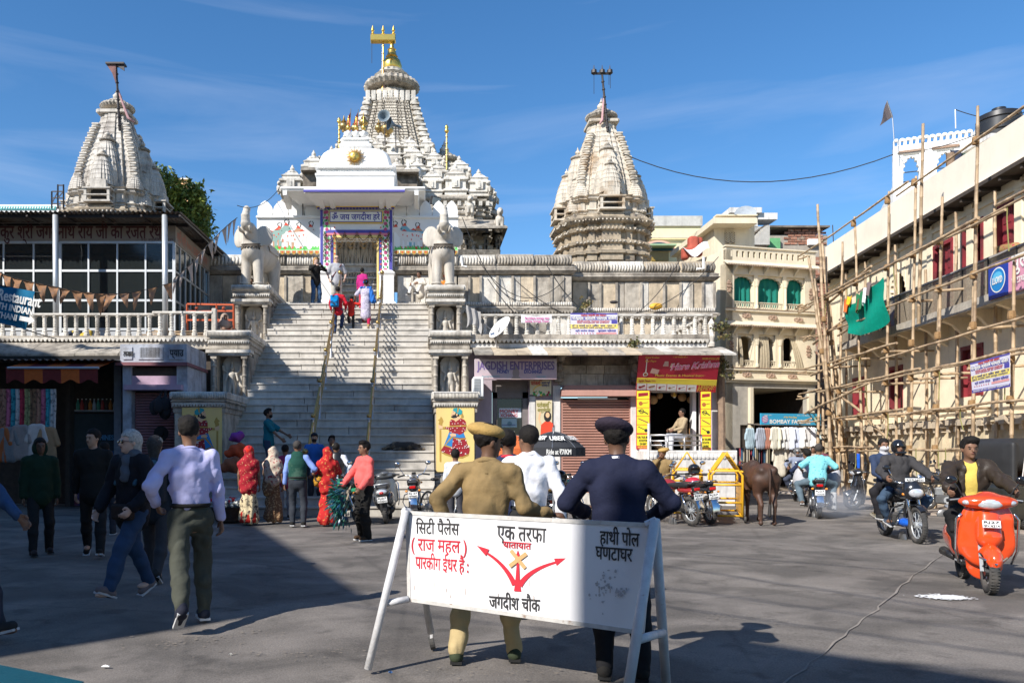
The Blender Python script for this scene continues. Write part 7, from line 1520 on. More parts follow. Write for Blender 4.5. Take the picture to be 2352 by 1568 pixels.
for i,s in enumerate(('RESTAURANT','BAKERY','DINNER')):text(s,.12,FR(wx(1879,30.8),30.8,wz(1058+i*12,30.8)),flat('faded_pink',(.5,.3,.28)),bd,wI=.42,bO=.004)
pb=paper(1692,1722,1080-3,1103+2,29.6,'standing_poster','pink and blue poster lettered RAJASTHANI HEENA at the shop foot',flat('pink_print',(.45,.1,.2)),'poster',(('RAJASTHANI',.1,1693,1086,PYEL,.42,.004),('HEENA',.12,1694,1096,PYEL,.4,.006)))
al=tH('alley_house','shaded house closing the narrow alley between mansion and scaffold','house',(17.5,38,0));MB().box(15.2,19.5,38,40,0,7.5).mk('wall',mat('alley_plaster',(.3,.28,.27),var=.2),al)
for i in range(3):MB().box(15.6+i*1.1,16.2+i*1.1,37.95,38,2+.1*i,3.6).mk('window',mat('blue_door',(.03,.06,.2)),al)
MB().box(15.7,17.0,37.0,37.9,3.7,3.8).mk('tin_roof',CORR,al)
def simple_house(nm,lab,pl,pr,py,Y,dep,m,base=0,cat='house'):
 t=tH(nm,lab,cat,((wx(pl,Y)+wx(pr,Y))/2,Y,base));MB().box(wx(pl,Y),wx(pr,Y),Y,Y+dep,base,wz(py,Y)).mk('wall',m,t);return t
h1=simple_house('cream_house','cream house with flat projecting roof slab above the mansion',1640,1733,515,34,5,CREAM)
b=MB();x0,x1=wx(1628,33),wx(1742,33);b.box(wx(1635,33.4),wx(1735,33.4),33.2,39,wz(516,33.4),wz(503,33.4));b.box(wx(1640,33.8),wx(1733,33.8),33.5,33.9,wz(500,33.8),wz(497,33.8));b.mk('roof_slab',CREAM,h1)
for k in(0,1):
 w=MB();w.box(wx(1664+k*12,34)+.02,wx(1676+k*12,34)-.02,33.94,33.99,wz(560,34),wz(534,34));f=w.mk('window',mat('jali_shadow',(.2,.15,.1)),h1);b=MB()
 for i in range(7):b.bar((wx(1664+k*12,34),33.92,wz(560-i*4,34)),(wx(1676+k*12,34),33.92,wz(552-i*4,34)),.02,.02);b.bar((wx(1676+k*12,34),33.92,wz(560-i*4,34)),(wx(1664+k*12,34),33.92,wz(552-i*4,34)),.02,.02)
 b.mk('lattice',CREAM,f)
h2=simple_house('yellow_house','pale yellow house with arched blue window behind the right tower',1468,1610,497,42,6,mat('pale_yellow',(.78,.7,.42),var=.06,sK=.1));
MB().box(wx(1466,42),wx(1612,42),41.9,42.3,wz(520,42),wz(497,42)).mk('parapet',mat('grey_parapet',(.5,.49,.45),var=.15,sK=.4),h2)
MB().box(wx(1466,42),wx(1612,42),41.8,41.9,wz(549,42),wz(545,42)).mk('string_course',CREAM,h2)
w=MB().prism([(wx(1512,41.9)+.9*math.cos(a),wz(583,41.9)+.55*math.sin(a)+.15)for a in np.linspace(0,math.pi,14)],lambda u,v,d:(u,d,v),41.85,41.98).mk('arch_frame',flat('pink_paint',(.7,.4,.3)),h2)
o=MB().prism([(wx(1512,41.9)+.75*math.cos(a),wz(577,41.9)+.45*math.sin(a))for a in np.linspace(0,math.pi,14)],lambda u,v,d:(u,d,v),41.8,41.87).mk('window',mat('blue_green_glass',(.02,.08,.1),r=.2),h2)
MB().box(wx(1483,41.5),wx(1550,41.5),41.2,41.9,wz(567,41.5),wz(563,41.5)).mk('green_canopy',mat('green_sheet',(.3,.42,.25),r=.5),h2)
MB().box(wx(1492,41.9),wx(1535,41.9),41.82,41.88,wz(600,41.9),wz(578,41.9)).mk('door',mat('amber_panes',(.3,.2,.04),r=.3),h2)
st2=tH('roof_rock','red lumpy rooftop shape draped with white sheet behind the temple wall','rooftop cover',at(1590,600,33));sO('red_mound',[('b',(.02,0,.3),(.2,.2,.42),.12,.1),('b',(-.3,0,.0),(.14,.2,.25),.1,.1),('b',(.3,.1,.3),(.13,.2,.4),.1,.06)],mat('brick_red_cloth',(.36,.07,.04),var=.2),st2,h=.05,loc=(0,0,.3)).matrix_parent_inverse=Matrix()
MB().slab(lambda u,v:(wx(1565+60*u-12*v*u,32.8),32.8-.8*v,wz(565+v*26+10*math.sin(u*5),32.8)),10,5,(0,.02,.02)).mk('white_sheet',PWHT,st2)
bk=simple_house('brick_house','unplastered red brick house behind the cream mansion',1756,1900,540,38,6,MORTAR)
BRM=MB().box(0,.3,-.02,.02,0,.1,bev=.006).mesh('brick',BRICK)
q=random.Random(21)
def bricks(par,xa,xb,za,zb4,Y,prob=1.0):
 n=0;z=za;row=0
 while z<zb4-.1:
  x=xa+(-.15 if row%2 else 0)
  while x<xb-.15:
   if x>=xa-.001 and q.random()<prob:inst(BRM,'brick',par,(x+q.uniform(-.01,.01),Y+q.uniform(-.015,.01),z));n+=1
   x+=.34
  z+=.125;row+=1
bricks(bk,wx(1800,38),wx(1898,38),wz(562,38),wz(523,38),37.98);bk2=simple_house('brick_house','lower brick wall strip between mansion and scaffolded building',1868,1912,590,36.5,4,mat('brick_wall_small',(.3,.15,.1),r=.9,var=.4,sc=14,bU=.8,bsc=24,c2=(.34,.27,.21),psc=5));bricks(bk2,wx(1872,36.5),wx(1910,36.5),wz(770,36.5),wz(592,36.5),36.48,.9)
MB().box(wx(1752,37.8),wx(1904,37.8),37.7,44,wz(523,37.8),wz(519,37.8)).mk('roof_slab',STONED,bk)
MB().box(wx(1764,37.9),wx(1790,37.9),37.8,37.98,wz(572,37.9),wz(548,37.9)).mk('window',mat('green_shutter',(.12,.35,.15)),bk);MB().box(wx(1855,37.9),wx(1878,37.9),37.8,37.97,wz(563,37.9),wz(550,37.9)).mk('vent_block',WHITE,bk)
h3=simple_house('roof_room','grey and white rooftop room with dish above the cream house',1672,1782,520,46,4,mat('grey_cement',(.42,.4,.36),var=.15,sK=.3));b=MB();b.box(wx(1672,45.9),wx(1745,45.9),45.6,47,wz(492,45.9),wz(480,45.9));b.box(wx(1740,45.9),wx(1784,45.9),45.8,47,wz(505,45.9),wz(490,45.9));b.box(wx(1680,45.9),wx(1742,45.9),46,48,wz(520,45.9),wz(492,45.9));b.mk('parapet',WHITED,h3)
x,y,z=at(1712,492,44);MB().lA([(.001,-.12),(.3,-.06),(.55,.06),(.57,.06),(.3,-.03),(.001,-.09)],n=20).xf(Matrix.Translation((x,y,z))@Vector((-.3,-1,.6)).to_track_quat('Z','Y').to_matrix().to_4x4()).mk('satellite_dish',mat('grey_dish',(.3,.33,.36)),label='grey satellite dish on the rooftop above the cream house',cat='dish')
stp=tH('roof_stairs','concrete steps rising to the brick house roof','stairs',at(1745,560,36.8))
for i in range(9):MB().box(wx(1722+i*5,36.8),wx(1768,36.8),36.8,37.6,wz(562-i*5,36.8)-.0,wz(557-i*5,36.8)).mk('step',mat('grey_cement',(.42,.4,.36)),stp)
wire(at(1430,353,34),at(2060,352,30),1.15,.02,'overhead_cable','long overhead cable sagging from the right shrine tower to the white building')
wire(at(2060,352,30),at(2352,258,21),.25,.015,'overhead_cable','overhead cable rising across the white arches to the right edge')
dW=Vector((.12,1,0)).normalized();nW_=Vector((-dW.y,dW.x,0))
P0=Vector((wall_x(10),10,0))
SM=Matrix(((dW.x,-nW_.x,0,P0.x),(dW.y,-nW_.y,0,P0.y),(0,0,1,0),(0,0,0,1)))
def su(px,off=0):
 k=(px-CX)/F_;o=P0+nW_*off;t=(k*o.y-o.x)/(dW.x-k*dW.y);return t
def sY(u,off=0):return(P0+nW_*off+dW*u).y
def sp(px,py,off=0):
 u=su(px,off);return P0+nW_*off+dW*u+Vector((0,0,wz(py,sY(u,off))))
bd=tH('scaffolded_building','long peach building behind bamboo scaffolding on the right','building',(wall_x(25),25,0))
LW=21.4;ops=[]
def op(px0,px1,py0,py1,off=0):u0,u1=sorted((su(px0),su(px1)));zm=wz(py1,sY((u0+u1)/2));zM=wz(py0,sY((u0+u1)/2));return(u0,u1,zm,zM)
O_arch=op(2046,2080,625,735);O_d1=op(2147,2187,565,712);O_d2=op(2213,2256,542,700);O_w=op(2290,2342,492,600)
O_m1=op(2046,2072,848,938);O_m2=op(1961,1984,872,957);O_m3=op(2211,2256,795,894)
ups=[(O_arch[0],O_arch[1],5.3,7.35),(O_d1[0],O_d1[1],5.3,7.45),(O_d2[0],O_d2[1],5.3,7.6),(O_w[0],O_w[1],6.3,7.7),(1.2,2.3,6.2,7.6),(3.9,4.9,5.3,7.5)]
los=[(O_m1[0],O_m1[1],2.9,4.2),(O_m2[0],O_m2[1],2.8,4.1),(O_m3[0],O_m3[1],3.0,4.3),(2.5,3.4,3.0,4.2)]
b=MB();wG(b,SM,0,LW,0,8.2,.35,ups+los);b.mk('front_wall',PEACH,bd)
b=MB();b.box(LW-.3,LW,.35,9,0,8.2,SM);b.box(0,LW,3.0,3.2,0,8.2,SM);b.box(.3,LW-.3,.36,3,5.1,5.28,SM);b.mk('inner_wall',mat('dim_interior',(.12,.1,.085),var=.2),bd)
b=MB();b.box(-.1,LW+.1,-.55,9,8.2,8.3,SM);b.mk('eave',DARKW,bd)
b=MB();b.box(0,LW+.05,-.12,.2,8.3,9.55,SM);b.box(0,LW+.05,-.35,.15,8.31,8.42,SM);b.mk('parapet',PEACHL,bd)
b=MB();b.box(0,LW-.05,.19,9,9.2,9.35,SM);b.mk('roof',CREAM,bd)
b=MB()
for i in range(26):b.box(i*.85,i*.85+.07,-.5,.0,8.1,8.2,SM)
b.split('rafter_end',DARKW,bd)
b=MB();pr=[(0,-.0,2.45),(0,-.32,2.4),(0,-.34,2.28),(0,-.22,2.2),(0,-.26,1.2),(0,-.42,.5),(0,-.5,0),(0,0,0)]
n=60;q=random.Random(2);rings=[]
for i in range(n+1):
 u=LW*i/n;j=q.uniform(-.05,.05);rings.append([SM@Vector((u,y+(j if 0<k<4 else j*.4 if 3<k<7 else 0),z+(j*.6 if 0<k<4 else 0)))for k,(_,y,z)in enumerate(pr)])
b.loft(rings);b.mk('battered_base',mat('stained_base',(.6,.49,.32),r=.9,var=.2,sc=3,bU=.6,bsc=9,c2=(.33,.29,.24),psc=.9,pA=(.5,.66),sK=.35),bd)
b=MB()
for i in range(70):
 u=LW*(i+q.random())/70;b.box(u,u+q.uniform(.12,.4),-.4-q.uniform(0,.06),-.2,2.22+q.uniform(-.05,.03),2.38+q.uniform(-.03,.06),SM)
for i in range(60):
 u=LW*(i+.5)/60;b.box(u,u+.12,-.36,-.2,2.05,2.2,SM)
b.mk('broken_ledge',kind='stuff',parent=bd,mats=mat('ledge_stone',(.5,.41,.3),var=.25,sc=6,bU=.8))
b=MB();b.box(3.5,LW-3.2,-.85,0,5.12,5.28,SM);b.box(3.5,LW-3.2,-.9,-.8,5.05,5.3,SM);b.mk('balcony_floor',mat('grey_ledge',(.4,.36,.3),var=.25,sK=.4,bU=.6),bd)
for i in range(12):
 u=4+i*1.25;b=MB();b.loft([[SM@Vector((u+dx,y,z))for dx in(-.07,.07)for z in((za,zb_2)if dx<0 else(zb_2,za))]for y,za,zb_2 in((0,4.5,5.12),(-.3,4.7,5.12),(-.5,4.92,5.12),(-.75,5.03,5.12))]);b.mk('balcony_bracket',PEACH,bd)
NET=mat('balcony_mesh',(.27,.22,.16),r=.9,var=.3,sc=18,alpha=.75,bU=.6)
u=3.6
while u<LW-3.3:MB().box(u+.02,u+1.1,-.84,-.82,5.3,6.15,SM).mk('mesh_panel',NET,bd);MB().box(u-.02,u+.02,-.86,-.8,5.28,6.2,SM).mk('railing_post',IRON,bd);u+=1.12
MB().box(3.5,LW-3.2,-.86,-.8,6.15,6.2,SM).mk('railing_rail',mat('grey_rail',(.3,.28,.26)),bd)
def shut(o,nm,open_=0,two=True,lab=None):
 u0,u1,z0,z1=o;f=MB()
 for a,c in((u0-.06,u0+.04),(u1-.04,u1+.06)):f.box(a,c,-.03,.2,z0,z1+.05,SM)
 f.box(u0-.06,u1+.06,-.035,.2,z1-.03,z1+.08,SM);f=f.mk(nm,MAROON,bd)
 m=(u0+u1)/2
 for s_,(a,c)in enumerate(((u0+.04,m),(m,u1-.04))):
  if open_ and s_==0:MB().box(a,a+.05,.08,.08+(c-a),z0+.02,z1-.03,SM).mk('shutter',MAROON,f);continue
  b=MB();b.box(a+.01,c-.01,.1,.14,z0+.02,z1-.03,SM);[b.box(a+.06,c-.06,.085,.1,z0+(z1-z0)*p,z0+(z1-z0)*(p+.24),SM)for p in(.05,.36,.68)];b.mk('shutter',MAROON,f)
 return f
shut(ups[1],'door');shut(ups[2],'door',1);shut(ups[3],'window',1);shut(ups[5],'door');shut(ups[4],'window')
for o in los:shut(o,'window')
b=MB().prism(cusped(ups[0][0],ups[0][1],6.7,7.25,7.35,7,.05),lambda u,v,d:SM@Vector((u,d,v)),-.02,.2).mk('cusped_arch',PEACH,bd)
for u in np.arange(3,LW-1,2.1):MB().box(u,u+.28,-.05,-.002,5.3,8.15,SM).mk('pilaster',PEACH,bd)
MB().box(0,LW,-.06,-.001,7.9,8.0,SM).mk('moulding',PEACH,bd)
MB().slab(lambda u,v:SM@Vector((ups[0][0]+.15+.55*u,-.1-.1*v,6.35-1.2*v+.2*u)),4,5,(0,.01,0)).mk('hanging_cloth',flat('red_blue_cloth',(.5,.07,.04),c2=(.05,.1,.4),psc=2,pA=(.48,.5)),label='red and blue cloth hanging in the cusped arch of the balcony',cat='cloth')
sO('rolled_quilt',[('c',(0,0,0),(.8,-.1,.12),.15,.17,.05),('c',(.1,-.1,-.15),(.75,-.15,-.1),.13,.14,.05)],cH('patterned_quilt',(.3,.2,.08),c2=(.3,.04,.06),psc=9),h=.03,loc=SM@Vector((ups[3][0],-.1,6.45)),M=Matrix.Rotation(R(80),4,'Z'),label='patterned quilts rolled on the sill of the upper right window',cat='quilt')
sc=tH('bamboo_scaffold','bamboo pole scaffold lashed with coir rope along the peach building','scaffold',(wall_x(22)-1.3,22,0))
OFF=1.35;q=random.Random(13);vert=[];nodes=[]
def pole(a,c,r0,r1=None,nm='bamboo_pole'):
 a,c=Vector(a),Vector(c);n=max(4,int((c-a).length/.45));per=(c-a).orthogonal().normalized();ph=q.uniform(0,6);am=q.uniform(.01,.035)
 pts=[a.lerp(c,i/n)+per*am*math.sin(i*1.1+ph)for i in range(n+1)];r1=r1 or r0*.75
 P2,R2=[],[]
 for i,p in enumerate(pts):
  rr=r0+(r1-r0)*i/n;P2.append(p);R2.append(rr*.92)
  if 0<i<n:e=(pts[i+1]-p).normalized()*.018;P2[-1]=p-e;P2+=[p,p+e];R2+=[rr*1.14,rr]
 MB().tube(P2,R2,7).mk(nm,BAMBOO,sc,smt=60)
def lash(p,d,r=.085):MB().tube([Vector(p)-d*.09,Vector(p)-d*.04,Vector(p)+d*.03,Vector(p)+d*.09],[r*.85,r,r*.92,r*.8],7).mk('rope_lashing',ROPE,sc)
up=Vector((0,0,1))
V=[(1935,555,1925),(1963,498,1984),(2042,440,2034),(2104,405,2089),(2164,452,2148),(2246,244,2232),(2330,600,2320),(1898,590,1912)]
uu=[]
for i,(pt,py,pb_)in enumerate(V):
 u_t,u_b=su(pt,OFF),su(pb_,OFF);T=sp(pt,py,OFF);uu.append((u_b,u_t,T.z));B0=P0+nW_*OFF+dW*u_b;pole((B0.x,B0.y,0),T,.046,.034)
 if i in(0,2,4,5):pole((B0.x+.07,B0.y+.1,T.z*.35),(T.x+.06,T.y+.08,T.z*.93 if i!=5 else 9.3),.042,.034)
uu+=[(su(2420,OFF),su(2425,OFF),9.5),(3.2,3.1,10),(1.2,1.2,10)]
for(ub,ut,tz)in uu[-3:]:pole(P0+nW_*OFF+dW*ub,P0+nW_*OFF+dW*ut+up*tz,.06,.045)
T_=sp(2120,284,OFF);B0=P0+nW_*OFF+dW*su(2102,OFF);pole((B0.x+.1,B0.y,5),T_,.05,.04);T2_=sp(1975+0,470,OFF)
IN=.35
for px in(1945,1990,2060,2130,2200,2290):u_=su(px,IN);pole(P0+nW_*IN+dW*u_,P0+nW_*IN+dW*(u_+.1)+up*(8.0 if px%3 else 6.8),.05,.04)
LV=[8.85,6.9,5.7,4.5,3.55,2.65,1.6]
umin,umax=.2,19.6
for k,z in enumerate(LV):
 u=umin-.3
 while u<umax:
  l=q.uniform(5.5,8.5);e=min(u+l,umax+q.uniform(.2,1.2));zo=q.uniform(-.12,.12);o2=OFF+.09+(.05 if k%2 else 0)
  pole(P0+nW_*o2+dW*u+up*(z+zo),P0+nW_*o2+dW*e+up*(z+zo+q.uniform(-.15,.18)),.037,.028)
  if k in(1,4):pole(P0+nW_*(o2+.02)+dW*(u+1)+up*(z+zo+.11),P0+nW_*(o2+.02)+dW*(e-.6)+up*(z+zo+.05),.042,.035)
  u=e-q.uniform(.5,1.1)
 for(ub,ut,tz)in uu:
  if z<tz-.1:uq=ub+(ut-ub)*z/max(tz,1);lash(P0+nW_*(OFF+.04)+dW*uq+up*z,up)
 if k>1:
  for(ub,ut,tz)in uu:
   if tz>z and q.random()<.45:uq=ub+(ut-ub)*z/tz;pole(P0+nW_*(OFF+.15)+dW*uq+up*(z-.06),P0+nW_*.02+dW*(uq+q.uniform(-.2,.2))+up*(z-.02),.042,.035,'bamboo_putlog')
for i,(pt,py,pb_)in enumerate(((1878,470,1913),(1858,592,1932),(1888,560,1945),(1872,640,1925),(1905,700,1950),(1897,850,1952),(1915,830,1905),(1890,900,1893),(1882,760,1878))):
 Yq=27.2+.25*i;a=(wx(pb_,Yq-.3),Yq-.3,0.02);c=at(pt,py,Yq+.5);pole(a,c,.06,.045)
 if i<5:lash(Vector(a).lerp(Vector(c),.28),(Vector(c)-Vector(a)).normalized(),.1);lash(Vector(a).lerp(Vector(c),.6),(Vector(c)-Vector(a)).normalized(),.085)
for a,c in(((1850,948,28.5),(1995,880,24)),((1868,790,29),(1992,692,25)),((1880,716,29),(2000,612,24.5)),((1862,862,29),(2010,800,24)),((1990,1093,27),(1905,1065,28)),((1890,870,28.5),(2100,1060,22.5)),((2035,700,23.6),(1925,770,27))):pole(at(*a),at(*c),.05,.038)
for i in range(16):
 u=q.uniform(3,19);z=q.choice(LV);p=P0+nW_*(OFF+.12)+dW*u+up*z;MB().tube([p,p+Vector((.03,.05,-q.uniform(.3,.5))),p+Vector((q.uniform(-.1,.1),q.uniform(-.1,.1),-q.uniform(.6,1.1)))],.012,4).mk('loose_rope',mat('green_rope',(.25,.24,.08)),sc)
GS=cH('emerald_sheet',(.0,.25,.17),bU=.5,bsc=6,r=.7)
A_,B2,C2,D2=sp(1943,712,OFF+.2),sp(2025,634,OFF+.2),sp(2036,738,OFF+.15),sp(1950,765,OFF+.15)
gsh=tH('green_sheet','bright green cloth sheet hung from the scaffold rail','sheet',A_)
MB().slab(lambda u,v:A_.lerp(B2,u).lerp(D2.lerp(C2,u),v)+nW_*(.07*math.sin(u*9+v*3)*v+.05*math.sin(v*7+u*4))+up*(-.22*math.sin(math.pi*u)*(.35+v*.6)+.05*math.sin(u*12)*(1-v)),26,16,(.006,0,0)).mk('cloth',GS,gsh,smt=True)
for i,(px,py,w,h,c,lb)in enumerate(((1946,690,.35,.4,(.65,.13,.03),'orange garment at the left end of the scaffold laundry'),(1953,683,.3,.25,(.75,.4,.02),'yellow garment above the orange one on the scaffold'),(1975,675,.35,.55,(.02,.14,.06),'dark green garment on the scaffold rail'),(1972,690,.25,.35,(.14,.06,.03),'brown garment on the green sheet'),(1986,665,.16,.45,(.6,.6,.6),'white garment between green and grey ones'),(1996,652,.25,.4,(.16,.12,.12),'grey brown garment beside the green sheet'))):
 p=sp(px,py,OFF+.26);MB().slab(lambda u,v:p+dW*(-w*(u-.5)*(1-.2*v))+nW_*(.04*math.sin(u*8+i)+.05*v)+up*(-h*v+.06*math.sin(u*6+i)),8,5,(.006,0,0)).mk('garment',cH('laundry%d'%i,c),smt=True,label=lb,cat='garment')
ls=tH('shop_signboard','blue and pink police booth signboard with a round blue emblem on the balcony','sign',sp(2300,640,.95))
u0,u1=su(2420,.95),su(2271,.95);ptl=sp(2271,612,.97);z0s,z1s=5.28,6.62
zt_s=wz(611,sY(u1,.95));zb_s=wz(690,sY(u1,.95))
def sb(ua,ub,z0,z1,m,nm,d):b=MB();b.box(ua,ub,-.95-d,-.95-d+.04,z0,z1,SM);return b.mk(nm,m,ls)
us=u1;ue=u1-3.6;um=us-su(2271,.95)+su(2316,.95)
sb(ue,us,zb_s,zt_s,flat('pink_panel',(.6,.28,.38)),'board',0);sb(um,us,zb_s,zt_s,flat('royal_blue',(.01,.04,.3)),'blue_panel',.01)
MS=SM@Matrix.Translation(((us+um)/2,-.965,(zb_s+zt_s)/2))@Matrix(((-1,0,0,0),(0,0,-1,0),(0,1,0,0),(0,0,0,1)))
rr=(zt_s-zb_s)*.36
fP([circ(0,0,rr,28,rr)],MS,PWHT,ls,'white_ring',.002);fP([circ(0,0,rr*.9,28)],MS,flat('emblem_blue',(.01,.2,.5)),ls,'blue_disc',.005);fP([circ(0,rr*.25,rr*.6,20,rr*.4)],MS,flat('emblem_light',(.1,.45,.7)),ls,'highlight',.008)
text('LLOYD',.22,MS@Matrix.Translation((-rr*.65,-.08,.006)),PWHT,ls,bO=.01,wI=rr*1.3,deep=.006)
text('पुलिस चौकी',.5,MS@Matrix.Translation(((us-um)/2+.15,.1,0)),PWHT,ls,bO=.015,wI=2.2);text('घंटाघर थाना उदयपुर',.2,MS@Matrix.Translation(((us-um)/2+.15,-.22,0)),PWHT,ls,bO=.006,wI=1.8);text('24',.2,MS@Matrix.Translation(((us-um)/2+1.0,-.45,0)),BLL,ls,bO=.01,wI=.3)
poster2([tuple(sp(2228,834,OFF+.2)),tuple(sp(2319,810,OFF+.2)),tuple(sp(2320,888,OFF+.2)),tuple(sp(2233,903,OFF+.2))],'purple and yellow astrology banner tied to the scaffold at right')
wbX,wbY=wx(2052,30),30.0
wbd=tH('white_roof_pavilion','white rooftop storey with cusped openings and beaded crest above the scaffolded building','building',(wbX,wbY,9))
ux2=Vector((1,-.42,0)).normalized();WM=Matrix(((ux2.x,-ux2.y,0,wbX),(ux2.y,ux2.x,0,wbY),(0,0,1,0),(0,0,0,1)))
wu=lambda px:(lambda k:(wbY*k-wbX)/(ux2.x-ux2.y*k))((px-CX)/F_)
def wzz(px,py):return wz(py,wbY+ux2.y*wu(px))
zt4=wzz(2060,336);o1=(wu(2074),wu(2112),wzz(2074,422),wzz(2074,362));o2_=(wu(2151),wu(2192),wzz(2151,395),wzz(2151,340))
b=MB();wG(b,WM,0,wu(2240),8,zt4,.3,[(o1[0],o1[1],o1[2],zt4-.35),(o2_[0],o2_[1],o1[2],zt4-.35)]);b.box(wu(2240),14,-.05,.4,8,zt4+.25,WM);b.mk('wall',WHITE,wbd)
b=MB();b.box(0,.3,.3,4,8,o1[2],WM);b.mk('side_wall',WHITE,wbd)
for o in(o1,o2_):
 MB().prism(cusped(o[0],o[1],zt4-1.0,zt4-.42,zt4-.34,7,.06),lambda u,v,d:WM@Vector((u,d,v)),.05,.25).mk('cusped_arch',WHITE,wbd)
 MB().box(o[0]-.15,o[1]+.15,-.08,0,zt4-.3,zt4-.22,WM).mk('hood',ORN,wbd)
 b=MB();[b.bar(WM@Vector((o[0],.15,o1[2]+.1+.35*i)),WM@Vector((o[1],.15,o1[2]+.1+.35*i)),.03,.03)for i in range(2)];b.mk('bars',IRON,wbd)
b=MB();n=13;L5=wu(2235)
for i in range(n):
 u=(i+.5)*L5/n;r_=L5/n*.5
 b.prism([(u+r_*1.02*math.cos(a),zt4+.12+r_*.8+.0+r_*math.sin(a))for a in np.linspace(0,math.pi,9)]+[(u-r_*.5,zt4+.12+r_*.75),(u+r_*.5,zt4+.12+r_*.75)][:0],lambda p,v,d:WM@Vector((p,d,v)),.05,.2)
 b.box(u-r_*1.0,u-r_*.55,.05,.2,zt4-.001,zt4+.13+r_*.8,WM);b.box(u+r_*.55,u+r_*1.0,.05,.2,zt4-.001,zt4+.13+r_*.8,WM)
b.mk('beaded_crest',WHITE,wbd)
tk=tH('water_tank','black plastic water tank on the roof at the upper right','tank',at(2292,300,24));x,y,z=at(2294,289,26)
MB().lA([(.62,-.6),(.64,-.3),(.6,-.27),(.64,-.24),(.64,.1),(.6,.13),(.64,.16),(.6,.32),(.3,.45),(.2,.47),(.2,.55),(.05,.58)],(x,y,z),20).mk('barrel',BLACKP,tk,smt=35)
MB().box(x-.9,x+.9,y-.9,y+.9,z-.72,z-.6).mk('platform',WHITED,tk)
fg=tH('black_pennant','dark triangular pennant flying on a thin pole at upper right','flag',at(2055,345,29.5));a,c=Vector(at(2055,345,29.5)),Vector(at(2037,232,29.5));MB().tube([a,Vector(at(2050,272,29.5)),c],.018,5).mk('pole',STEEL,fg)
p1,p2,p3=Vector(at(2038,231,29.5)),Vector(at(2051,268,29.5)),Vector(at(2020,290,29.5));MB().slab(lambda u,v:p1.lerp(p2,v)*(1-u)+p3*u+Vector((0,.06*math.sin(u*6),0)),6,6,(0,.01,0)).mk('cloth',cH('faded_black',(.1,.085,.09)),fg)
MB().tube([at(2195,295,27),at(2194,252,27)],.02,5).mk('antenna_pole',ALU,label='thin pale roof pole left of the water tank',cat='pole');wire(at(2194,252,27),at(2290,275,26),.05,.015,'cable','cable from the roof pole to the water tank')
for i,(px,py,w,h,c,lb)in enumerate(((2185,350,.35,.8,(.2,.14,.1),'brown garment hanging in the second white arch'),(2200,345,.5,.55,(.03,.04,.07),'dark trousers hanging on the white roof line'),(2215,350,.25,.35,(.2,.45,.4),'pale green garment hanging on the white roof line'))):
 x,y,z=at(px,py,26.5);MB().slab(lambda u,v:(x+w*(u-.5),y+.04*math.sin(u*8),z-h*v),6,4,(0,.01,0)).mk('garment',cH('roof_laundry%d'%i,c),label=lb,cat='garment')
MB().tube([at(1917,620,31.2),at(1912,517,31.2)],.02,5).mk('antenna_pole',IRON,label='thin black aerial at the far corner of the scaffolded parapet',cat='pole')
SKIN=lambda k=1:mat('skin_%d'%k,[(.42,.25,.17),(.19,.1,.062),(.13,.068,.042),(.55,.36,.28)][k],r=.5,var=.1,sc=12,bU=.1,bsc=60,spec=.35)
HAIRM=lambda c:mat('hair_%s'%c,{'black':(.012,.01,.009),'grey':(.42,.4,.37),'dark_grey':(.05,.045,.042),'blonde':(.4,.24,.1)}[c],r=.75,spec=.2,var=.4,sc=60,bU=.8,bsc=90,dist=.01)
def ik(a,c,l1,l2,pole):
 a,c=Vector(a),Vector(c);d=c-a;L_=d.length;mx_=(l1+l2)*.995
 if L_>mx_:c=a+d*(mx_/L_);d=c-a;L_=mx_
 x=(l1*l1-l2*l2+L_*L_)/(2*L_);h=math.sqrt(max(l1*l1-x*x,0));u=d/L_;p=Vector(pole);p=p-u*p.dot(u);p=p.normalized()if p.length>1e-4 else u.orthogonal()
 return a+u*x+p*h,c
def handp(w,d,n,sd,curl=.5,r=.0105,s=1,grip=0):
 """palm, four unequal bent fingers and a side thumb; w wrist, d direction, n palm normal, sd side of the thumb"""
 w,d=Vector(w),Vector(d).normalized();n=Vector(n);n=(n-d*n.dot(d)).normalized();t=d.cross(n)*sd
 P=[('c',w,w+d*.085*s,.027*s,.036*s,.012,tuple(n),1.9)]
 for i,(o,l)in enumerate(((.03,.9),(.011,1.0),(-.009,.93),(-.028,.75))):
  b=w+d*.088*s+t*o*s;a1=curl*(.6+.1*i);q1=b+(d*math.cos(a1)+n*math.sin(a1)+t*o*2)*.042*l*s;a2=a1+curl*1.1;q2=q1+(d*math.cos(a2)+n*math.sin(a2))*.036*l*s;rr=r*s
  P+=[('c',b-d*.01,q1,rr*1.05,rr,.006),('c',q1,q2,rr,rr*.82,.005)]
 b=w+d*.025*s+t*.026*s;q1=b+(d*.7+t*.65+n*.25)*.042*s;P+=[('c',b,q1,r*1.3*s,r*1.15*s,.01),('c',q1,q1+(d*.9+t*.1+n*.3)*.032*s,r*1.1*s,r*.85*s,.005)]
 return P
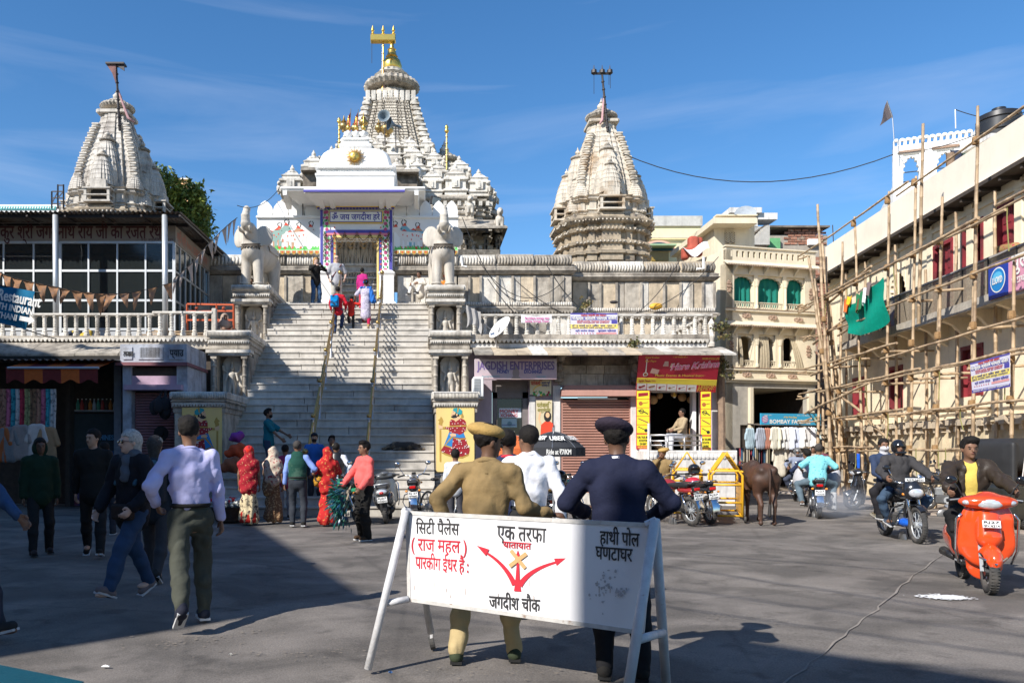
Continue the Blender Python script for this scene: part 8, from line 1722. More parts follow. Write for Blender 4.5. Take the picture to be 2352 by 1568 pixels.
def person(label,pos,rz=0,H=1.7,h=.016,skin=1,top=None,bot=None,shoe=(.03,.03,.03),sleeve='long',hair='black',hs='short',lean=(0,0),hip=None,fl=(.1,0,.08),fr=(-.1,0,.08),hl=(.23,-.02,.82),hr=(-.23,-.02,.82),pel=(.6,.8,0),per=(-.6,.8,0),head=(0,0),fat=0,hem=-.06,lO=.012,ploose=.018,extra=(),group=None,kl=(.15,-1,0),kr=(-.15,-1,0),collar=None,child=0,face=True,curl=.6,fold=.006,open_=None,beard=0,hdl=None,hdr=None,glasses=0,twist=0,jacket=None,cuff=True,hide_legs=False,belt=None):
 rz+=vT(pos);s=H/1.7;t=tH('person',label,'person',pos,R(rz),group,world=False)
 V=lambda v:Vector(v)
 hz=hip if hip is not None else .9
 Pv=V((lean[0]*-.0,0,hz));up=V((lean[0],lean[1],1)).normalized();C=Pv+up*.5;ct,st_=math.cos(R(twist)),math.sin(R(twist));sx=V((ct,st_,0));bk=V((-st_,ct,0))
 Sl,Sr=C+sx*.175-up*.02,C-sx*.175-up*.02;Hl,Hr=Pv+V((.09,0,0)),Pv-V((.09,0,0));Nk=C+up*.07
 a=math.radians(head[0]);Rh=Matrix.Rotation(a,3,'Z')@Matrix.Rotation(math.radians(head[1]),3,'X');hc=Nk+up*.06+Rh@V((0,-.02,.075));hk=1.12 if child else 1.0
 Kl,Al=ik(Hl,fl,.42,.41,kl);Kr,Ar=ik(Hr,fr,.42,.41,kr);El,Wl=ik(Sl,hl,.28,.25,pel);Er,Wr=ik(Sr,hr,.28,.25,per)
 fy=(0,1,0);g=lambda e=0:[('c',Pv-V((0,0,.03)),Pv+up*.12,.145+e+fat*.5,.135+e+fat,.05,fy,1.32),('c',Pv+up*.12,Pv+up*.36,.135+e+fat,.155+e+fat*.3,.05,tuple(bk),1.4),('c',Pv+up*.36,C-up*.03,.155+e+fat*.3,.12+e,.05,tuple(bk),1.5),('c',Sl,Sr,.058+e,.058+e,.05)]
 if fat:TP=[('e',Pv+up*.16+V((0,-.05,0)),(.14+fat,.1+fat*1.3,.15),.06)]
 else:TP=[]
 arm=lambda e,l=1,up_=0:sum([[('c',S_,E,.052+e,.043+e,.03)]+([('c',E,E.lerp(W_,.93 if l<2 else 1),.042+e,.031+e,.02)]if l else[])for S_,E,W_ in((Sl,El,Wl),(Sr,Er,Wr))],[])
 leg=lambda e,z=1:sum([[('c',H_,K,.082+e,.058+e,.04),('c',K,K.lerp(A,.4),.056+e,.055+e,.03),('c',K.lerp(A,.4),A,.055+e,.036+e*z,.03)]for H_,K,A in((Hl,Kl,Al),(Hr,Kr,Ar))],[])
 hp=lambda c,r,k=.02:('e',hc+Rh@V(c)*hk,tuple(q*hk for q in r),k,Rh)
 hd=[hp((0,.012,.02),(.073,.092,.088)),hp((0,-.02,-.045),(.055,.062,.066),.03),('c',hc+Rh@V((0,-.08,.0)),hc+Rh@V((0,-.1,-.028)),.009,.014,.012),hp((.074,.015,-.01),(.012,.02,.03),.008),hp((-.074,.015,-.01),(.012,.02,.03),.008),('c',Nk-up*.08,hc-V((0,-.015,.05)),.056,.05,.03),hp((0,-.076,-.052),(.022,.012,.01),.008),hp((0,-.078,.022),(.05,.014,.01),.01),hp((0,-.06,-.095),(.02,.02,.016),.015)]
 body=g(-.012)+arm(-.004,1)+([]if hide_legs else leg(-.006))+hd
 for sd,W_,E,o in((1,Wl,El,hdl),(-1,Wr,Er,hdr)):
  d=(W_-E).normalized();nn=V((-sd,0,0))if abs(d.x)<.8 else V((0,0,-1));th=1
  if o:d,nn=V(o[0]),V(o[1])
  tt=d.cross(nn if nn.length else V((0,1,0)));sg=1 if(tt.y<0 if abs(tt.y)>.3 else tt.z>0)else-1
  body+=handp(W_,d,nn,sg,curl,s=1,r=max(.0105,h*.8))
 if not hide_legs:body+=[('e',A+V((0,-.05,-.04)),(.04,.11,.035),.03)for A in(Al,Ar)]
 sc=lambda P_:[tuple((Vector(q)*s if(i>0 and isinstance(q,(Vector,tuple))and len(q)==3 and not(p[0]=='c' and i==6))else q*s if isinstance(q,float)and i<6 else q)for i,q in enumerate(p))if p[0]!='-' else('-',)+sc([p[1:]])[0]for p in P_]
 SK=SKIN(skin);sO('body',sc(body),SK,t,h=h if h>.01 else .0085)
 sd_=rnd.uniform(0,6)
 rg=lambda q:1-np.abs(2*q-1)*2
 F1=lambda x,y,z:fold*1.5*(rg(vn(9*x+5*z+sd_+20,9*y+sd_+30,6*z-5*x+20))*.8+rg(vn(15*x+40,15*y+40,13*z+7*x+sd_))*.18)
 cl=lambda m:m if isinstance(m,bpy.types.Material)else cH('c%02d%02d%02d'%tuple(int(min(q,.99)*100)for q in m),m)
 if top is not None:
  e=lO;lv={'long':1,'short':0,'none':-1}[sleeve]
  pr=(g(e)[1:]+[('c',Pv+up*.1,Pv+up*.2,.128+e+fat,.15+e+fat,.04,fy,1.3)]if belt else g(e+.004)+[('c',Pv+V((0,0,hem+.02)),Pv+up*.12,.165+e+fat*.6,.15+e+fat,.04,fy,1.28)])+TP
  if lv==1:pr+=arm(e+.004,1)
  elif lv==0:pr+=sum([[('c',S_,S_.lerp(E,.8),.056+e,.056+e+.012,.03)]for S_,E in((Sl,El),(Sr,Er))],[])
  pr+=[('-','e',tuple(Nk+up*.045+V((0,-.03,0))),(.06,.06,.05),.02)]
  if open_:pr+=[('-','b',tuple(C+V((0,-.14,-.18))),(.04,.1,.26),.02,.02)]
  sO('shirt' if jacket is None else jacket,sc(pr),cl(top),t,h=h,fold=F1)
 if open_:sO('undershirt',sc(g(.0)),cl(open_),t,h=h)
 if collar is not None:
  b=MB();b.tube([Nk*s+(sx*math.cos(q)*.066+bk*math.sin(q)*.064)*s+V((0,0,-.02+.02*math.sin(q)))*s for q in np.linspace(0,6.28,15)[:-1]],.017*s,6,close=True);b.mk('collar',cl(collar),t,smt=True)
 if bot is not None and not hide_legs:
  F2=lambda x,y,z:fold*1.3*(rg(vn(8*x+3*z+20,8*y+30,10*z+4*np.abs(x)+sd_))*.7+rg(vn(14*x+40,14*y+40,11*z+sd_))*.3)
  e=ploose;lg=leg(e,1.25);
  if not cuff:lg=sum([[('c',H_,K,.082+e,.06+e,.04),('c',K,K.lerp(A,.45),.056+e,.04+e,.03)]for H_,K,A in((Hl,Kl,Al),(Hr,Kr,Ar))],[])
  sO('trousers',sc(lg+[('c',Pv-V((0,0,.02)),Pv+up*(.09 if belt else .03),.142+e*.5+fat*.5,.136+e*.2+fat*.7,.04,fy,1.3)]),cl(bot),t,h=h,fold=F2)
 if belt:MB().tube([Pv*s+up*.09*s+V((math.cos(q)*(.152+fat),math.sin(q)*(.122+fat),0))*s for q in np.linspace(0,6.28,21)[:-1]],.018*s,6,close=True).mk('belt',cl(belt),t,smt=True)
 if shoe is not None and not hide_legs:
  for A,K in((Al,Kl),(Ar,Kr)):
   dn=(A-K).normalized();fw=V((0,-1,0))-dn*V((0,-1,0)).dot(dn);fw=fw.normalized()if A.z<.2 and abs(dn.z)>.75 else fw.normalized();fw=V((0,-1,-.0))if A.z<.11 else fw;q=A+V((0,0,-.035))
   o=sO('shoe',sc([('c',q-fw*.035,q+fw*.12,.045,.04,.02),('c',A+V((0,.0,.02)),q,.045,.05,.02)]),cl(shoe),t,h=max(h*.8,.01))
   so_=MB().bar((q-fw*.07+V((0,0,-.035)))*s,(q+fw*.155+V((0,0,-.035)))*s,.085*s,.02*s).mk('sole',cl((.5,.5,.5))if sum(shoe)>.02 and skin!=2 else cl((.02,.02,.02)),o)
 hm=HAIRM(hair)
 if hs in('short','long','bun','side'):
  hpz=[hp((0,.024,.04),(.088,.104,.098),.01)]
  if hs=='long':hpz+=[('c',hc+Rh@V((0,.06,0)),hc+Rh@V((0,.07,-.2)),.075,.05,.04)]
  if hs=='side':hpz+=[hp((.01,-.02,.1),(.08,.075,.045),.03)]
  if hs=='bun':hpz+=[hp((0,.1,.0),(.05,.045,.045),.02)]
  hpz+=[('-','b',tuple(hc+Rh@V((0,-.1,-.045))*hk),(.06,.075,.095),.02,.02,Rh),('-','b',tuple(hc+Rh@V((0,-.09,-.1))*hk),(.12,.1,.08),.02,.02,Rh)]
  if hs!='long':hpz+=[('-','b',tuple(hc+Rh@V((0,.05,-.13))*hk),(.14,.14,.06),.02,.02,Rh)]
  sO('hair',sc(hpz),hm,t,h=min(h,.013),fold=lambda x,y,z:.012*(vn(50*x+50,50*y+50,50*z)-.5))
 if face:
  EM=PBLK
  for q in(1,-1):
   o=MB().ell((hc+Rh@V((q*.03,-.079,-.002)))*s,(.012*s,.006*s,.006*s),7,4,Rh.to_4x4()).mk('eye',EM,t)
   MB().ell((hc+Rh@V((q*.031,-.081,.02)))*s,(.019*s,.006*s,.004*s),6,4,Rh.to_4x4()).mk('eyebrow',hm if hair!='grey' else EM,t)
  MB().ell((hc+Rh@V((0,-.086,-.053)))*s,(.02*s,.005*s,.005*s),7,4,Rh.to_4x4()).mk('mouth',mat('lips',(.2,.07,.06)),t)
  if glasses:
   b=MB();[b.ell((hc+Rh@V((q*.033,-.09,.0)))*s,(.028*s,.006*s,.02*s),10,5,Rh.to_4x4())for q in(1,-1)];[b.tube([(hc+Rh@V((q*.06,-.09,.004)))*s,(hc+Rh@V((q*.08,.0,.004)))*s],.004*s,4)for q in(1,-1)];b.tube([(hc+Rh@V((q*.03,-.092,.006)))*s for q in(1,-1)],.004*s,4);b.mk('sunglasses',BLACKG,t)
 if beard:sO('beard',sc([hp((0,-.028,-.06),(.058,.062,.058),.01),('-','b',tuple(hc+Rh@V((0,-.06,.02))),(.1,.08,.055),.01,.01,Rh)]),HAIRM('black'),t,h=.012)
 K=dict(t=t,s=s,hc=hc,Rh=Rh,C=C,P=Pv,Nk=Nk,Sl=Sl,Sr=Sr,sc=sc,hp=hp,h=h,up=up,Wl=Wl,Wr=Wr,El=El,Er=Er,Kl=Kl,Kr=Kr,Al=Al,Ar=Ar,cl=cl)
 for f in extra:f(K)
 return t
def ex(name,prims,m,fold=None,hh=None):
 return lambda K:sO(name,K['sc'](prims(K)),K['cl'](m),K['t'],h=hh or K['h'],fold=fold)
V3=lambda*a:Vector(a)
def helmet(m):return lambda K:(sO('helmet',K['sc']([K['hp']((0,.015,.015),(.115,.13,.125),.01),('-','b',tuple(K['hc']+K['Rh']@V3(0,-.13,-.03)),(.075,.07,.045),.02,.01,K['Rh']),('-','b',tuple(K['hc']+V3(0,0,-.16)),(.15,.15,.06),.02,.02)]),m,K['t'],h=.012),sO('chin_guard',K['sc']([('c',K['hc']+K['Rh']@V3(.07,-.09,-.085),K['hc']+K['Rh']@V3(-.07,-.09,-.085),.022,.022,.01)]),m,K['t'],h=.01))
cap=lambda m,brim=1:ex('cap',lambda K:[K['hp']((0,.012,.06),(.088,.104,.07),.01),('-','b',tuple(K['hc']+K['Rh']@V3(0,0,-.04)),(.15,.15,.06),.01,.01,K['Rh'])]+([('c',K['hc']+K['Rh']@V3(.03,-.1,.05),K['hc']+K['Rh']@V3(-.03,-.1,.05),.035,.035,.01,(0,0,1),3.5),('c',K['hc']+K['Rh']@V3(.02,-.13,.045),K['hc']+K['Rh']@V3(-.02,-.13,.045),.035,.035,.01,(0,0,1),3.5)]if brim else[]),m,hh=.011)
def beret(m,tip=.03,band=None):
 def f(K):
  a=Matrix.Rotation(R(-8),3,'Y')@Matrix.Rotation(R(6),3,'X')
  sO('beret',K['sc']([('e',K['hc']+K['Rh']@V3(tip,.02,.078),(.13,.145,.06),.02,K['Rh']@a),('e',K['hc']+K['Rh']@V3(0,.012,.065),(.088,.104,.045),.03,K['Rh'])]),m,K['t'],h=.008)
  q=MB();q.tube([(K['hc']+K['Rh']@V3(math.cos(x)*.083,.012+math.sin(x)*.1,.042))*K['s']for x in np.linspace(0,6.28,21)[:-1]],.009,6,close=True);q.mk('beret_band',cH('beret_band',(.03,.025,.02)),K['t'],smt=True)
 return f
def sari(skirt,shawl,low=.5,m2=None,cover=1,fold=1):
 pl=lambda x,y,z:.012*np.sin(46*x+14*y+3*z)*(z<.95)+.005*np.sin(20*z+15*x)
 def f(K):
  K['t']['_']=0;del K['t']['_']
  sO('skirt',K['sc']([('c',K['P']+V3(0,0,.08),V3(0,.0,.5),.15,.175,.05,(0,1,0),1.15),('c',V3(0,0,.5),V3(0,0,.2),.175,.2,.05,(0,1,0),1.1),('c',V3(0,0,.22),V3(0,-.01,.16),.2,.22,.05,(0,1,0),1.1),('-','b',(0,0,-.08),(.5,.5,.1),.01,.01)]),K['cl'](skirt),K['t'],h=K['h'],fold=pl)
  P=[('c',K['C']+V3(.12,.02,-.1),K['C']+V3(-.12,.02,-.1),.13,.13,.06,(0,1,0),1.15),('c',K['C']+V3(0,.03,-.1),V3(0,.05,low),.2,.2,.08,(0,1,0),1.3)]
  if cover:P=[K['hp']((0,.02,.015),(.1,.12,.118),.03),('c',K['hc']+V3(0,.045,-.05),K['C']+V3(0,.03,-.02),.1,.15,.07,(0,1,0),1.1)]+P+[('-','b',tuple(K['hc']+K['Rh']@V3(0,-.12,-.02)),(.062,.08,.08),.03,.02,K['Rh'])]
  sO('shawl',K['sc'](P),K['cl'](shawl),K['t'],h=K['h'],fold=lambda x,y,z:.009*np.sin(30*z+18*x+8*y)+.006*np.sin(50*x-20*z))
 return f
def gp(px,py,dz=0):x,y=gnd(px,py);return(x,y,dz)
def ap_(px,Y,z=0):return(wx(px,Y),Y,z)
KH=cH('khaki_uniform',(.24,.165,.075),c2=(.2,.14,.065),psc=3);KHL=cH('khaki_trousers',(.4,.31,.16));NAVY=cH('navy_sweater',(.014,.017,.04));
def off_ex(K):
 cl,s=K['cl'],K['s']
 for q,S_ in((1,K['Sl']),(-1,K['Sr'])):MB().cbox((S_+V3(-q*.03,0,.066))*s,(.12,.05,.012),Matrix.Identity(4)).mk('epaulette',KH,K['t'])
 b=MB();b.bar((K['C']+V3(0,.098,-.02))*s,(K['C']+V3(0,.11,-.38))*s,.02,.008,(0,1,0));b.mk('back_pleat',cH('khaki_dark',(.17,.115,.05)),K['t'])
 b=MB();b.tube([(S_+V3(0,0,.0))*s for S_ in(K['Sl']+V3(.02,-.05,.06),K['Sl']+V3(.06,.02,.02),K['Sl']+V3(.04,.06,-.06))],.009,6);b.mk('shoulder_cord',PYEL,K['t'])
A1=(wx(1112,5.66),5.66,0)
person('officer in khaki uniform and tan beret, back turned, hand on the barrier',A1,180,1.67,.009,2,KH,KHL,shoe=(.035,.045,.025),lean=(-.03,-.04),fl=(.2,.02,.09),fr=(-.22,-.08,.09),hl=(.24,-.04,.96),pel=(1,.5,.2),hr=(-.47,-.14,1.07),per=(-.25,.3,-1),hdr=((-1,-.1,-.08),(0,-.2,-1)),head=(-62,4),hs='short',collar=KH,extra=(beret(cH('tan_beret',(.42,.27,.09),bsc=60)),off_ex),curl=.75,hem=-.02,belt=(.12,.07,.03),lO=.018,fold=.012,twist=-10,ploose=.022)
A2=(wx(1424,5.3),5.3,0)
def nav_ex(K):
 for q,S_ in((1,K['Sl']),(-1,K['Sr'])):MB().cbox((S_+V3(-q*.02,0,.072))*K['s'],(.12,.06,.012)).mk('epaulette',cH('dark_epaulette',(.03,.03,.04)),K['t']);MB().cbox((S_+V3(-q*.0,-.0,.08))*K['s'],(.03,.02,.006)).mk('rank_badge',CHROME,K['t'])
person('officer in navy sweater and dark beret behind the right end of the barrier',A2,180,1.69,.009,2,NAVY,cH('black_trousers',(.012,.012,.014)),shoe=(.015,.014,.013),lean=(.04,-.08),fl=(.1,.05,.09),fr=(-.14,.05,.09),hl=(.24,-.3,1.08),pel=(1,.5,-.5),hr=(-.22,-.3,1.06),per=(-1,.4,-.4),head=(-10,10),collar=cH('white_collar',(.75,.75,.78)),extra=(beret(cH('purple_beret',(.03,.022,.035),bsc=60),.02),nav_ex),hem=-.04,lO=.02,fold=.005,fat=.005)
person('man in navy polo with red trim walking away behind the khaki officer',ap_(1166,7.9),176,1.69,.012,1,cH('navy_polo',(.02,.028,.07)),(.05,.06,.08),sleeve='short',collar=(.5,.03,.05),hl=(.2,-.1,.85),hr=(-.27,.05,.9),lean=(0,-.02))
person('man in white shirt walking away, beside the navy polo man',ap_(1214,7.3),190,1.71,.012,1,cH('white_shirt',(.72,.72,.75)),(.02,.02,.025),head=(30,0),hr=(-.3,.02,.88),hl=(.28,.02,.9),collar=(.72,.72,.75),lO=.022,fold=.012,belt=(.02,.02,.02),beard=0)
LIL=cH('lilac_shirt',(.48,.47,.72))
person('young man in lilac shirt and olive trousers striding away through the shadow edge',(wx(438,7.0),7.0,0),190,1.78,.009,1,LIL,cH('olive_trousers',(.055,.058,.045)),shoe=(.02,.022,.035),fl=(.15,.46,.2),fr=(-.12,-.06,.09),hl=(.26,-.12,1.0),pel=(.8,1,0),hr=(-.27,-.04,.8),per=(-.6,.8,0),head=(-14,6),hs='side',collar=LIL,belt=(.01,.01,.01),lO=.018,fold=.013,ploose=.022,lean=(.02,-.02),hem=-.02,kl=(.1,-1,0),hip=.9)
def scarf(c):return ex('scarf',lambda K:[('c',K['Nk']+V3(.06,0,-.01),K['Nk']+V3(-.06,0,-.01),.07,.07,.03),('c',K['Nk']+V3(.03,-.09,-.03),K['Nk']+V3(.05,-.12,-.22),.04,.05,.03)],c,lambda x,y,z:.006*np.sin(60*z+30*x))
def pack(c,off=.17,sz=(.15,.09,.22)):return ex('backpack',lambda K:[('b',K['C']+V3(0,off,-.2),sz,.05,.03),('b',K['C']+V3(0,off+.08,-.27),(sz[0]*.7,.03,sz[2]*.5),.02,.03),('c',K['Sl']+V3(-.04,.05,.06),K['Sl']+V3(-.04,-.08,-.2),.022,.022,.02),('c',K['Sr']+V3(.04,.05,.06),K['Sr']+V3(.04,-.08,-.2),.022,.022,.02)],c)
def wbag(c):return ex('waist_bag',lambda K:[('b',K['P']+V3(.05,-.17,.0),(.13,.05,.08),.03,.03)],c)
person('grey haired woman in sunglasses, dark jacket and jeans walking left in the shade',(wx(305,8.15),8.15,0),-48,1.7,.011,3,cH('black_jacket',(.012,.013,.018)),cH('blue_jeans',(.03,.06,.12)),shoe=(.16,.13,.13),hair='grey',head=(-16,0),hs='long',fl=(.1,-.42,.1),fr=(-.1,.32,.12),hl=(.22,-.2,.95),hr=(-.24,-.22,.92),glasses=1,extra=(scarf((.09,.1,.12)),pack((.04,.1,.14)),wbag((.03,.022,.02))),lO=.03,jacket='jacket',lean=(0,-.04),ploose=.024,fold=.01)
person('person in pale cap with dark backpack walking behind the grey haired woman',(wx(356,9.3),9.3,0),165,1.66,.015,0,(.03,.035,.045),(.05,.05,.055),hair='dark_grey',hs='long',extra=(cap((.3,.29,.26)),pack((.025,.03,.04),sz=(.17,.12,.27))),fl=(.1,-.2,.09),fr=(-.1,.3,.14),lO=.03)
person('tall man in black shirt walking towards the viewer in the shade',(wx(215,11.5),11.5,0),-8,1.8,.014,0,(.014,.014,.016),(.022,.022,.026),head=(-35,0),fl=(.12,-.25,.09),fr=(-.12,.3,.12),hl=(.3,-.05,.85),hr=(-.24,.1,.85),shoe=(.02,.018,.016),lO=.016)
person('boy in dark green hooded top facing the viewer at left',(wx(92,11.7),11.7,0),10,1.68,.014,2,(.012,.03,.016),(.02,.02,.022),extra=(ex('hood',lambda K:[('e',K['hc']+V3(0,.03,-.03),(.11,.11,.13),.03),('-','b',tuple(K['hc']+V3(0,-.13,0)),(.08,.1,.12),.02,.02)],(.015,.03,.018)),),fl=(.14,.1,.09),fr=(-.12,-.15,.09),shoe=(.04,.03,.03),lO=.025)
person('person in white and violet checked shirt at the drink counter, back turned',(wx(246,14.5),14.5,0),165,1.66,.018,1,cH('violet_check',(.34,.32,.48),c2=(.14,.12,.26),psc=30),(.04,.04,.05),fl=(.1,0,.09),hl=(.2,-.3,1.1),lean=(.1,-.1))
person('man in denim blue sleeve partly cut off by the left edge, walking',(wx(-98,6.3),6.3,0),50,1.72,.01,1,cH('denim_sleeve',(.03,.07,.16)),(.03,.035,.05),fl=(.1,-.3,.09),fr=(-.1,.35,.12),hl=(.3,-.42,.85),hr=(-.3,.2,.9),pel=(.4,.8,-.2),curl=.5,lO=.02,fold=.012)
RS=cH('crimson_shawl',(.3,.015,.025),c2=(.5,.25,.12),psc=26,pA=(.6,.62));CK=cH('cream_check_skirt',(.55,.45,.28),c2=(.06,.04,.035),psc=16,pA=(.54,.57));FL=cH('floral_shawl',(.5,.42,.33),c2=(.25,.04,.05),psc=18,pA=(.54,.6));BR=cH('brown_print_sari',(.17,.09,.05),c2=(.4,.28,.15),psc=24,pA=(.54,.58));BD=cH('bandhani_red',(.42,.02,.02),c2=(.6,.25,.08),psc=20,pA=(.58,.62))
person('woman in crimson shawl over a cream checked sari, leftmost of the buyers',gp(572,1204),165,1.6,.018,1,None,None,shoe=None,hide_legs=True,hs=None,face=False,extra=(sari(CK,RS,.82),ex('red_veil',lambda K:[K['hp']((0,.02,.025),(.108,.128,.115),.02),('-','b',tuple(K['hc']+V3(0,-.14,-.02)),(.08,.1,.1),.02,.02),('-','b',tuple(K['hc']+V3(0,0,-.17)),(.2,.2,.1),.02,.02)],(.6,.03,.02)),ex('red_hem',lambda K:[('c',V3(0,0,.2),V3(0,-.01,.15),.208,.226,.03,(0,1,0),1.1),('-','b',(0,0,-.05),(.5,.5,.1),.01,.01)],(.5,.03,.02)),ex('foot',lambda K:[('e',V3(.09,-.1,.03),(.045,.11,.03),.02),('e',V3(-.09,-.1,.03),(.045,.11,.03),.02)],(.16,.09,.055))))
person('woman in cream floral shawl and brown printed sari beside the crimson shawl',gp(628,1200),150,1.58,.018,1,None,None,shoe=None,hide_legs=True,hs=None,face=False,extra=(sari(BR,FL,1.0),ex('sari_drape',lambda K:[('c',K['C']+V3(.1,.03,-.2),V3(.06,.1,.75),.14,.16,.08,(0,1,0),1.4)],BR,lambda x,y,z:.008*np.sin(40*x+20*z))))
person('man in magenta shirt between the floral shawl woman and the green vest man',gp(655,1190),180,1.64,.018,1,(.28,.03,.1),(.25,.25,.27),hl=(.2,-.2,1.0))
person('grey haired man in dark green knitted vest over a blue shirt, back turned',gp(683,1208),172,1.7,.015,1,cH('blue_shirt',(.2,.3,.65)),(.035,.037,.042),hair='dark_grey',fl=(.1,0,.09),fr=(-.13,.05,.09),shoe=(.015,.015,.015),hl=(.25,.02,.85),hr=(-.27,-.15,1.05),collar=(.25,.35,.65),fat=.015,belt=(.02,.02,.02),extra=(ex('knitted_vest',lambda K:[('c',K['P']+K['up']*.13,K['P']+K['up']*.36,.186,.19,.05,(0,1,0),1.3),('-','b',tuple(K['P']+V3(0,0,-.08)),(.3,.3,.12),.01,.01),('c',K['P']+K['up']*.36,K['C']-V3(0,0,.01),.19,.145,.05,(0,1,0),1.4)],cH('green_stripe_knit',(.012,.06,.045),c2=(.05,.11,.08),psc=3),lambda x,y,z:.003*np.sin(z*170)),))
person('man in camouflage cap and black leather vest over white sleeves',gp(772,1188),178,1.68,.017,1,(.6,.62,.68),(.03,.03,.035),hl=(.26,-.1,1.0),hr=(-.3,.0,.95),extra=(cap(cH('camouflage',(.35,.3,.2),c2=(.12,.1,.06),psc=22),0),ex('leather_vest',lambda K:[('c',K['P']+V3(0,0,.02),K['P']+K['up']*.36,.17,.185,.05,(0,1,0),1.3),('c',K['P']+K['up']*.36,K['C'],.185,.14,.05,(0,1,0),1.4)],mat('black_leather',(.015,.015,.015),r=.35,bU=.3))))
person('woman in red tie dyed sari covering her head, back to the viewer',gp(752,1206),190,1.57,.015,1,(.42,.02,.03),None,shoe=None,hide_legs=True,sleeve='short',hs=None,face=False,hl=(.24,-.1,1.0),hr=(-.38,-.25,.88),extra=(sari(BD,BD,.85),ex('yellow_bag',lambda K:[('e',V3(.22,.0,.98),(.1,.1,.13),.03),('e',V3(.16,.06,1.05),(.08,.07,.1),.03)],cH('mustard_black',(.4,.2,.02),c2=(.03,.02,.02),psc=16),lambda x,y,z:.006*np.sin(60*x+40*z)),ex('foot',lambda K:[('e',V3(-.05,.1,.04),(.045,.12,.045),.02)],(.02,.02,.02))))
person('man in royal blue polo and dark cap facing the viewer on the first stairs',(wx(722,19.4),19.4,.22),20,1.72,.02,0,(.03,.13,.42),(.05,.05,.06),sleeve='short',hr=(-.2,-.25,1.0),head=(-20,-14),beard=1,extra=(cap((.015,.02,.03)),))
person('dark haired man looking down beside the one in the royal blue polo',(wx(762,19.2),19.2,.2),30,1.66,.02,1,(.1,.11,.16),(.05,.05,.06),head=(-20,-20),hs='side')
person('bearded man in teal t-shirt and glasses reaching for the handrail',(wx(617,19.9),19.9,.85),72,1.7,.018,1,(.01,.13,.17),(.03,.05,.09),sleeve='short',hl=(.15,-.55,1.0),hr=(-.1,-.38,.95),pel=(.5,.6,-.4),per=(-.5,.6,-.4),beard=1,head=(0,-12),hs='side')
person('plump man in coral shirt and black trousers holding peacock feathers',gp(838,1240),-62,1.66,.012,1,cH('coral_shirt',(.68,.12,.11)),(.012,.012,.014),fat=.03,shoe=(.06,.035,.02),hl=(.22,-.2,.92),pel=(.6,1,0),hr=(-.25,-.32,.95),per=(-.8,.8,-.2),head=(-8,0),hs='side',collar=(.05,.05,.12),hem=0,lO=.02,fold=.01,belt=(.02,.02,.02),ploose=.035)
zs=lambda Y:(math.floor((Y-Y0)/RU)+1)*RI if Y<Y1 else HT
def stp_(px,Y):return(wx(px,Y),Y,zs(Y))
person('fair haired woman in black top and jeans taking a photo at the stair top',stp_(725,28.0),25,1.72,.022,3,(.012,.012,.015),(.04,.09,.18),hair='blonde',hs='long',hl=(.08,-.28,1.42),hr=(-.12,-.28,1.4),pel=(1,0,-.8),per=(-1,0,-.8),fl=(.12,.0,.09),fr=(-.1,.05,.09),extra=(ex('camera',lambda K:[('b',K['C']+V3(-.02,-.33,.05),(.07,.04,.04),.01,.01)],(.05,.05,.05),hh=.02),))
person('bald man in sunglasses and grey polo standing in the gateway',stp_(773,28.2),6,1.86,.02,3,(.38,.38,.4),(.4,.38,.33),sleeve='short',hs=None,glasses=1,hl=(.26,-.1,.95),hr=(-.25,-.1,.92),extra=(ex('shoulder_strap',lambda K:[('c',K['Sl']+V3(-.03,-.09,.03),K['P']+V3(-.14,-.12,.1),.02,.02,.01,(0,1,0),2)],(.12,.03,.03),hh=.015),))
person('boy in red waistcoat and jeans climbing the stairs with a blue backpack',stp_(776,25.6),175,1.52,.018,1,cH('red_waistcoat',(.5,.015,.03)),(.03,.05,.11),hl=(.24,.05,.9),hr=(-.27,-.12,.95),fr=(-.1,-.26,.32),fl=(.1,.1,.09),extra=(ex('backpack',lambda K:[('b',K['C']+V3(.1,.19,-.22),(.15,.1,.21),.05,.03),('b',K['C']+V3(.1,.28,-.3),(.1,.04,.1),.02,.03)],cH('blue_backpack',(.0,.2,.5),c2=(.02,.03,.06),psc=9)),))
person('small child in red hooded jacket and black trousers on the stairs',stp_(807,26.0),185,1.08,.018,1,(.6,.03,.02),(.03,.03,.035),child=1,hl=(.35,-.1,1.25),hr=(-.35,-.1,1.28),fl=(.08,-.2,.3),extra=(ex('hood',lambda K:[('e',K['Nk']+V3(0,.08,.03),(.1,.06,.08),.03)],(.6,.03,.02)),))
KU=cH('lilac_print_kurta',(.42,.38,.48),c2=(.6,.57,.62),psc=22)
person('woman in lilac printed kurta with blue scarf climbing the stairs',stp_(840,26.0),178,1.62,.018,1,KU,cH('red_leggings',(.4,.01,.06)),hs='bun',sleeve='short',hem=-.42,ploose=.006,fl=(.08,-.24,.3),fr=(-.1,.15,.12),hl=(.38,-.1,.95),hr=(-.3,.05,.85),shoe=(.35,.22,.1),extra=(ex('blue_scarf',lambda K:[('c',K['Sr']+V3(.02,.02,.05),K['Sr']+V3(-.08,.12,-.4),.06,.1,.04),('c',K['Sr']+V3(0,.02,.05),K['Sl']+V3(0,.05,.06),.05,.04,.03),('e',K['hc']+V3(0,.03,.02),(.09,.1,.06),.02)],cH('cobalt_scarf',(.02,.12,.4)),lambda x,y,z:.01*np.sin(60*x+20*z)),))
person('girl in magenta waistcoat and red trousers near the top of the stairs',stp_(832,27.2),150,1.4,.02,1,(.4,.02,.16),(.5,.05,.08),hs='bun',hr=(-.2,-.1,.9))
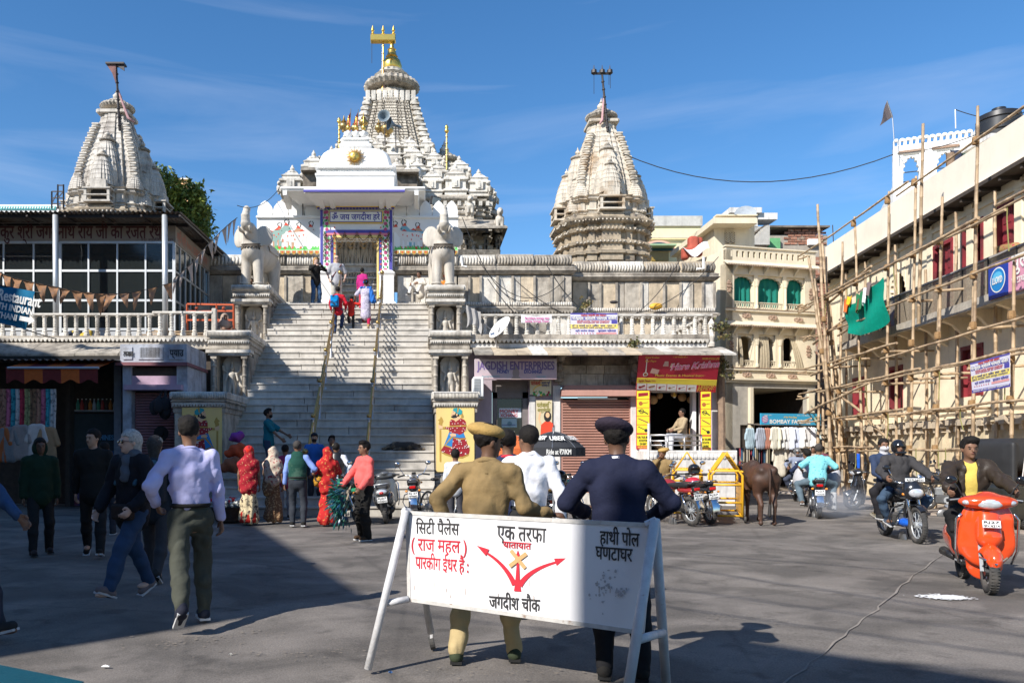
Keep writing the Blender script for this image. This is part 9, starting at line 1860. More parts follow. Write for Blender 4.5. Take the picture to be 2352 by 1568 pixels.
def seated(label,pos,rz,top,bot,H=1.6,h=.02,**k):
 return person(label,pos,rz,H,h,k.pop('skin',1),top,bot,hip=.12,fl=(.2,-.42,.1),fr=(-.2,-.42,.1),hl=(.2,-.35,.42),hr=(-.2,-.35,.42),kl=(.3,-.2,1),kr=(-.3,-.2,1),lean=k.pop('lean',(0,-.12)),**k)
seated('old man in white robes sitting beside the right elephant plinth',(wx(966,27.9),27.9,HT+.35),-40,(.55,.5,.42),(.6,.57,.52))
seated('person wrapped in a brown shawl seated on the left middle plinth',(wx(514,23.6),23.6,T2z-.3),20,(.3,.22,.17),(.2,.15,.12),hs=None,extra=(ex('head_shawl',lambda K:[K['hp']((0,.02,.02),(.11,.13,.13),.03),('c',K['hc'],K['C'],.12,.2,.06),('-','b',tuple(K['hc']+V3(0,-.14,0)),(.06,.09,.08),.02,.02)],(.32,.24,.19)),))
seated('person in orange seated between the legs of the right elephant',(wx(1023,27.7),27.7,T3z),0,(.6,.2,.03),(.6,.25,.03),H=1.3,extra=(ex('turban',lambda K:[K['hp']((0,.01,.07),(.1,.11,.07),.02)],(.65,.1,.02)),))
seated('dark figure seated behind the legs of the left elephant',(wx(577,28.2),28.2,T3z),0,(.03,.02,.02),(.05,.03,.03),H=1.3)
person('musician in beige shirt sitting on the music shop ledge',(wx(1567,YS-.1),YS-.1,zp-.0),-60,1.65,.018,1,(.35,.27,.17),(.55,.56,.6),hip=.42,fl=(.15,-.45,.02),fr=(-.12,-.42,.02),hl=(.15,-.35,.6),hr=(-.15,-.35,.6),kl=(0,-1,.6),kr=(0,-1,.6))
person('small child in white and grey beside the painted warrior panel',(wx(1046,15.6),15.6,0),175,1.52,.02,1,cH('white_grey_stripe',(.55,.57,.6)),(.05,.05,.06),child=1)
person('man in open black jacket over a blue shirt walking by the bamboo poles',gp(1970,1140),8,1.7,.016,1,(.018,.017,.02),(.045,.045,.05),open_=(.01,.09,.5),fl=(.14,-.12,.09),fr=(-.1,.15,.1),jacket='jacket',lO=.035,ploose=.012)
for i,(px,Y,rz,c,c2,lb,kw)in enumerate(((1852,30.6-1,0,(.03,.035,.05),(.05,.05,.06),'man in dark coat and cap standing outside the fabric shop',dict(extra=(cap((.1,.08,.06)),))),(1868,28,-10,(.35,.3,.26),(.4,.36,.3),'woman in pale shawl behind the motorcycles near the fabric shop',dict(hs='long')),(1888,27.5,150,(.12,.04,.06),(.1,.04,.06),'woman in dark maroon walking beside the leaning bamboo',dict(hs='bun')))):
 person(lb,(wx(px,Y),Y,0),rz,1.68,.026,1,c,c2,**kw)
def wheel(t,y,r=.3,w=.045,spokes=True,nm='wheel'):
 M_=Matrix.Translation((0,y,r));b=MB();b.tube([(0,y+(r-w*.9)*math.cos(a),r+(r-w*.9)*math.sin(a))for a in np.linspace(0,2*math.pi,33)[:-1]],w,8,close=True);o=b.mk('wheel',RUBBER,t,smt=True)
 b=MB();
 for i in range(40):a=i*2*math.pi/40;b.cbox((0,0,0),(w*1.5,.012,.012),Matrix.Translation((0,y+r*.99*math.cos(a),r+r*.99*math.sin(a)))@Matrix.Rotation(a,4,'X'))
 q=b.mk('tread',RUBBER,o);q['kind']='stuff'
 MB().tube([(0,y+(r-w*1.9)*math.cos(a),r+(r-w*1.9)*math.sin(a))for a in np.linspace(0,2*math.pi,25)[:-1]],.014,6,close=True).mk('rim',ALU,o,smt=True)
 b=MB();b.lA([(.05,-.05),(.055,0),(.05,.05)],n=12,M=Matrix.Rotation(R(90),4,'Y')).xf(Matrix.Translation((0,y,r)))
 if spokes:[b.tube([(.03*(-1)**i,y,r),(0,y+(r-w*2)*math.cos(i*math.pi/8),r+(r-w*2)*math.sin(i*math.pi/8))],.006,4)for i in range(16)]
 else:[b.bar((0,y,r),(0,y+(r-w*2)*math.cos(i*math.pi/3),r+(r-w*2)*math.sin(i*math.pi/3)),.035,.03,(1,0,0))for i in range(6)]
 b.mk('hub_and_spokes',ALU if spokes else BLACKP,o)
 return o
def plate(t,M0,lines,w=.2,hh=.12):
 p=MB().box(-w/2,w/2,-hh/2,hh/2,-.006,0,M0).mk('number_plate',PLATE,t);n=len(lines)
 for i,s in enumerate(lines):text(s,hh*.85/n,M0@Matrix.Translation((0,hh*(.5-(i+.82)/n),0)),BLK,p,align='CENTER',wI=w*.85,bO=.0025)
def front_m(x,y,z,tilt=0):return Matrix.Translation((x,y,z))@Matrix.Rotation(R(90+tilt),4,'X')
def rear_m(x,y,z,tilt=0):return Matrix.Translation((x,y,z))@Matrix.Rotation(R(180),4,'Z')@Matrix.Rotation(R(90+tilt),4,'X')
def mC(lab,pos,rz,col,lines=('RJ27',),fairing=False,guard=True,mirrors=(1,1),seatc=None,lean=0,group='motorcycles in the square',acc=None):
 rz+=vT(pos)
 t=tH('motorcycle',lab,'motorcycle',pos,R(rz),group,world=False);t.rotation_euler[1]=R(lean)
 PM=col if isinstance(col,bpy.types.Material)else mat('paint_%02d%02d%02d'%tuple(int(q*99)for q in col),col,r=.22,var=.04,coat=.6)
 wheel(t,-.66,.3,.042);wheel(t,.62,.3,.05)
 for sx in(1,-1):
  MB().tube([(sx*.085,-.66,.3),(sx*.085,-.42,.82),(sx*.08,-.36,.98)],[.028,.024,.02],8).mk('fork_leg',CHROME,t,smt=True);MB().tube([(sx*.1,.62,.3),(sx*.1,.5,.62)],[.03,.022],8).mk('shock_absorber',CHROME,t,smt=True)
  MB().bar((sx*.08,.62,.3),(sx*.07,.1,.36),.03,.05).mk('swing_arm',BLACKP,t)
  if mirrors[0 if sx>0 else 1]:
   m=MB().tube([(sx*.22,-.32,1.0),(sx*.3,-.36,1.14),(sx*.33,-.34,1.22)],.009,5).mk('mirror_stalk',CHROME,t);MB().ell((sx*.35,-.34,1.24),(.07,.02,.045),10,6).mk('mirror',BLACKG,m,smt=True);MB().ell((sx*.35,-.325,1.24),(.06,.012,.037),10,6).mk('mirror_glass',CHROME,m,smt=True)
  MB().tube([(sx*.2,-.32,1.0),(sx*.36,-.2,.97)],.02,7).mk('grip',BLACKP,t);MB().ell((sx*.15,-.5,.8),(.03,.035,.025),8,5).mk('indicator',AMBER,t,smt=True);MB().ell((sx*.14,.8,.68),(.032,.03,.026),8,5).mk('indicator',AMBER,t,smt=True)
 MB().tube([(-.22,-.32,1.0),(-.08,-.36,.97),(.08,-.36,.97),(.22,-.32,1.0)],.014,6).mk('handlebar',CHROME,t,smt=True)
 b=MB();b.slab(lambda u,v:((u-.5)*.12,-.66+.33*math.cos(R(15+v*120)),.3+.33*math.sin(R(15+v*120))+.015*math.sin(u*3.14)),4,10,(0,0,.006));b.mk('front_mudguard',PM if fairing else CHROME,t,smt=True)
 b=MB();b.slab(lambda u,v:((u-.5)*.14,.62+.35*math.cos(R(-5+v*110)),.3+.35*math.sin(R(-5+v*110))+.015*math.sin(u*3.14)),4,10,(0,0,.006));b.mk('rear_mudguard',CHROME if not fairing else BLACKP,t,smt=True)
 if fairing:
  sO('headlight_fairing',[('e',(0,-.5,.86),(.17,.14,.17),.04),('e',(0,-.46,.98),(.14,.1,.1),.05)],PM,t,h=.014);MB().ell((0,-.6,.83),(.115,.06,.085),14,8).mk('headlight',LENS,t,smt=True);MB().slab(lambda u,v:((u-.5)*.22,-.53+.06*v+.05*(u-.5)**2,.97+.12*v),6,4,(0,.004,0)).mk('windscreen',BLACKG,t,smt=True)
 else:MB().lA([(.02,-.1),(.08,-.06),(.095,.02),(.09,.04)],n=16,M=Matrix.Rotation(R(90),4,'X')).xf(Matrix.Translation((0,-.46,.86))).mk('headlight_shell',CHROME,t,smt=40);MB().ell((0,-.5,.86),(.085,.03,.085),14,8).mk('headlight',LENS,t,smt=True)
 MB().lA([(.001,0),(.05,0),(.05,.05),(.04,.06)],(0,-.38,.99),12).mk('speedometer',BLACKP,t)
 sO('fuel_tank',[('e',(0,-.14,.82),(.15,.26,.12),.05),('e',(0,.05,.78),(.11,.14,.08),.05)],PM,t,h=.016)
 sO('seat',[('b',(0,.32,.82),(.12,.34,.045),.04,.03),('b',(0,.52,.85),(.115,.18,.04),.035,.04)],seatc or mat('seat_vinyl',(.02,.02,.022),r=.45,bU=.2),t,h=.018)
 sO('side_cowl',[('e',(0,.52,.72),(.13,.28,.07),.04)],PM,t,h=.018)
 b=MB();b.tube([(0,-.34,.86),(0,-.2,.6),(0,-.12,.3),(0,.25,.3),(0,.3,.62),(0,.7,.72)],.024,7);b.tube([(0,-.34,.9),(0,.3,.72)],.024,7);b.mk('frame',BLACKP,t)
 b=MB();b.box(-.11,.11,-.16,.2,.26,.46,bev=.03);b.lA([(.1,0),(.13,.02),(.13,.05),(.1,.07)],n=14,M=Matrix.Rotation(R(90),4,'Y')).mk('engine',mat('engine_metal',(.2,.2,.2),r=.4,m=.7,var=.2),t,smt=35)
 b=MB();[b.box(-.09,.09,-.17+i*.0,.0,.47+i*.028,.484+i*.028)for i in range(6)];b.box(-.06,.06,-.14,-.02,.46,.64);b.mk('cylinder_fins',ALU,t)
 b=MB();[b.lA([(.001,0),(.09,0),(.09,.03),(.001,.03)],(0,0,0),14,M=Matrix.Rotation(R(90),4,'Y')).xf(Matrix.Translation((sx*.1,.08,.34)),len(b.v)-56)for sx in(1,)];b.mk('crankcase_cover',ALU,t)
 MB().tube([(-.08,-.15,.42),(-.12,-.2,.28),(-.14,.1,.24),(-.15,.35,.28),(-.15,.8,.36)],[.018,.02,.022,.042,.045],9).mk('exhaust',CHROME,t,smt=True)
 sO('tail_housing',[('b',(0,.82,.76),(.08,.05,.05),.025,.02)],BLACKP,t,h=.014)
 tl_=MB().box(-.065,.065,.855,.885,.725,.785,bev=.012).mk('tail_light',REDL,t)
 MB().tube([(.1,.45,.86),(.11,.8,.88),(.08,.88,.92),(-.08,.88,.92),(-.11,.8,.88),(-.1,.45,.86)],.012,6).mk('grab_rail',CHROME,t,smt=True)
 plate(t,rear_m(0,.9,.6,-8),lines);
 if fairing:plate(t,front_m(0,-.56,1.04,-10),[''.join(lines)],.3,.055)
 MB().tube([(.12,.1,.3),(.2,.15,.03)],.012,5).mk('side_stand',IRON,t);MB().tube([(-.22,.0,.28),(.22,0,.28)],.014,6).mk('foot_peg',BLACKP,t)
 if guard:MB().tube([(.06,-.25,.62),(.25,-.3,.55),(.3,-.3,.4),(.25,-.26,.28),(.0,-.2,.24),(-.25,-.26,.28),(-.3,-.3,.4),(-.25,-.3,.55),(-.06,-.25,.62)],.014,6).mk('leg_guard',CHROME if not fairing else BLACKP,t,smt=True)
 if acc:acc(t)
 return t
def scooter(lab,pos,rz,col,lines,lean=0,front=True,blackf=False):
 rz+=vT(pos)
 t=tH('scooter',lab,'scooter',pos,R(rz),None,world=False);t.rotation_euler[1]=R(lean);M_=mat('scooter_%02d%02d%02d'%tuple(int(q*99)for q in col),col,r=.18,var=.03,coat=.8)
 wheel(t,-.6,.235,.052,False);wheel(t,.58,.235,.055,False)
 sO('front_apron',[('c',(0,-.46,.76),(0,-.44,.5),.245,.24,.05,(0,1,0),4.5),('c',(0,-.44,.5),(0,-.36,.28),.235,.17,.05,(0,1,0),4.5),('c',(0,-.5,.84),(0,-.56,.6),.1,.12,.06,(0,1,0),1.6),('b',(0,-.5,.66),(.08,.03,.11),.03,.05),('e',(.23,-.4,.6),(.03,.05,.22),.02),('e',(-.23,-.4,.6),(.03,.05,.22),.02)],M_,t,h=.013)
 sO('front_mudguard',[('e',(0,-.6,.36),(.11,.24,.17),.03),('-','c',(-.08,-.6,.22),(.08,-.6,.22),.21,.21,.02),('-','b',(0,-.6,.1),(.3,.4,.12),.02,.02)],M_,t,h=.012)
 sO('headlight_cowl',[('e',(0,-.5,.97),(.27,.13,.085),.04),('e',(0,-.44,1.03),(.1,.1,.05),.04)],M_,t,h=.012)
 MB().ell((0,-.59,.955),(.125,.05,.06),14,8).mk('headlight',LENS,t,smt=True)
 for sx in(1,-1):
  MB().ell((sx*.19,-.555,.965),(.055,.04,.032),10,6).mk('indicator',AMBER if blackf else LENS,t,smt=True);MB().tube([(sx*.18,-.42,.99),(sx*.34,-.33,.97)],.02,7).mk('grip',BLACKP,t);MB().tube([(sx*.2,-.45,1.0),(sx*.33,-.43,.98)],.007,5).mk('brake_lever',ALU,t)
  m=MB().tube([(sx*.2,-.42,1.0),(sx*.26,-.45,1.12),(sx*.3,-.44,1.18)],.008,5).mk('mirror_stalk',BLACKP,t)
  MB().tube([(sx*.235,-.5,.84),(sx*.28,-.48,.78),(sx*.28,-.44,.45),(sx*.24,-.38,.3)],.013,6).mk('guard_bar',CHROME,t,smt=True);MB().tube([(sx*.07,-.6,.235),(sx*.07,-.5,.5)],.02,7).mk('fork_leg',ALU,t)
  sO('side_panel',[('e',(sx*.13,.42,.52),(.09,.38,.17),.04),('e',(sx*.14,.2,.42),(.07,.2,.12),.05)],M_,t,h=.018)
  b=MB();b.bar((sx*.05,-.595,.7),(sx*.1,-.56,.66),.012,.02);b.mk('vent_slot',BLACKP,t)
 MB().tube([(-.1,-.78,.36),(-.12,-.72,.4),(0,-.84,.34),(.12,-.72,.4),(.1,-.78,.36)][1:4],.012,6).mk('mudguard_bar',CHROME,t,smt=True)
 MB().box(-.16,.16,-.38,.12,.25,.31,bev=.02).mk('floor_board',BLACKP,t);sO('seat',[('b',(0,.36,.76),(.13,.36,.05),.04,.04)],mat('seat_vinyl',(.02,.02,.022)),t,h=.018);sO('tail',[('e',(0,.74,.66),(.15,.16,.1),.04)],M_,t,h=.016)
 sO('rear_mudguard',[('b',(0,.74,.45),(.08,.07,.2),.03,.02)],BLACKP,t,h=.016)
 MB().tube([(.13,.55,.82),(.14,.85,.84),(-.14,.85,.84),(-.13,.55,.82)],.013,6).mk('grab_rail',ALU,t,smt=True);MB().ell((0,.88,.68),(.12,.035,.05),12,6).mk('tail_light',LENS if blackf else REDL,t,smt=True);MB().ell((0,.9,.66),(.05,.03,.03),10,6).mk('brake_lamp',REDL,t,smt=True)
 MB().tube([(-.15,.3,.28),(-.17,.75,.3)],[.04,.055],10).mk('exhaust',BLACKP,t,smt=True);MB().box(-.08,.08,.3,.6,.18,.34,bev=.02).mk('engine',mat('engine_metal',(.2,.2,.2)),t)
 if front:plate(t,front_m(0,-.66,.745,-22),lines,.16,.08)
 else:plate(t,rear_m(0,.9,.52,-6),lines)
 for sx in(1,-1):MB().ell((sx*.32,-.44,1.2),(.06,.02,.045),10,6).mk('mirror',BLACKG if front else CHROME,t,smt=True)
 return t
ride=dict(fl=(.2,-.12,.34),fr=(-.2,-.12,.34),kl=(1,-1,.6),kr=(-1,-1,.6),hl=(.34,-.42,1.05),hr=(-.34,-.42,1.05),pel=(1,.2,-.5),per=(-1,.2,-.5))
def rp(p,rz,d):v=Matrix.Rotation(R(rz+vT(p)),3,'Z')@Vector((0,d,0));return(p[0]+v.x,p[1]+v.y,p[2])
mC('parked motorcycle with silver tail left of the coral shirted man, half hidden',gp(797,1198),205,(.02,.2,.1),('RJ27',),lean=6)
scooter('grey scooter parked with its back to the viewer, right of the coral shirted man',gp(892,1196),176,(.09,.095,.1),('RJ27','KS4541'),7,front=False,blackf=True)
mC('parked motorcycle with chrome side bars and plate ending 4662',gp(958,1192),178,(.03,.03,.035),('RJ 27','9M4662'),lean=5)
x,y=gnd(1008,1192);bc=tH('bicycle','old black bicycle parked beside the khaki officer','bicycle',(x,y,0),R(150),world=False)
wheel(bc,-.55,.33,.02);wheel(bc,.5,.33,.02);b=MB();[b.tube(p,.015,6)for p in([(0,-.4,.85),(0,-.5,.5),(0,-.55,.33)],[(0,-.4,.8),(0,.15,.8),(0,.05,.3),(0,-.4,.68)],[(0,.15,.8),(0,.5,.33),(0,.05,.3)])];b.mk('frame',IRON,bc);MB().tube([(.25,-.25,.98),(.1,-.42,.98),(-.1,-.42,.98),(-.25,-.25,.98)],.013,6).mk('handlebar',CHROME,bc);sO('saddle',[('e',(0,.18,.9),(.09,.14,.04),.03)],BLACKP,bc,h=.018)
sb_=lambda px,py,c,lb:sO('helmet',[('e',(0,0,0),(.13,.15,.13),.02),('-','b',(0,-.14,-.02),(.09,.07,.05),.02,.02)],c,h=.016,loc=at(px,py,14.6),label=lb,cat='helmet')
for px,py,rz,c,ln,lb in((1240,1205,170,(.55,.55,.55),('RJ27',),'white motorcycle tail behind the white shirted man'),(1266,1200,200,(.04,.04,.05),('RJ27',),'dark motorcycle between the white shirted man and the navy officer'),(1302,1200,160,(.02,.06,.04),('RJ27',),'dark green motorcycle behind the navy officer')):mC(lb,gp(px,py),rz,c,ln,lean=5)
sb_(1287,1095,BLACKG,'black helmet resting on a motorcycle left of the navy officer');sb_(1262,1112,mat('mustard_helmet',(.4,.24,.04),r=.4),'mustard helmet resting on a motorcycle left of the navy officer')
mC('parked motorcycle the seated officer rests on, plate ending 9166',gp(1548,1200),215,(.25,.02,.02),('RJ27','A9166'),lean=5)
mC('black and red parked motorcycle with plate 12M 6209 and a blue mirror',gp(1604,1197),203,(.02,.02,.022),('RJ27','12M-6209'),lean=5,acc=lambda t:(sO('red_tank_cover',[('e',(0,-.12,.86),(.16,.2,.1),.03)],flat('red_cover',(.5,.02,.04)),t,h=.018)))
sb2=sO('helmet',[('e',(0,0,0),(.13,.15,.13),.02),('-','b',(0,-.14,-.02),(.09,.07,.05),.02,.02)],BLACKG,h=.014,loc=at(1594,1078,17.5),label='shiny black helmet on the motorcycle beside the yellow barricade',cat='helmet')
person('seated police officer in khaki and tan beret resting his chin on his hand',(wx(1524,18.9),18.9,0),-12,1.7,.015,1,KH,KHL,hip=.78,fl=(.22,-.35,.3),fr=(-.2,-.3,.3),kl=(.5,-1,.8),kr=(-.5,-1,.8),hl=(.15,-.4,.95),hr=(-.08,-.24,1.32),per=(-.6,-.6,-1),pel=(.6,-.4,-1),lean=(0,-.2),extra=(beret(cH('tan_beret',(.42,.27,.09))),),shoe=(.06,.04,.02))
p1_=gp(1880,1190);p1_=(p1_[0]+.2,p1_[1]+.55,0)
mC('motorcycle riding away trailing exhaust smoke, plate RJ27 11N',p1_,186,(.03,.03,.035),('RJ27','11N-0335'),mirrors=(1,1))
tq=cH('turquoise_print',(.2,.55,.6),c2=(.03,.2,.28),psc=20,pA=(.6,.62))
person('man in turquoise printed t-shirt riding pillion, back to the viewer',rp(p1_,186,.42),186,1.72,.014,1,tq,cH('grey_jeans',(.1,.14,.17)),sleeve='short',hip=.84,lean=(-.05,-.1),fl=(.3,-.18,.36),fr=(-.28,-.18,.36),kl=(1,-1,.4),kr=(-1,-1,.4),hl=(.3,-.2,1.05),hr=(-.3,-.25,1.05),hair='dark_grey',fat=.02,head=(-10,0),shoe=(.12,.08,.06),hem=.02)
person('dark haired motorcyclist leaning left in front of the turquoise shirted man',rp(p1_,186,-.05),186,1.66,.016,1,(.02,.03,.07),(.12,.12,.12),hip=.82,lean=(.3,-.25),head=(35,-14),hs='side',**ride)
for q,lb in((-.36,'grey sack hanging on the left of the smoking motorcycle'),(.42,'grey sack hanging on the right of the smoking motorcycle')):sO('sack',[('e',(0,0,0),(.15,.2,.22),.05),('e',(.02,0,.15),(.13,.16,.15),.05)],cH('grey_sack',(.4,.4,.42)),h=.03,loc=(p1_[0]+q+.05,p1_[1]+.1,.85),label=lb,cat='sack')
x,y,z=at(1910,1150,p1_[1]-.3);MB().cbox((x,y,z),(.09,.35,.42),bev=.03).mk('side_case',mat('scuffed_case',(.4,.4,.4),var=.2),label='scuffed grey side case on the smoking motorcycle',cat='case')
SMK=bpy.data.materials.new('exhaust_smoke');SMK.use_nodes=True;n_=SMK.node_tree;n_.nodes.remove(n_.nodes['Principled BSDF']);pv_=n_.nodes.new('ShaderNodeVolumePrincipled');pv_.inputs['Color'].default_value=(.8,.85,.95,1)
tcn=n_.nodes.new('ShaderNodeTexCoord');vl=n_.nodes.new('ShaderNodeVectorMath');vl.operation='LENGTH';n_.links.new(tcn.outputs['Object'],vl.inputs[0]);mr=n_.nodes.new('ShaderNodeMapRange');mr.inputs[1].default_value=.15;mr.inputs[2].default_value=1.0;mr.inputs[3].default_value=1.5;mr.inputs[4].default_value=0;n_.links.new(vl.outputs['Value'],mr.inputs[0]);n_.links.new(mr.outputs[0],pv_.inputs['Density']);n_.links.new(pv_.outputs[0],n_.nodes['Material Output'].inputs['Volume'])
x,y,z=at(1938,1140,16.9);o=MB().ell((0,0,0),1,20,12).mk('exhaust_smoke',SMK,label='faint bluish exhaust smoke behind the departing motorcycle',cat='smoke');o.location=(x,y,.42);o.scale=(.75,.5,.4);o['kind']='stuff'
p2_=(wx(1832,24.5),24.5,0);mC('motorcycle approaching from the street behind the departing one',p2_,8,(.03,.03,.04),('RJ27',))
person('helmeted motorcyclist in light blue grey shirt approaching on the far motorcycle',rp(p2_,8,.1),8,1.68,.02,1,(.22,.25,.33),(.05,.06,.09),hip=.82,lean=(0,-.08),extra=(helmet(mat('grey_helmet',(.12,.12,.12),r=.25,coat=.5)),),**ride)
p3_=gp(2108,1247);p3_=(p3_[0]+.1,p3_[1]+.65,0);rz3=22
mC('black motorcycle with blue engine cover riding towards the viewer',p3_,rz3,(.015,.016,.02),('RJ27LS6033',),fairing=True,mirrors=(0,1),acc=lambda t:sO('blue_engine_cover',[('e',(0,-.16,.3),(.09,.24,.08),.03)],mat('bright_blue_paint',(.01,.1,.5),r=.25,coat=.5),t,h=.018))
person('motorcyclist in black helmet and charcoal jacket riding towards the viewer',rp(p3_,rz3,.12),rz3,1.74,.013,1,cH('charcoal_jacket',(.045,.043,.045)),cH('blue_jeans2',(.045,.075,.12)),hip=.84,lean=(0,-.06),extra=(helmet(BLACKG),),shoe=(.08,.1,.14),lO=.035,fold=.012,**ride)
person('pillion rider with white scarf over his mouth behind the black helmet',rp(p3_,rz3,.5),rz3,1.72,.016,1,cH('navy_grey_top',(.03,.045,.09)),(.018,.018,.02),hip=.9,lean=(-.12,.0),fl=(.24,-.3,.4),fr=(-.26,-.3,.4),kl=(1,-1,.4),kr=(-1,-1,.4),hl=(.15,-.3,1.0),hr=(-.15,-.3,1.0),extra=(ex('face_scarf',lambda K:[K['hp']((0,-.03,-.05),(.075,.075,.055),.02),('c',K['Nk'],K['Nk']+V3(0,0,.04),.075,.07,.03)],(.55,.55,.58)),))
p4_=gp(2278,1362);p4_=(p4_[0]+.19,p4_[1]+.52,0);rz4=12
scooter('bright orange red scooter with chrome guards riding towards the viewer',p4_,rz4,(.72,.07,.012),('RJ27','SN 6214'),0)
BJ=cH('brown_leather_jacket',(.035,.026,.02),r=.45)
person('man in dark leather jacket and yellow shirt riding the orange scooter',rp(p4_,rz4,.3),rz4,1.74,.011,1,BJ,cH('black_track_pants',(.015,.015,.016)),hip=.8,lean=(-.02,-.1),fl=(.15,-.42,.36),fr=(-.17,-.42,.36),kl=(.6,-1,.8),kr=(-.6,-1,.8),hl=(.33,-.65,1.0),hr=(-.33,-.65,1.0),pel=(1,.2,-.8),per=(-1,.2,-.8),open_=cH('yellow_shirt',(.6,.45,.1)),lO=.035,fold=.014,jacket='jacket',hs='side',shoe=(.05,.04,.035),head=(8,-2))
scooter('black scooter parked facing the street beside the bamboo poles',(wx(2010,21),21,0),-60,(.015,.015,.017),('RJ27',),0)
mC('parked motorcycle with canvas saddlebag beside the scaffold',(wx(2165,18.8),18.8,.03),-75,(.03,.03,.03),('RJ27',),acc=lambda t:sO('saddlebag',[('b',(.2,.35,.6),(.08,.2,.15),.04,.03)],cH('canvas',(.16,.14,.1)),t,h=.025))
mC('second parked motorcycle behind the saddlebag one at the wall',(wx(2192,20.2),20.2,.03),-70,(.12,.13,.15),('RJ27',))
ar=tH('auto_rickshaw','black hooded auto rickshaw cut off by the right edge','auto rickshaw',(12.15,15.6,0),R(97),world=False)
BLC=mat('black_hood_vinyl',(.02,.02,.021),r=.6,bU=.4,bsc=8);BDY=mat('rickshaw_body',(.02,.022,.02),r=.35,coat=.3)
sO('hood',[('b',(0,.3,1.45),(.62,.95,.32),.25,.05),('-','b',(0,.2,1.2),(.9,.55,.35),.1,.05),('-','b',(0,-.6,1.25),(.5,.6,.32),.1,.05),('b',(0,1.17,1.1),(.62,.06,.6),.05,.05)],BLC,ar,h=.04)
sO('rear_body',[('b',(0,.85,.55),(.62,.45,.35),.12,.05),('b',(0,.1,.38),(.6,.8,.08),.05,.05),('b',(0,-.95,.65),(.45,.14,.42),.12,.05)],BDY,ar,h=.035)
for x_,y_ in((.55,.75),(-.55,.75),(0,-1.0)):w=wheel(ar,y_,.24,.06,False);w.location=(x_,0,0)
b=MB();[b.tube([(sx*.6,y_,.5),(sx*.6,y_,1.5)],.02,6)for sx in(1,-1)for y_ in(-.75,-.3,.5)];b.tube([(-.62,-.35,1.0),(-.62,.5,1.0)],.02,6);b.tube([(.62,-.35,1.0),(.62,.5,1.0)],.02,6);b.mk('side_rails',WHITED,ar)
MB().box(-.55,.55,.35,.75,.55,.75).mk('seat',mat('brown_seat',(.12,.06,.04)),ar);MB().box(-.55,.55,.75,.85,.6,1.2).mk('seat_back',cH('quilted_brown',(.2,.1,.06),c2=(.05,.03,.02),psc=30),ar)
b=MB();[b.tube([(sx*.63,y0_,1.72),(sx*.63,y0_+.1,1.0),(sx*.63,y0_+.12,.9)],.01,5)for sx in(1,-1)for y0_ in(.5,.95)];b.tube([(-.635,-.5,1.6),(-.64,.9,1.64)],.01,5);b.mk('white_piping',WHITED,ar)
person('passenger in red sleeve reading a newspaper in the auto rickshaw',(wx(2385,15.3),15.55,.3),-70,1.66,.02,1,(.35,.03,.05),(.1,.1,.12),hip=.45,fl=(.1,-.4,.1),fr=(-.1,-.4,.1),kl=(0,-1,.5),kr=(0,-1,.5),hl=(.15,-.4,.85),hr=(-.15,-.4,.85))
x,y,z=at(2335,1128,15.0);MB().slab(lambda u,v:(x+(u-.5)*.5,y+.05*math.sin(u*5)+.1*v,z+.12-v*.22-.06*u),6,4,(0,.004,0)).mk('newspaper',flat('newsprint',(.5,.5,.5),c2=(.3,.3,.32),psc=20),label='newspaper held open in the auto rickshaw',cat='newspaper')
x,y=gnd(40,1568)
MB().slab(lambda u,v:(-3.2+1.5*u,3.2+.8*v,.628-.298*u),20,8,(0,0,.02)).mk('teal_cart_cover',mat('teal_cover',(.003,.07,.095),r=.5,bU=.3),label='teal sheet edge of a cart in the bottom left corner',cat='cart cover')
cw_=tH('cow','brown cow standing with its tail to the viewer beside the yellow barricade','cow',(wx(1726,17.4),17.0,0),R(172),world=False);cw_.scale=(.88,.95,.97)
P=[('e',(0,0,.98),(.27,.62,.3),.08),('e',(0,.48,1.02),(.25,.3,.3),.08),('e',(0,-.5,1.02),(.24,.32,.32),.08),('c',(0,-.7,1.1),(0,-1.05,1.2),.17,.11,.08),('c',(0,-1.05,1.2),(0,-1.32,1.02),.1,.06,.05),('e',(.14,-1.02,1.25),(.09,.02,.04),.02),('e',(-.14,-1.02,1.25),(.09,.02,.04),.02),('e',(.14,.62,1.16),(.09,.14,.08),.08),('e',(-.14,.62,1.16),(.09,.14,.08),.08),('c',(0,-.4,1.24),(0,-.65,1.27),.12,.1,.08)]
for sx in(1,-1):
 P+=[('c',(sx*.16,.55,.95),(sx*.17,.48,.66),.17,.11,.06),('c',(sx*.17,.48,.66),(sx*.15,.7,.42),.09,.05,.03),('c',(sx*.15,.7,.42),(sx*.15,.66,.1),.045,.035,.02),('e',(sx*.15,.64,.04),(.055,.07,.05),.02)]
 P+=[('c',(sx*.15,-.5,.85),(sx*.14,-.48,.48),.11,.06,.05),('c',(sx*.14,-.48,.48),(sx*.14,-.5,.1),.05,.038,.02),('e',(sx*.14,-.52,.04),(.055,.07,.05),.02)]
sO('body',P,mat('cow_hide',(.075,.032,.017),r=.6,var=.3,sc=4,c2=(.045,.025,.017),psc=2.4,pA=(.42,.62),bU=.3,bsc=50),cw_,h=.022)
MB().tube([(0,.76,1.2),(0,.84,1.05),(.01,.85,.7),(0,.83,.45)],[.035,.025,.018,.03],8).mk('tail',mat('cow_tail',(.05,.025,.015)),cw_,smt=True);sO('tail_tuft',[('c',(0,.83,.48),(.01,.82,.22),.03,.045,.02)],BLK,cw_,h=.018)
for sx in(1,-1):MB().tube([(sx*.08,-1.08,1.3),(sx*.16,-1.06,1.36),(sx*.16,-1.1,1.46)],[.03,.022,.006],7).mk('horn',mat('horn_bone',(.2,.16,.12)),cw_,smt=True)
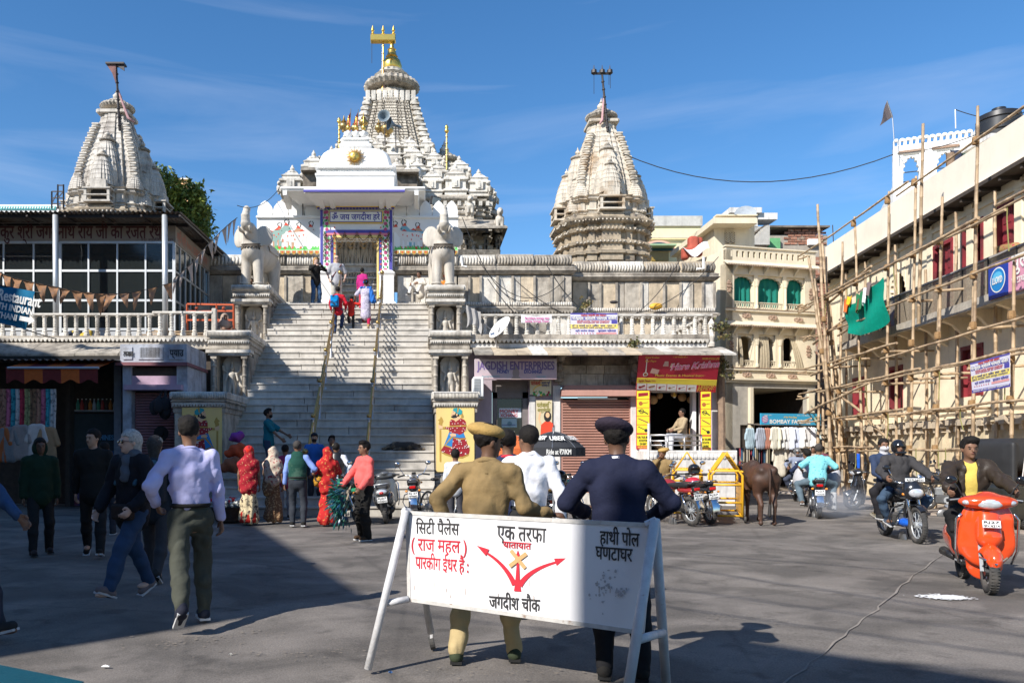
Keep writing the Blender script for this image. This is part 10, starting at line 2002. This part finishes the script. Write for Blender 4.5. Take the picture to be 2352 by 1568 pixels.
Yd=20.75;xd,yd=wx(975,Yd),Yd;zd=zs(Yd);dg=tH('dog','dark dog sleeping on a shaded step at the right side of the stairs','dog',(xd-.45,yd+.1,zd),0,world=False)
sO('body',[('e',(0,0,.12),(.36,.13,.12),.04),('e',(-.3,0,.13),(.16,.12,.12),.05),('c',(-.4,-.02,.12),(-.55,-.06,.07),.08,.05,.04),('e',(-.6,-.08,.06),(.08,.04,.035),.03),('c',(.25,-.08,.05),(.45,-.12,.04),.05,.03,.02),('c',(-.2,-.1,.05),(-.35,-.14,.03),.04,.028,.02),('c',(.34,.05,.1),(.62,.0,.04),.035,.02,.03),('c',(.2,-.1,.05),(.35,-.16,.03),.04,.028,.02),('e',(-.46,.05,.14),(.03,.02,.05),.02)],mat('dog_fur',(.03,.025,.02),r=.8,c2=(.18,.13,.08),psc=5,bU=.6),dg,h=.02)
for px,py,Y,r,c,lb in((545,1003,19.4,.16,(.22,.05,.28),'violet bundle on top of the seller pile left of the stairs'),(546,1035,19.2,.22,(.5,.08,.03),'orange red bundle in the seller pile left of the stairs'),(535,1068,19.0,.24,(.3,.1,.05),'rust coloured bundle low in the seller pile')):
 x,y,z=at(px,py,Y);sO('bundle',[('e',(0,0,0),(r,r*.8,r*.8),.05),('e',(r*.4,-.05,r*.3),(r*.5,r*.5,r*.5),.08),('e',(-r*.8,.05,-.05),(r*.7,r*.6,r*.5),.05)],cH('bundle_%d'%py,c,bU=.8),h=.04,loc=(x,y,z),fold=lambda x,y,z:.02*np.sin(22*x+18*z+9*y),label=lb,cat='bundle')
for i,(z,m)in enumerate(((1.25,'rust_box'),(.82,'grey_box'),(.4,'brown_box'))):MB().box(-6.42+.03*i,-5.85,18.75,19.3,z-.42,z-.01,bev=.02).mk('carton',mat(m,((.24,.1,.05),(.16,.15,.15),(.14,.08,.05))[i],var=.3),label=('top rust coloured','middle grey','bottom brown')[i]+' carton of the flower seller stack left of the stairs',cat='carton')
x,y,z=at(528,1150,17.2);bk_=tH('flower_basket','low basket heaped with white flowers by the crimson shawl woman','basket',(x,y,0));MB().lA([(.3,.02),(.42,.3),(.45,.32),(.4,.3)],(x,y,0),18).mk('basket',DARKW,bk_,smt=40);b=MB();q=random.Random(3)
[b.ell((x+q.gauss(0,.18),y+q.gauss(0,.16),.36+q.uniform(0,.12)),.035,6,4)for _ in range(160)];o=b.mk('white_blossoms',flat('blossom_white',(.6,.62,.58)),bk_);o['kind']='stuff'
b=MB();[b.ell((x+q.gauss(0,.18),y+q.gauss(0,.12),.4+q.uniform(0,.12)),.035,6,4)for _ in range(25)];o=b.mk('red_blossoms',flat('blossom_red',(.5,.03,.05)),bk_);o['kind']='stuff'
x,y,z=at(778,1150,13.0);pf=tH('feather_bundle','bundle of dark green peacock feathers hanging from the hand of the coral shirted man','feathers',(x,y,z));b=MB();q=random.Random(6);A_=Vector(at(806,1115,13.0))
for i in range(900):
 e=Vector(at(780+q.gauss(0,9),1152+q.gauss(0,19),13.0+q.gauss(0,.12)));d=(e-A_).normalized();s_=d.cross(Vector((q.gauss(0,1),q.gauss(0,1),q.gauss(0,1)))).normalized();l=q.uniform(.06,.13);b.add([e,e+d*l*.5+s_*.015,e+d*l,e+d*l*.5-s_*.015],[(0,1,2,3)])
o=b.mk('barbs',mat('peacock_green',(.01,.09,.05),r=.35,var=.3,c2=(.01,.05,.12),psc=12,sc=20),pf);o['kind']='stuff'
for i in range(9):MB().tube([A_,A_.lerp(Vector(at(765+i*3.2,1175,13.0)),.95)],.006,4).mk('quill',STONEO,pf)
YB=mat('barricade_yellow',(.72,.38,.02),r=.45,var=.12,sc=5,c2=(.45,.22,.03),psc=4,pA=(.6,.75))
def barricade(x,y,rz,lab):
 t=tH('barricade',lab,'barricade',(x,y,0),R(rz),'yellow barricades beside the cow',world=False)
 L_,wd=1.7,.62
 for sy in(0,1):
  yy=sy*L_;b=MB();b.tube([(-wd/2,yy,.12),(-wd/2,yy,1.0),(-wd/2+.08,yy,1.1),(wd/2-.08,yy,1.1),(wd/2,yy,1.0),(wd/2,yy,.12)],.028,8);[b.tube([(-wd/2,yy,z),(wd/2,yy,z)],.024,8)for z in(.14,.42,.8)];b.tube([(-wd/2+.05,yy,1.1),(0,yy,1.5),(wd/2-.05,yy,1.1)],.02,6);b.mk('end_frame',YB,t,smt=True)
 for sx in(-1,1):
  for z in(.14,.8,1.08):MB().tube([(sx*wd/2,0,z),(sx*wd/2,L_,z)],.024,8).mk('long_rail',YB,t,smt=True)
  MB().slab(lambda u,v:(sx*(wd/2-.03),.05+(L_-.1)*u,.2+.58*v),2,2,(.008,0,0)).mk('side_sheet',YB,t)
  f=MB()
  for i in range(15):a=.03+(L_-.06)*i/14;f.tube([(sx*(wd/2-.05),a,1.1),(sx*.02,a,1.49)],.006,4)
  for i in range(6):k=i/5;f.tube([(sx*(wd/2-.05)*(1-k),.0,1.1+.4*k),(sx*(wd/2-.05)*(1-k),L_,1.1+.4*k)],.006,4)
  f.mk('wire_mesh',YB,t);
  for yy in(0,L_):MB().lA([(.03,-.02),(.07,-.02),(.07,.02),(.03,.02)],n=12,M=Matrix.Rotation(R(90),4,'Y')).xf(Matrix.Translation((sx*(wd/2+.05),yy,.07))).mk('castor',RUBBER,t)
 return t
x,y=gnd(1675,1199);barricade(x-.05,y,-18,'yellow steel barricade with mesh peak nearest the cow');barricade(x-.6,y+.9,-18,'second yellow barricade behind, next to the parked motorcycles')
br=tH('road_sign_barrier','white hand painted Hindi direction board on slanted steel legs in the foreground','sign',(wx(1200,5.4),5.4,0))
SW=mat('board_white',(.74,.73,.74),r=.45,var=.04,sc=2,bU=.08,bsc=12,c2=(.6,.58,.57),psc=1.8,pA=(.58,.8));RU_=mat('worn_white_pipe',(.55,.54,.54),r=.55,var=.15,sc=14,c2=(.3,.2,.15),psc=12,pA=(.64,.72),bU=.3)
TLb,TRb,BLb=Vector(at(936,1177,5.52)),Vector(at(1496,1206,4.72)),Vector(at(940,1376,5.5));ubn=(TRb-TLb).cross(TLb-BLb).normalized()
def pix(px,py):
 k=Vector(((px-CX)/F_,1,(HY-py)/F_));o=Vector((0,0,1.5));d=(TLb-o).dot(ubn)/k.dot(ubn);return o+k*d
BRb=pix(1474,1452)
Pq=lambda u,v:TLb.lerp(TRb,u).lerp(BLb.lerp(BRb,u),v)
ubx=(TRb-TLb).normalized();uby=ubn.cross(ubx)
MB().slab(lambda u,v:Pq(u,v)+ubn*(.004*math.sin(u*11)*math.sin(v*3)),20,6,tuple(-ubn*.012)).mk('board',SW,br,smt=40)
for a,c in(((0,0),(1,0)),((0,1),(1,1)),((0,0),(0,1)),((1,0),(1,1))):MB().bar(Pq(*a)-ubn*.006,Pq(*c)-ubn*.006,.022,.026,tuple(uby)if a[1]==c[1]else tuple(ubx)).mk('edge_frame',mat('rusty_edge',(.5,.48,.45),r=.7,var=.2,sc=20,c2=(.26,.17,.12),psc=9,pA=(.6,.7)),br)
def onb(px0,py0,px1,py1):a,c=pix(px0,py0),pix(px1,py1);x=(c-a).normalized();y=ubn.cross(x);return Matrix(((x.x,y.x,ubn.x,a.x),(x.y,y.y,ubn.y,a.y),(x.z,y.z,ubn.z,a.z),(0,0,0,1))),(c-a).length
RB=flat('brush_red',(.5,.012,.03));KB=flat('brush_black',(.03,.028,.03))
for s,sz,a,m,bd_ in(('िसटी पैलेस',.12,(956,1224,1055,1228),KB,.0045),('( राज महल )',.125,(946,1262,1072,1270),RB,.006),('पारकीग ईधर है :',.125,(955,1304,1076,1314),RB,.0065),('एक तरफा',.14,(1142,1237,1254,1245),KB,.003),('यातायात',.062,(1156,1256,1220,1261),RB,.004),('हाथी पोल',.12,(1378,1247,1468,1254),KB,.0045),('घणटाघर',.12,(1368,1282,1452,1289),KB,.0045),('जगदीश चौक',.12,(1124,1394,1241,1404),KB,.005)):
 M_,w_=onb(*a);text(s,sz,M_,m,br,bO=bd_*.6,wI=w_,deep=.003)
def bst(pts,w,m,nm,d=.004,w2=None):
 M_,_=onb(940,1300,1300,1320);Mi=M_.inverted();P2=[(Mi@pix(*p)).to_2d()for p in pts];P2=[(p.x,p.y)for p in P2]
 n=len(P2);ww=[w+((w2 if w2 is not None else w)-w)*i/(n-1)for i in range(n)];fP([stroke(P2,ww)],M_,m,br,nm,d)
def bez(a,b_,c,n=12):return[((1-t)**2*a[0]+2*t*(1-t)*b_[0]+t*t*c[0],(1-t)**2*a[1]+2*t*(1-t)*b_[1]+t*t*c[1])for t in np.linspace(0,1,n)]
bst(bez((1182,1342),(1160,1290),(1106,1262)),.036,RB,'left_arrow',.003,.012);bst([(1120,1268),(1096,1252)],.05,RB,'arrow_head',.005,.001);bst([(1189,1357),(1189,1335),(1190,1280)],.05,RB,'centre_arrow',.0035,.012);bst([(1190,1286),(1190,1262)],.045,RB,'arrow_head',.005,.001)
bst(bez((1194,1344),(1215,1305),(1284,1289)),.036,RB,'right_arrow',.004,.014);bst([(1276,1290),(1300,1281)],.05,RB,'arrow_head',.005,.001)
TA=flat('brown_tape',(.55,.33,.14));bst([(1174,1263),(1207,1304)],.026,TA,'tape_cross',.007);bst([(1171,1299),(1210,1270)],.026,TA,'tape_cross',.008)
q=random.Random(4);M_,_=onb(940,1300,1300,1320);Mi=M_.inverted();SMG=flat('grime',(.42,.41,.42));sm=[]
for cx_,cy_,n,sp_ in((1385,1340,34,15),(1425,1365,16,8)):
 for _ in range(n):p=Mi@pix(cx_+q.gauss(0,sp_),cy_+q.gauss(0,sp_*1.3));sm.append(circ(p.x,p.y,q.uniform(.003,.01),6,q.uniform(.003,.012)))
fP(sm,M_,SMG,br,'grime_spots',.0015)
fP([stroke([((Mi@pix(x_,y_)).x,(Mi@pix(x_,y_)).y)for y_ in(y0_,y0_+l)],.004)for x_,y0_,l in[(q.uniform(950,1460),q.uniform(1330,1370),q.uniform(6,16))for _ in range(14)]],M_,mat('rust_run',(.45,.36,.3)),br,'rust_runs',.0018)
def legp(a,c,r=.027):return MB().tube([a,c],r,10).mk('leg',RU_,br,smt=True)
tl0=TLb+Vector((0,0,.02));tr0=TRb+Vector((.01,0,.03))
g1=lambda px,py:(*gnd(px,py),.0)
legp(tl0+Vector((-.01,-.03,0)),Vector((wx(845,5.4),5.4,.03)));legp(tl0,Vector((wx(990,6.05),6.05,.13)));
fr1=Vector((wx(1431,4.4),4.4,.02));legp(tr0+Vector((0,-.04,0)),fr1,.03);fr2=Vector((wx(1530,5.1),5.1,.02));legp(tr0+Vector((.02,.03,0)),fr2,.03)
MB().tube([Vector(at(884,1385,5.45)),Vector(at(938,1375,5.5))],.024,8).mk('cross_brace',RU_,br,smt=True);MB().tube([Vector(at(1458,1470,4.5)),Vector(at(1522,1452,4.95))],.027,8).mk('cross_brace',RU_,br,smt=True);MB().tube([Pq(0,0),tl0+Vector((-.03,-.02,0))],.024,8).mk('joint',RU_,br);MB().tube([Pq(1,0)-ubx*.03,tr0+ubx*.02],.026,8).mk('joint',RU_,br)
MB().lA([(.015,-.018),(.05,-.018),(.05,.018),(.015,.018)],n=16,M=Matrix.Rotation(R(75),4,'Y')).xf(Matrix.Translation((wx(992,6.05),6.05,.052))).mk('castor_wheel',RUBBER,br);MB().bar(Vector((wx(990,6.05),6.05,.16)),Vector((wx(991,6.05),6.05,.05)),.05,.02).mk('castor_fork',RU_,br)
bpy.context.view_layer.update()
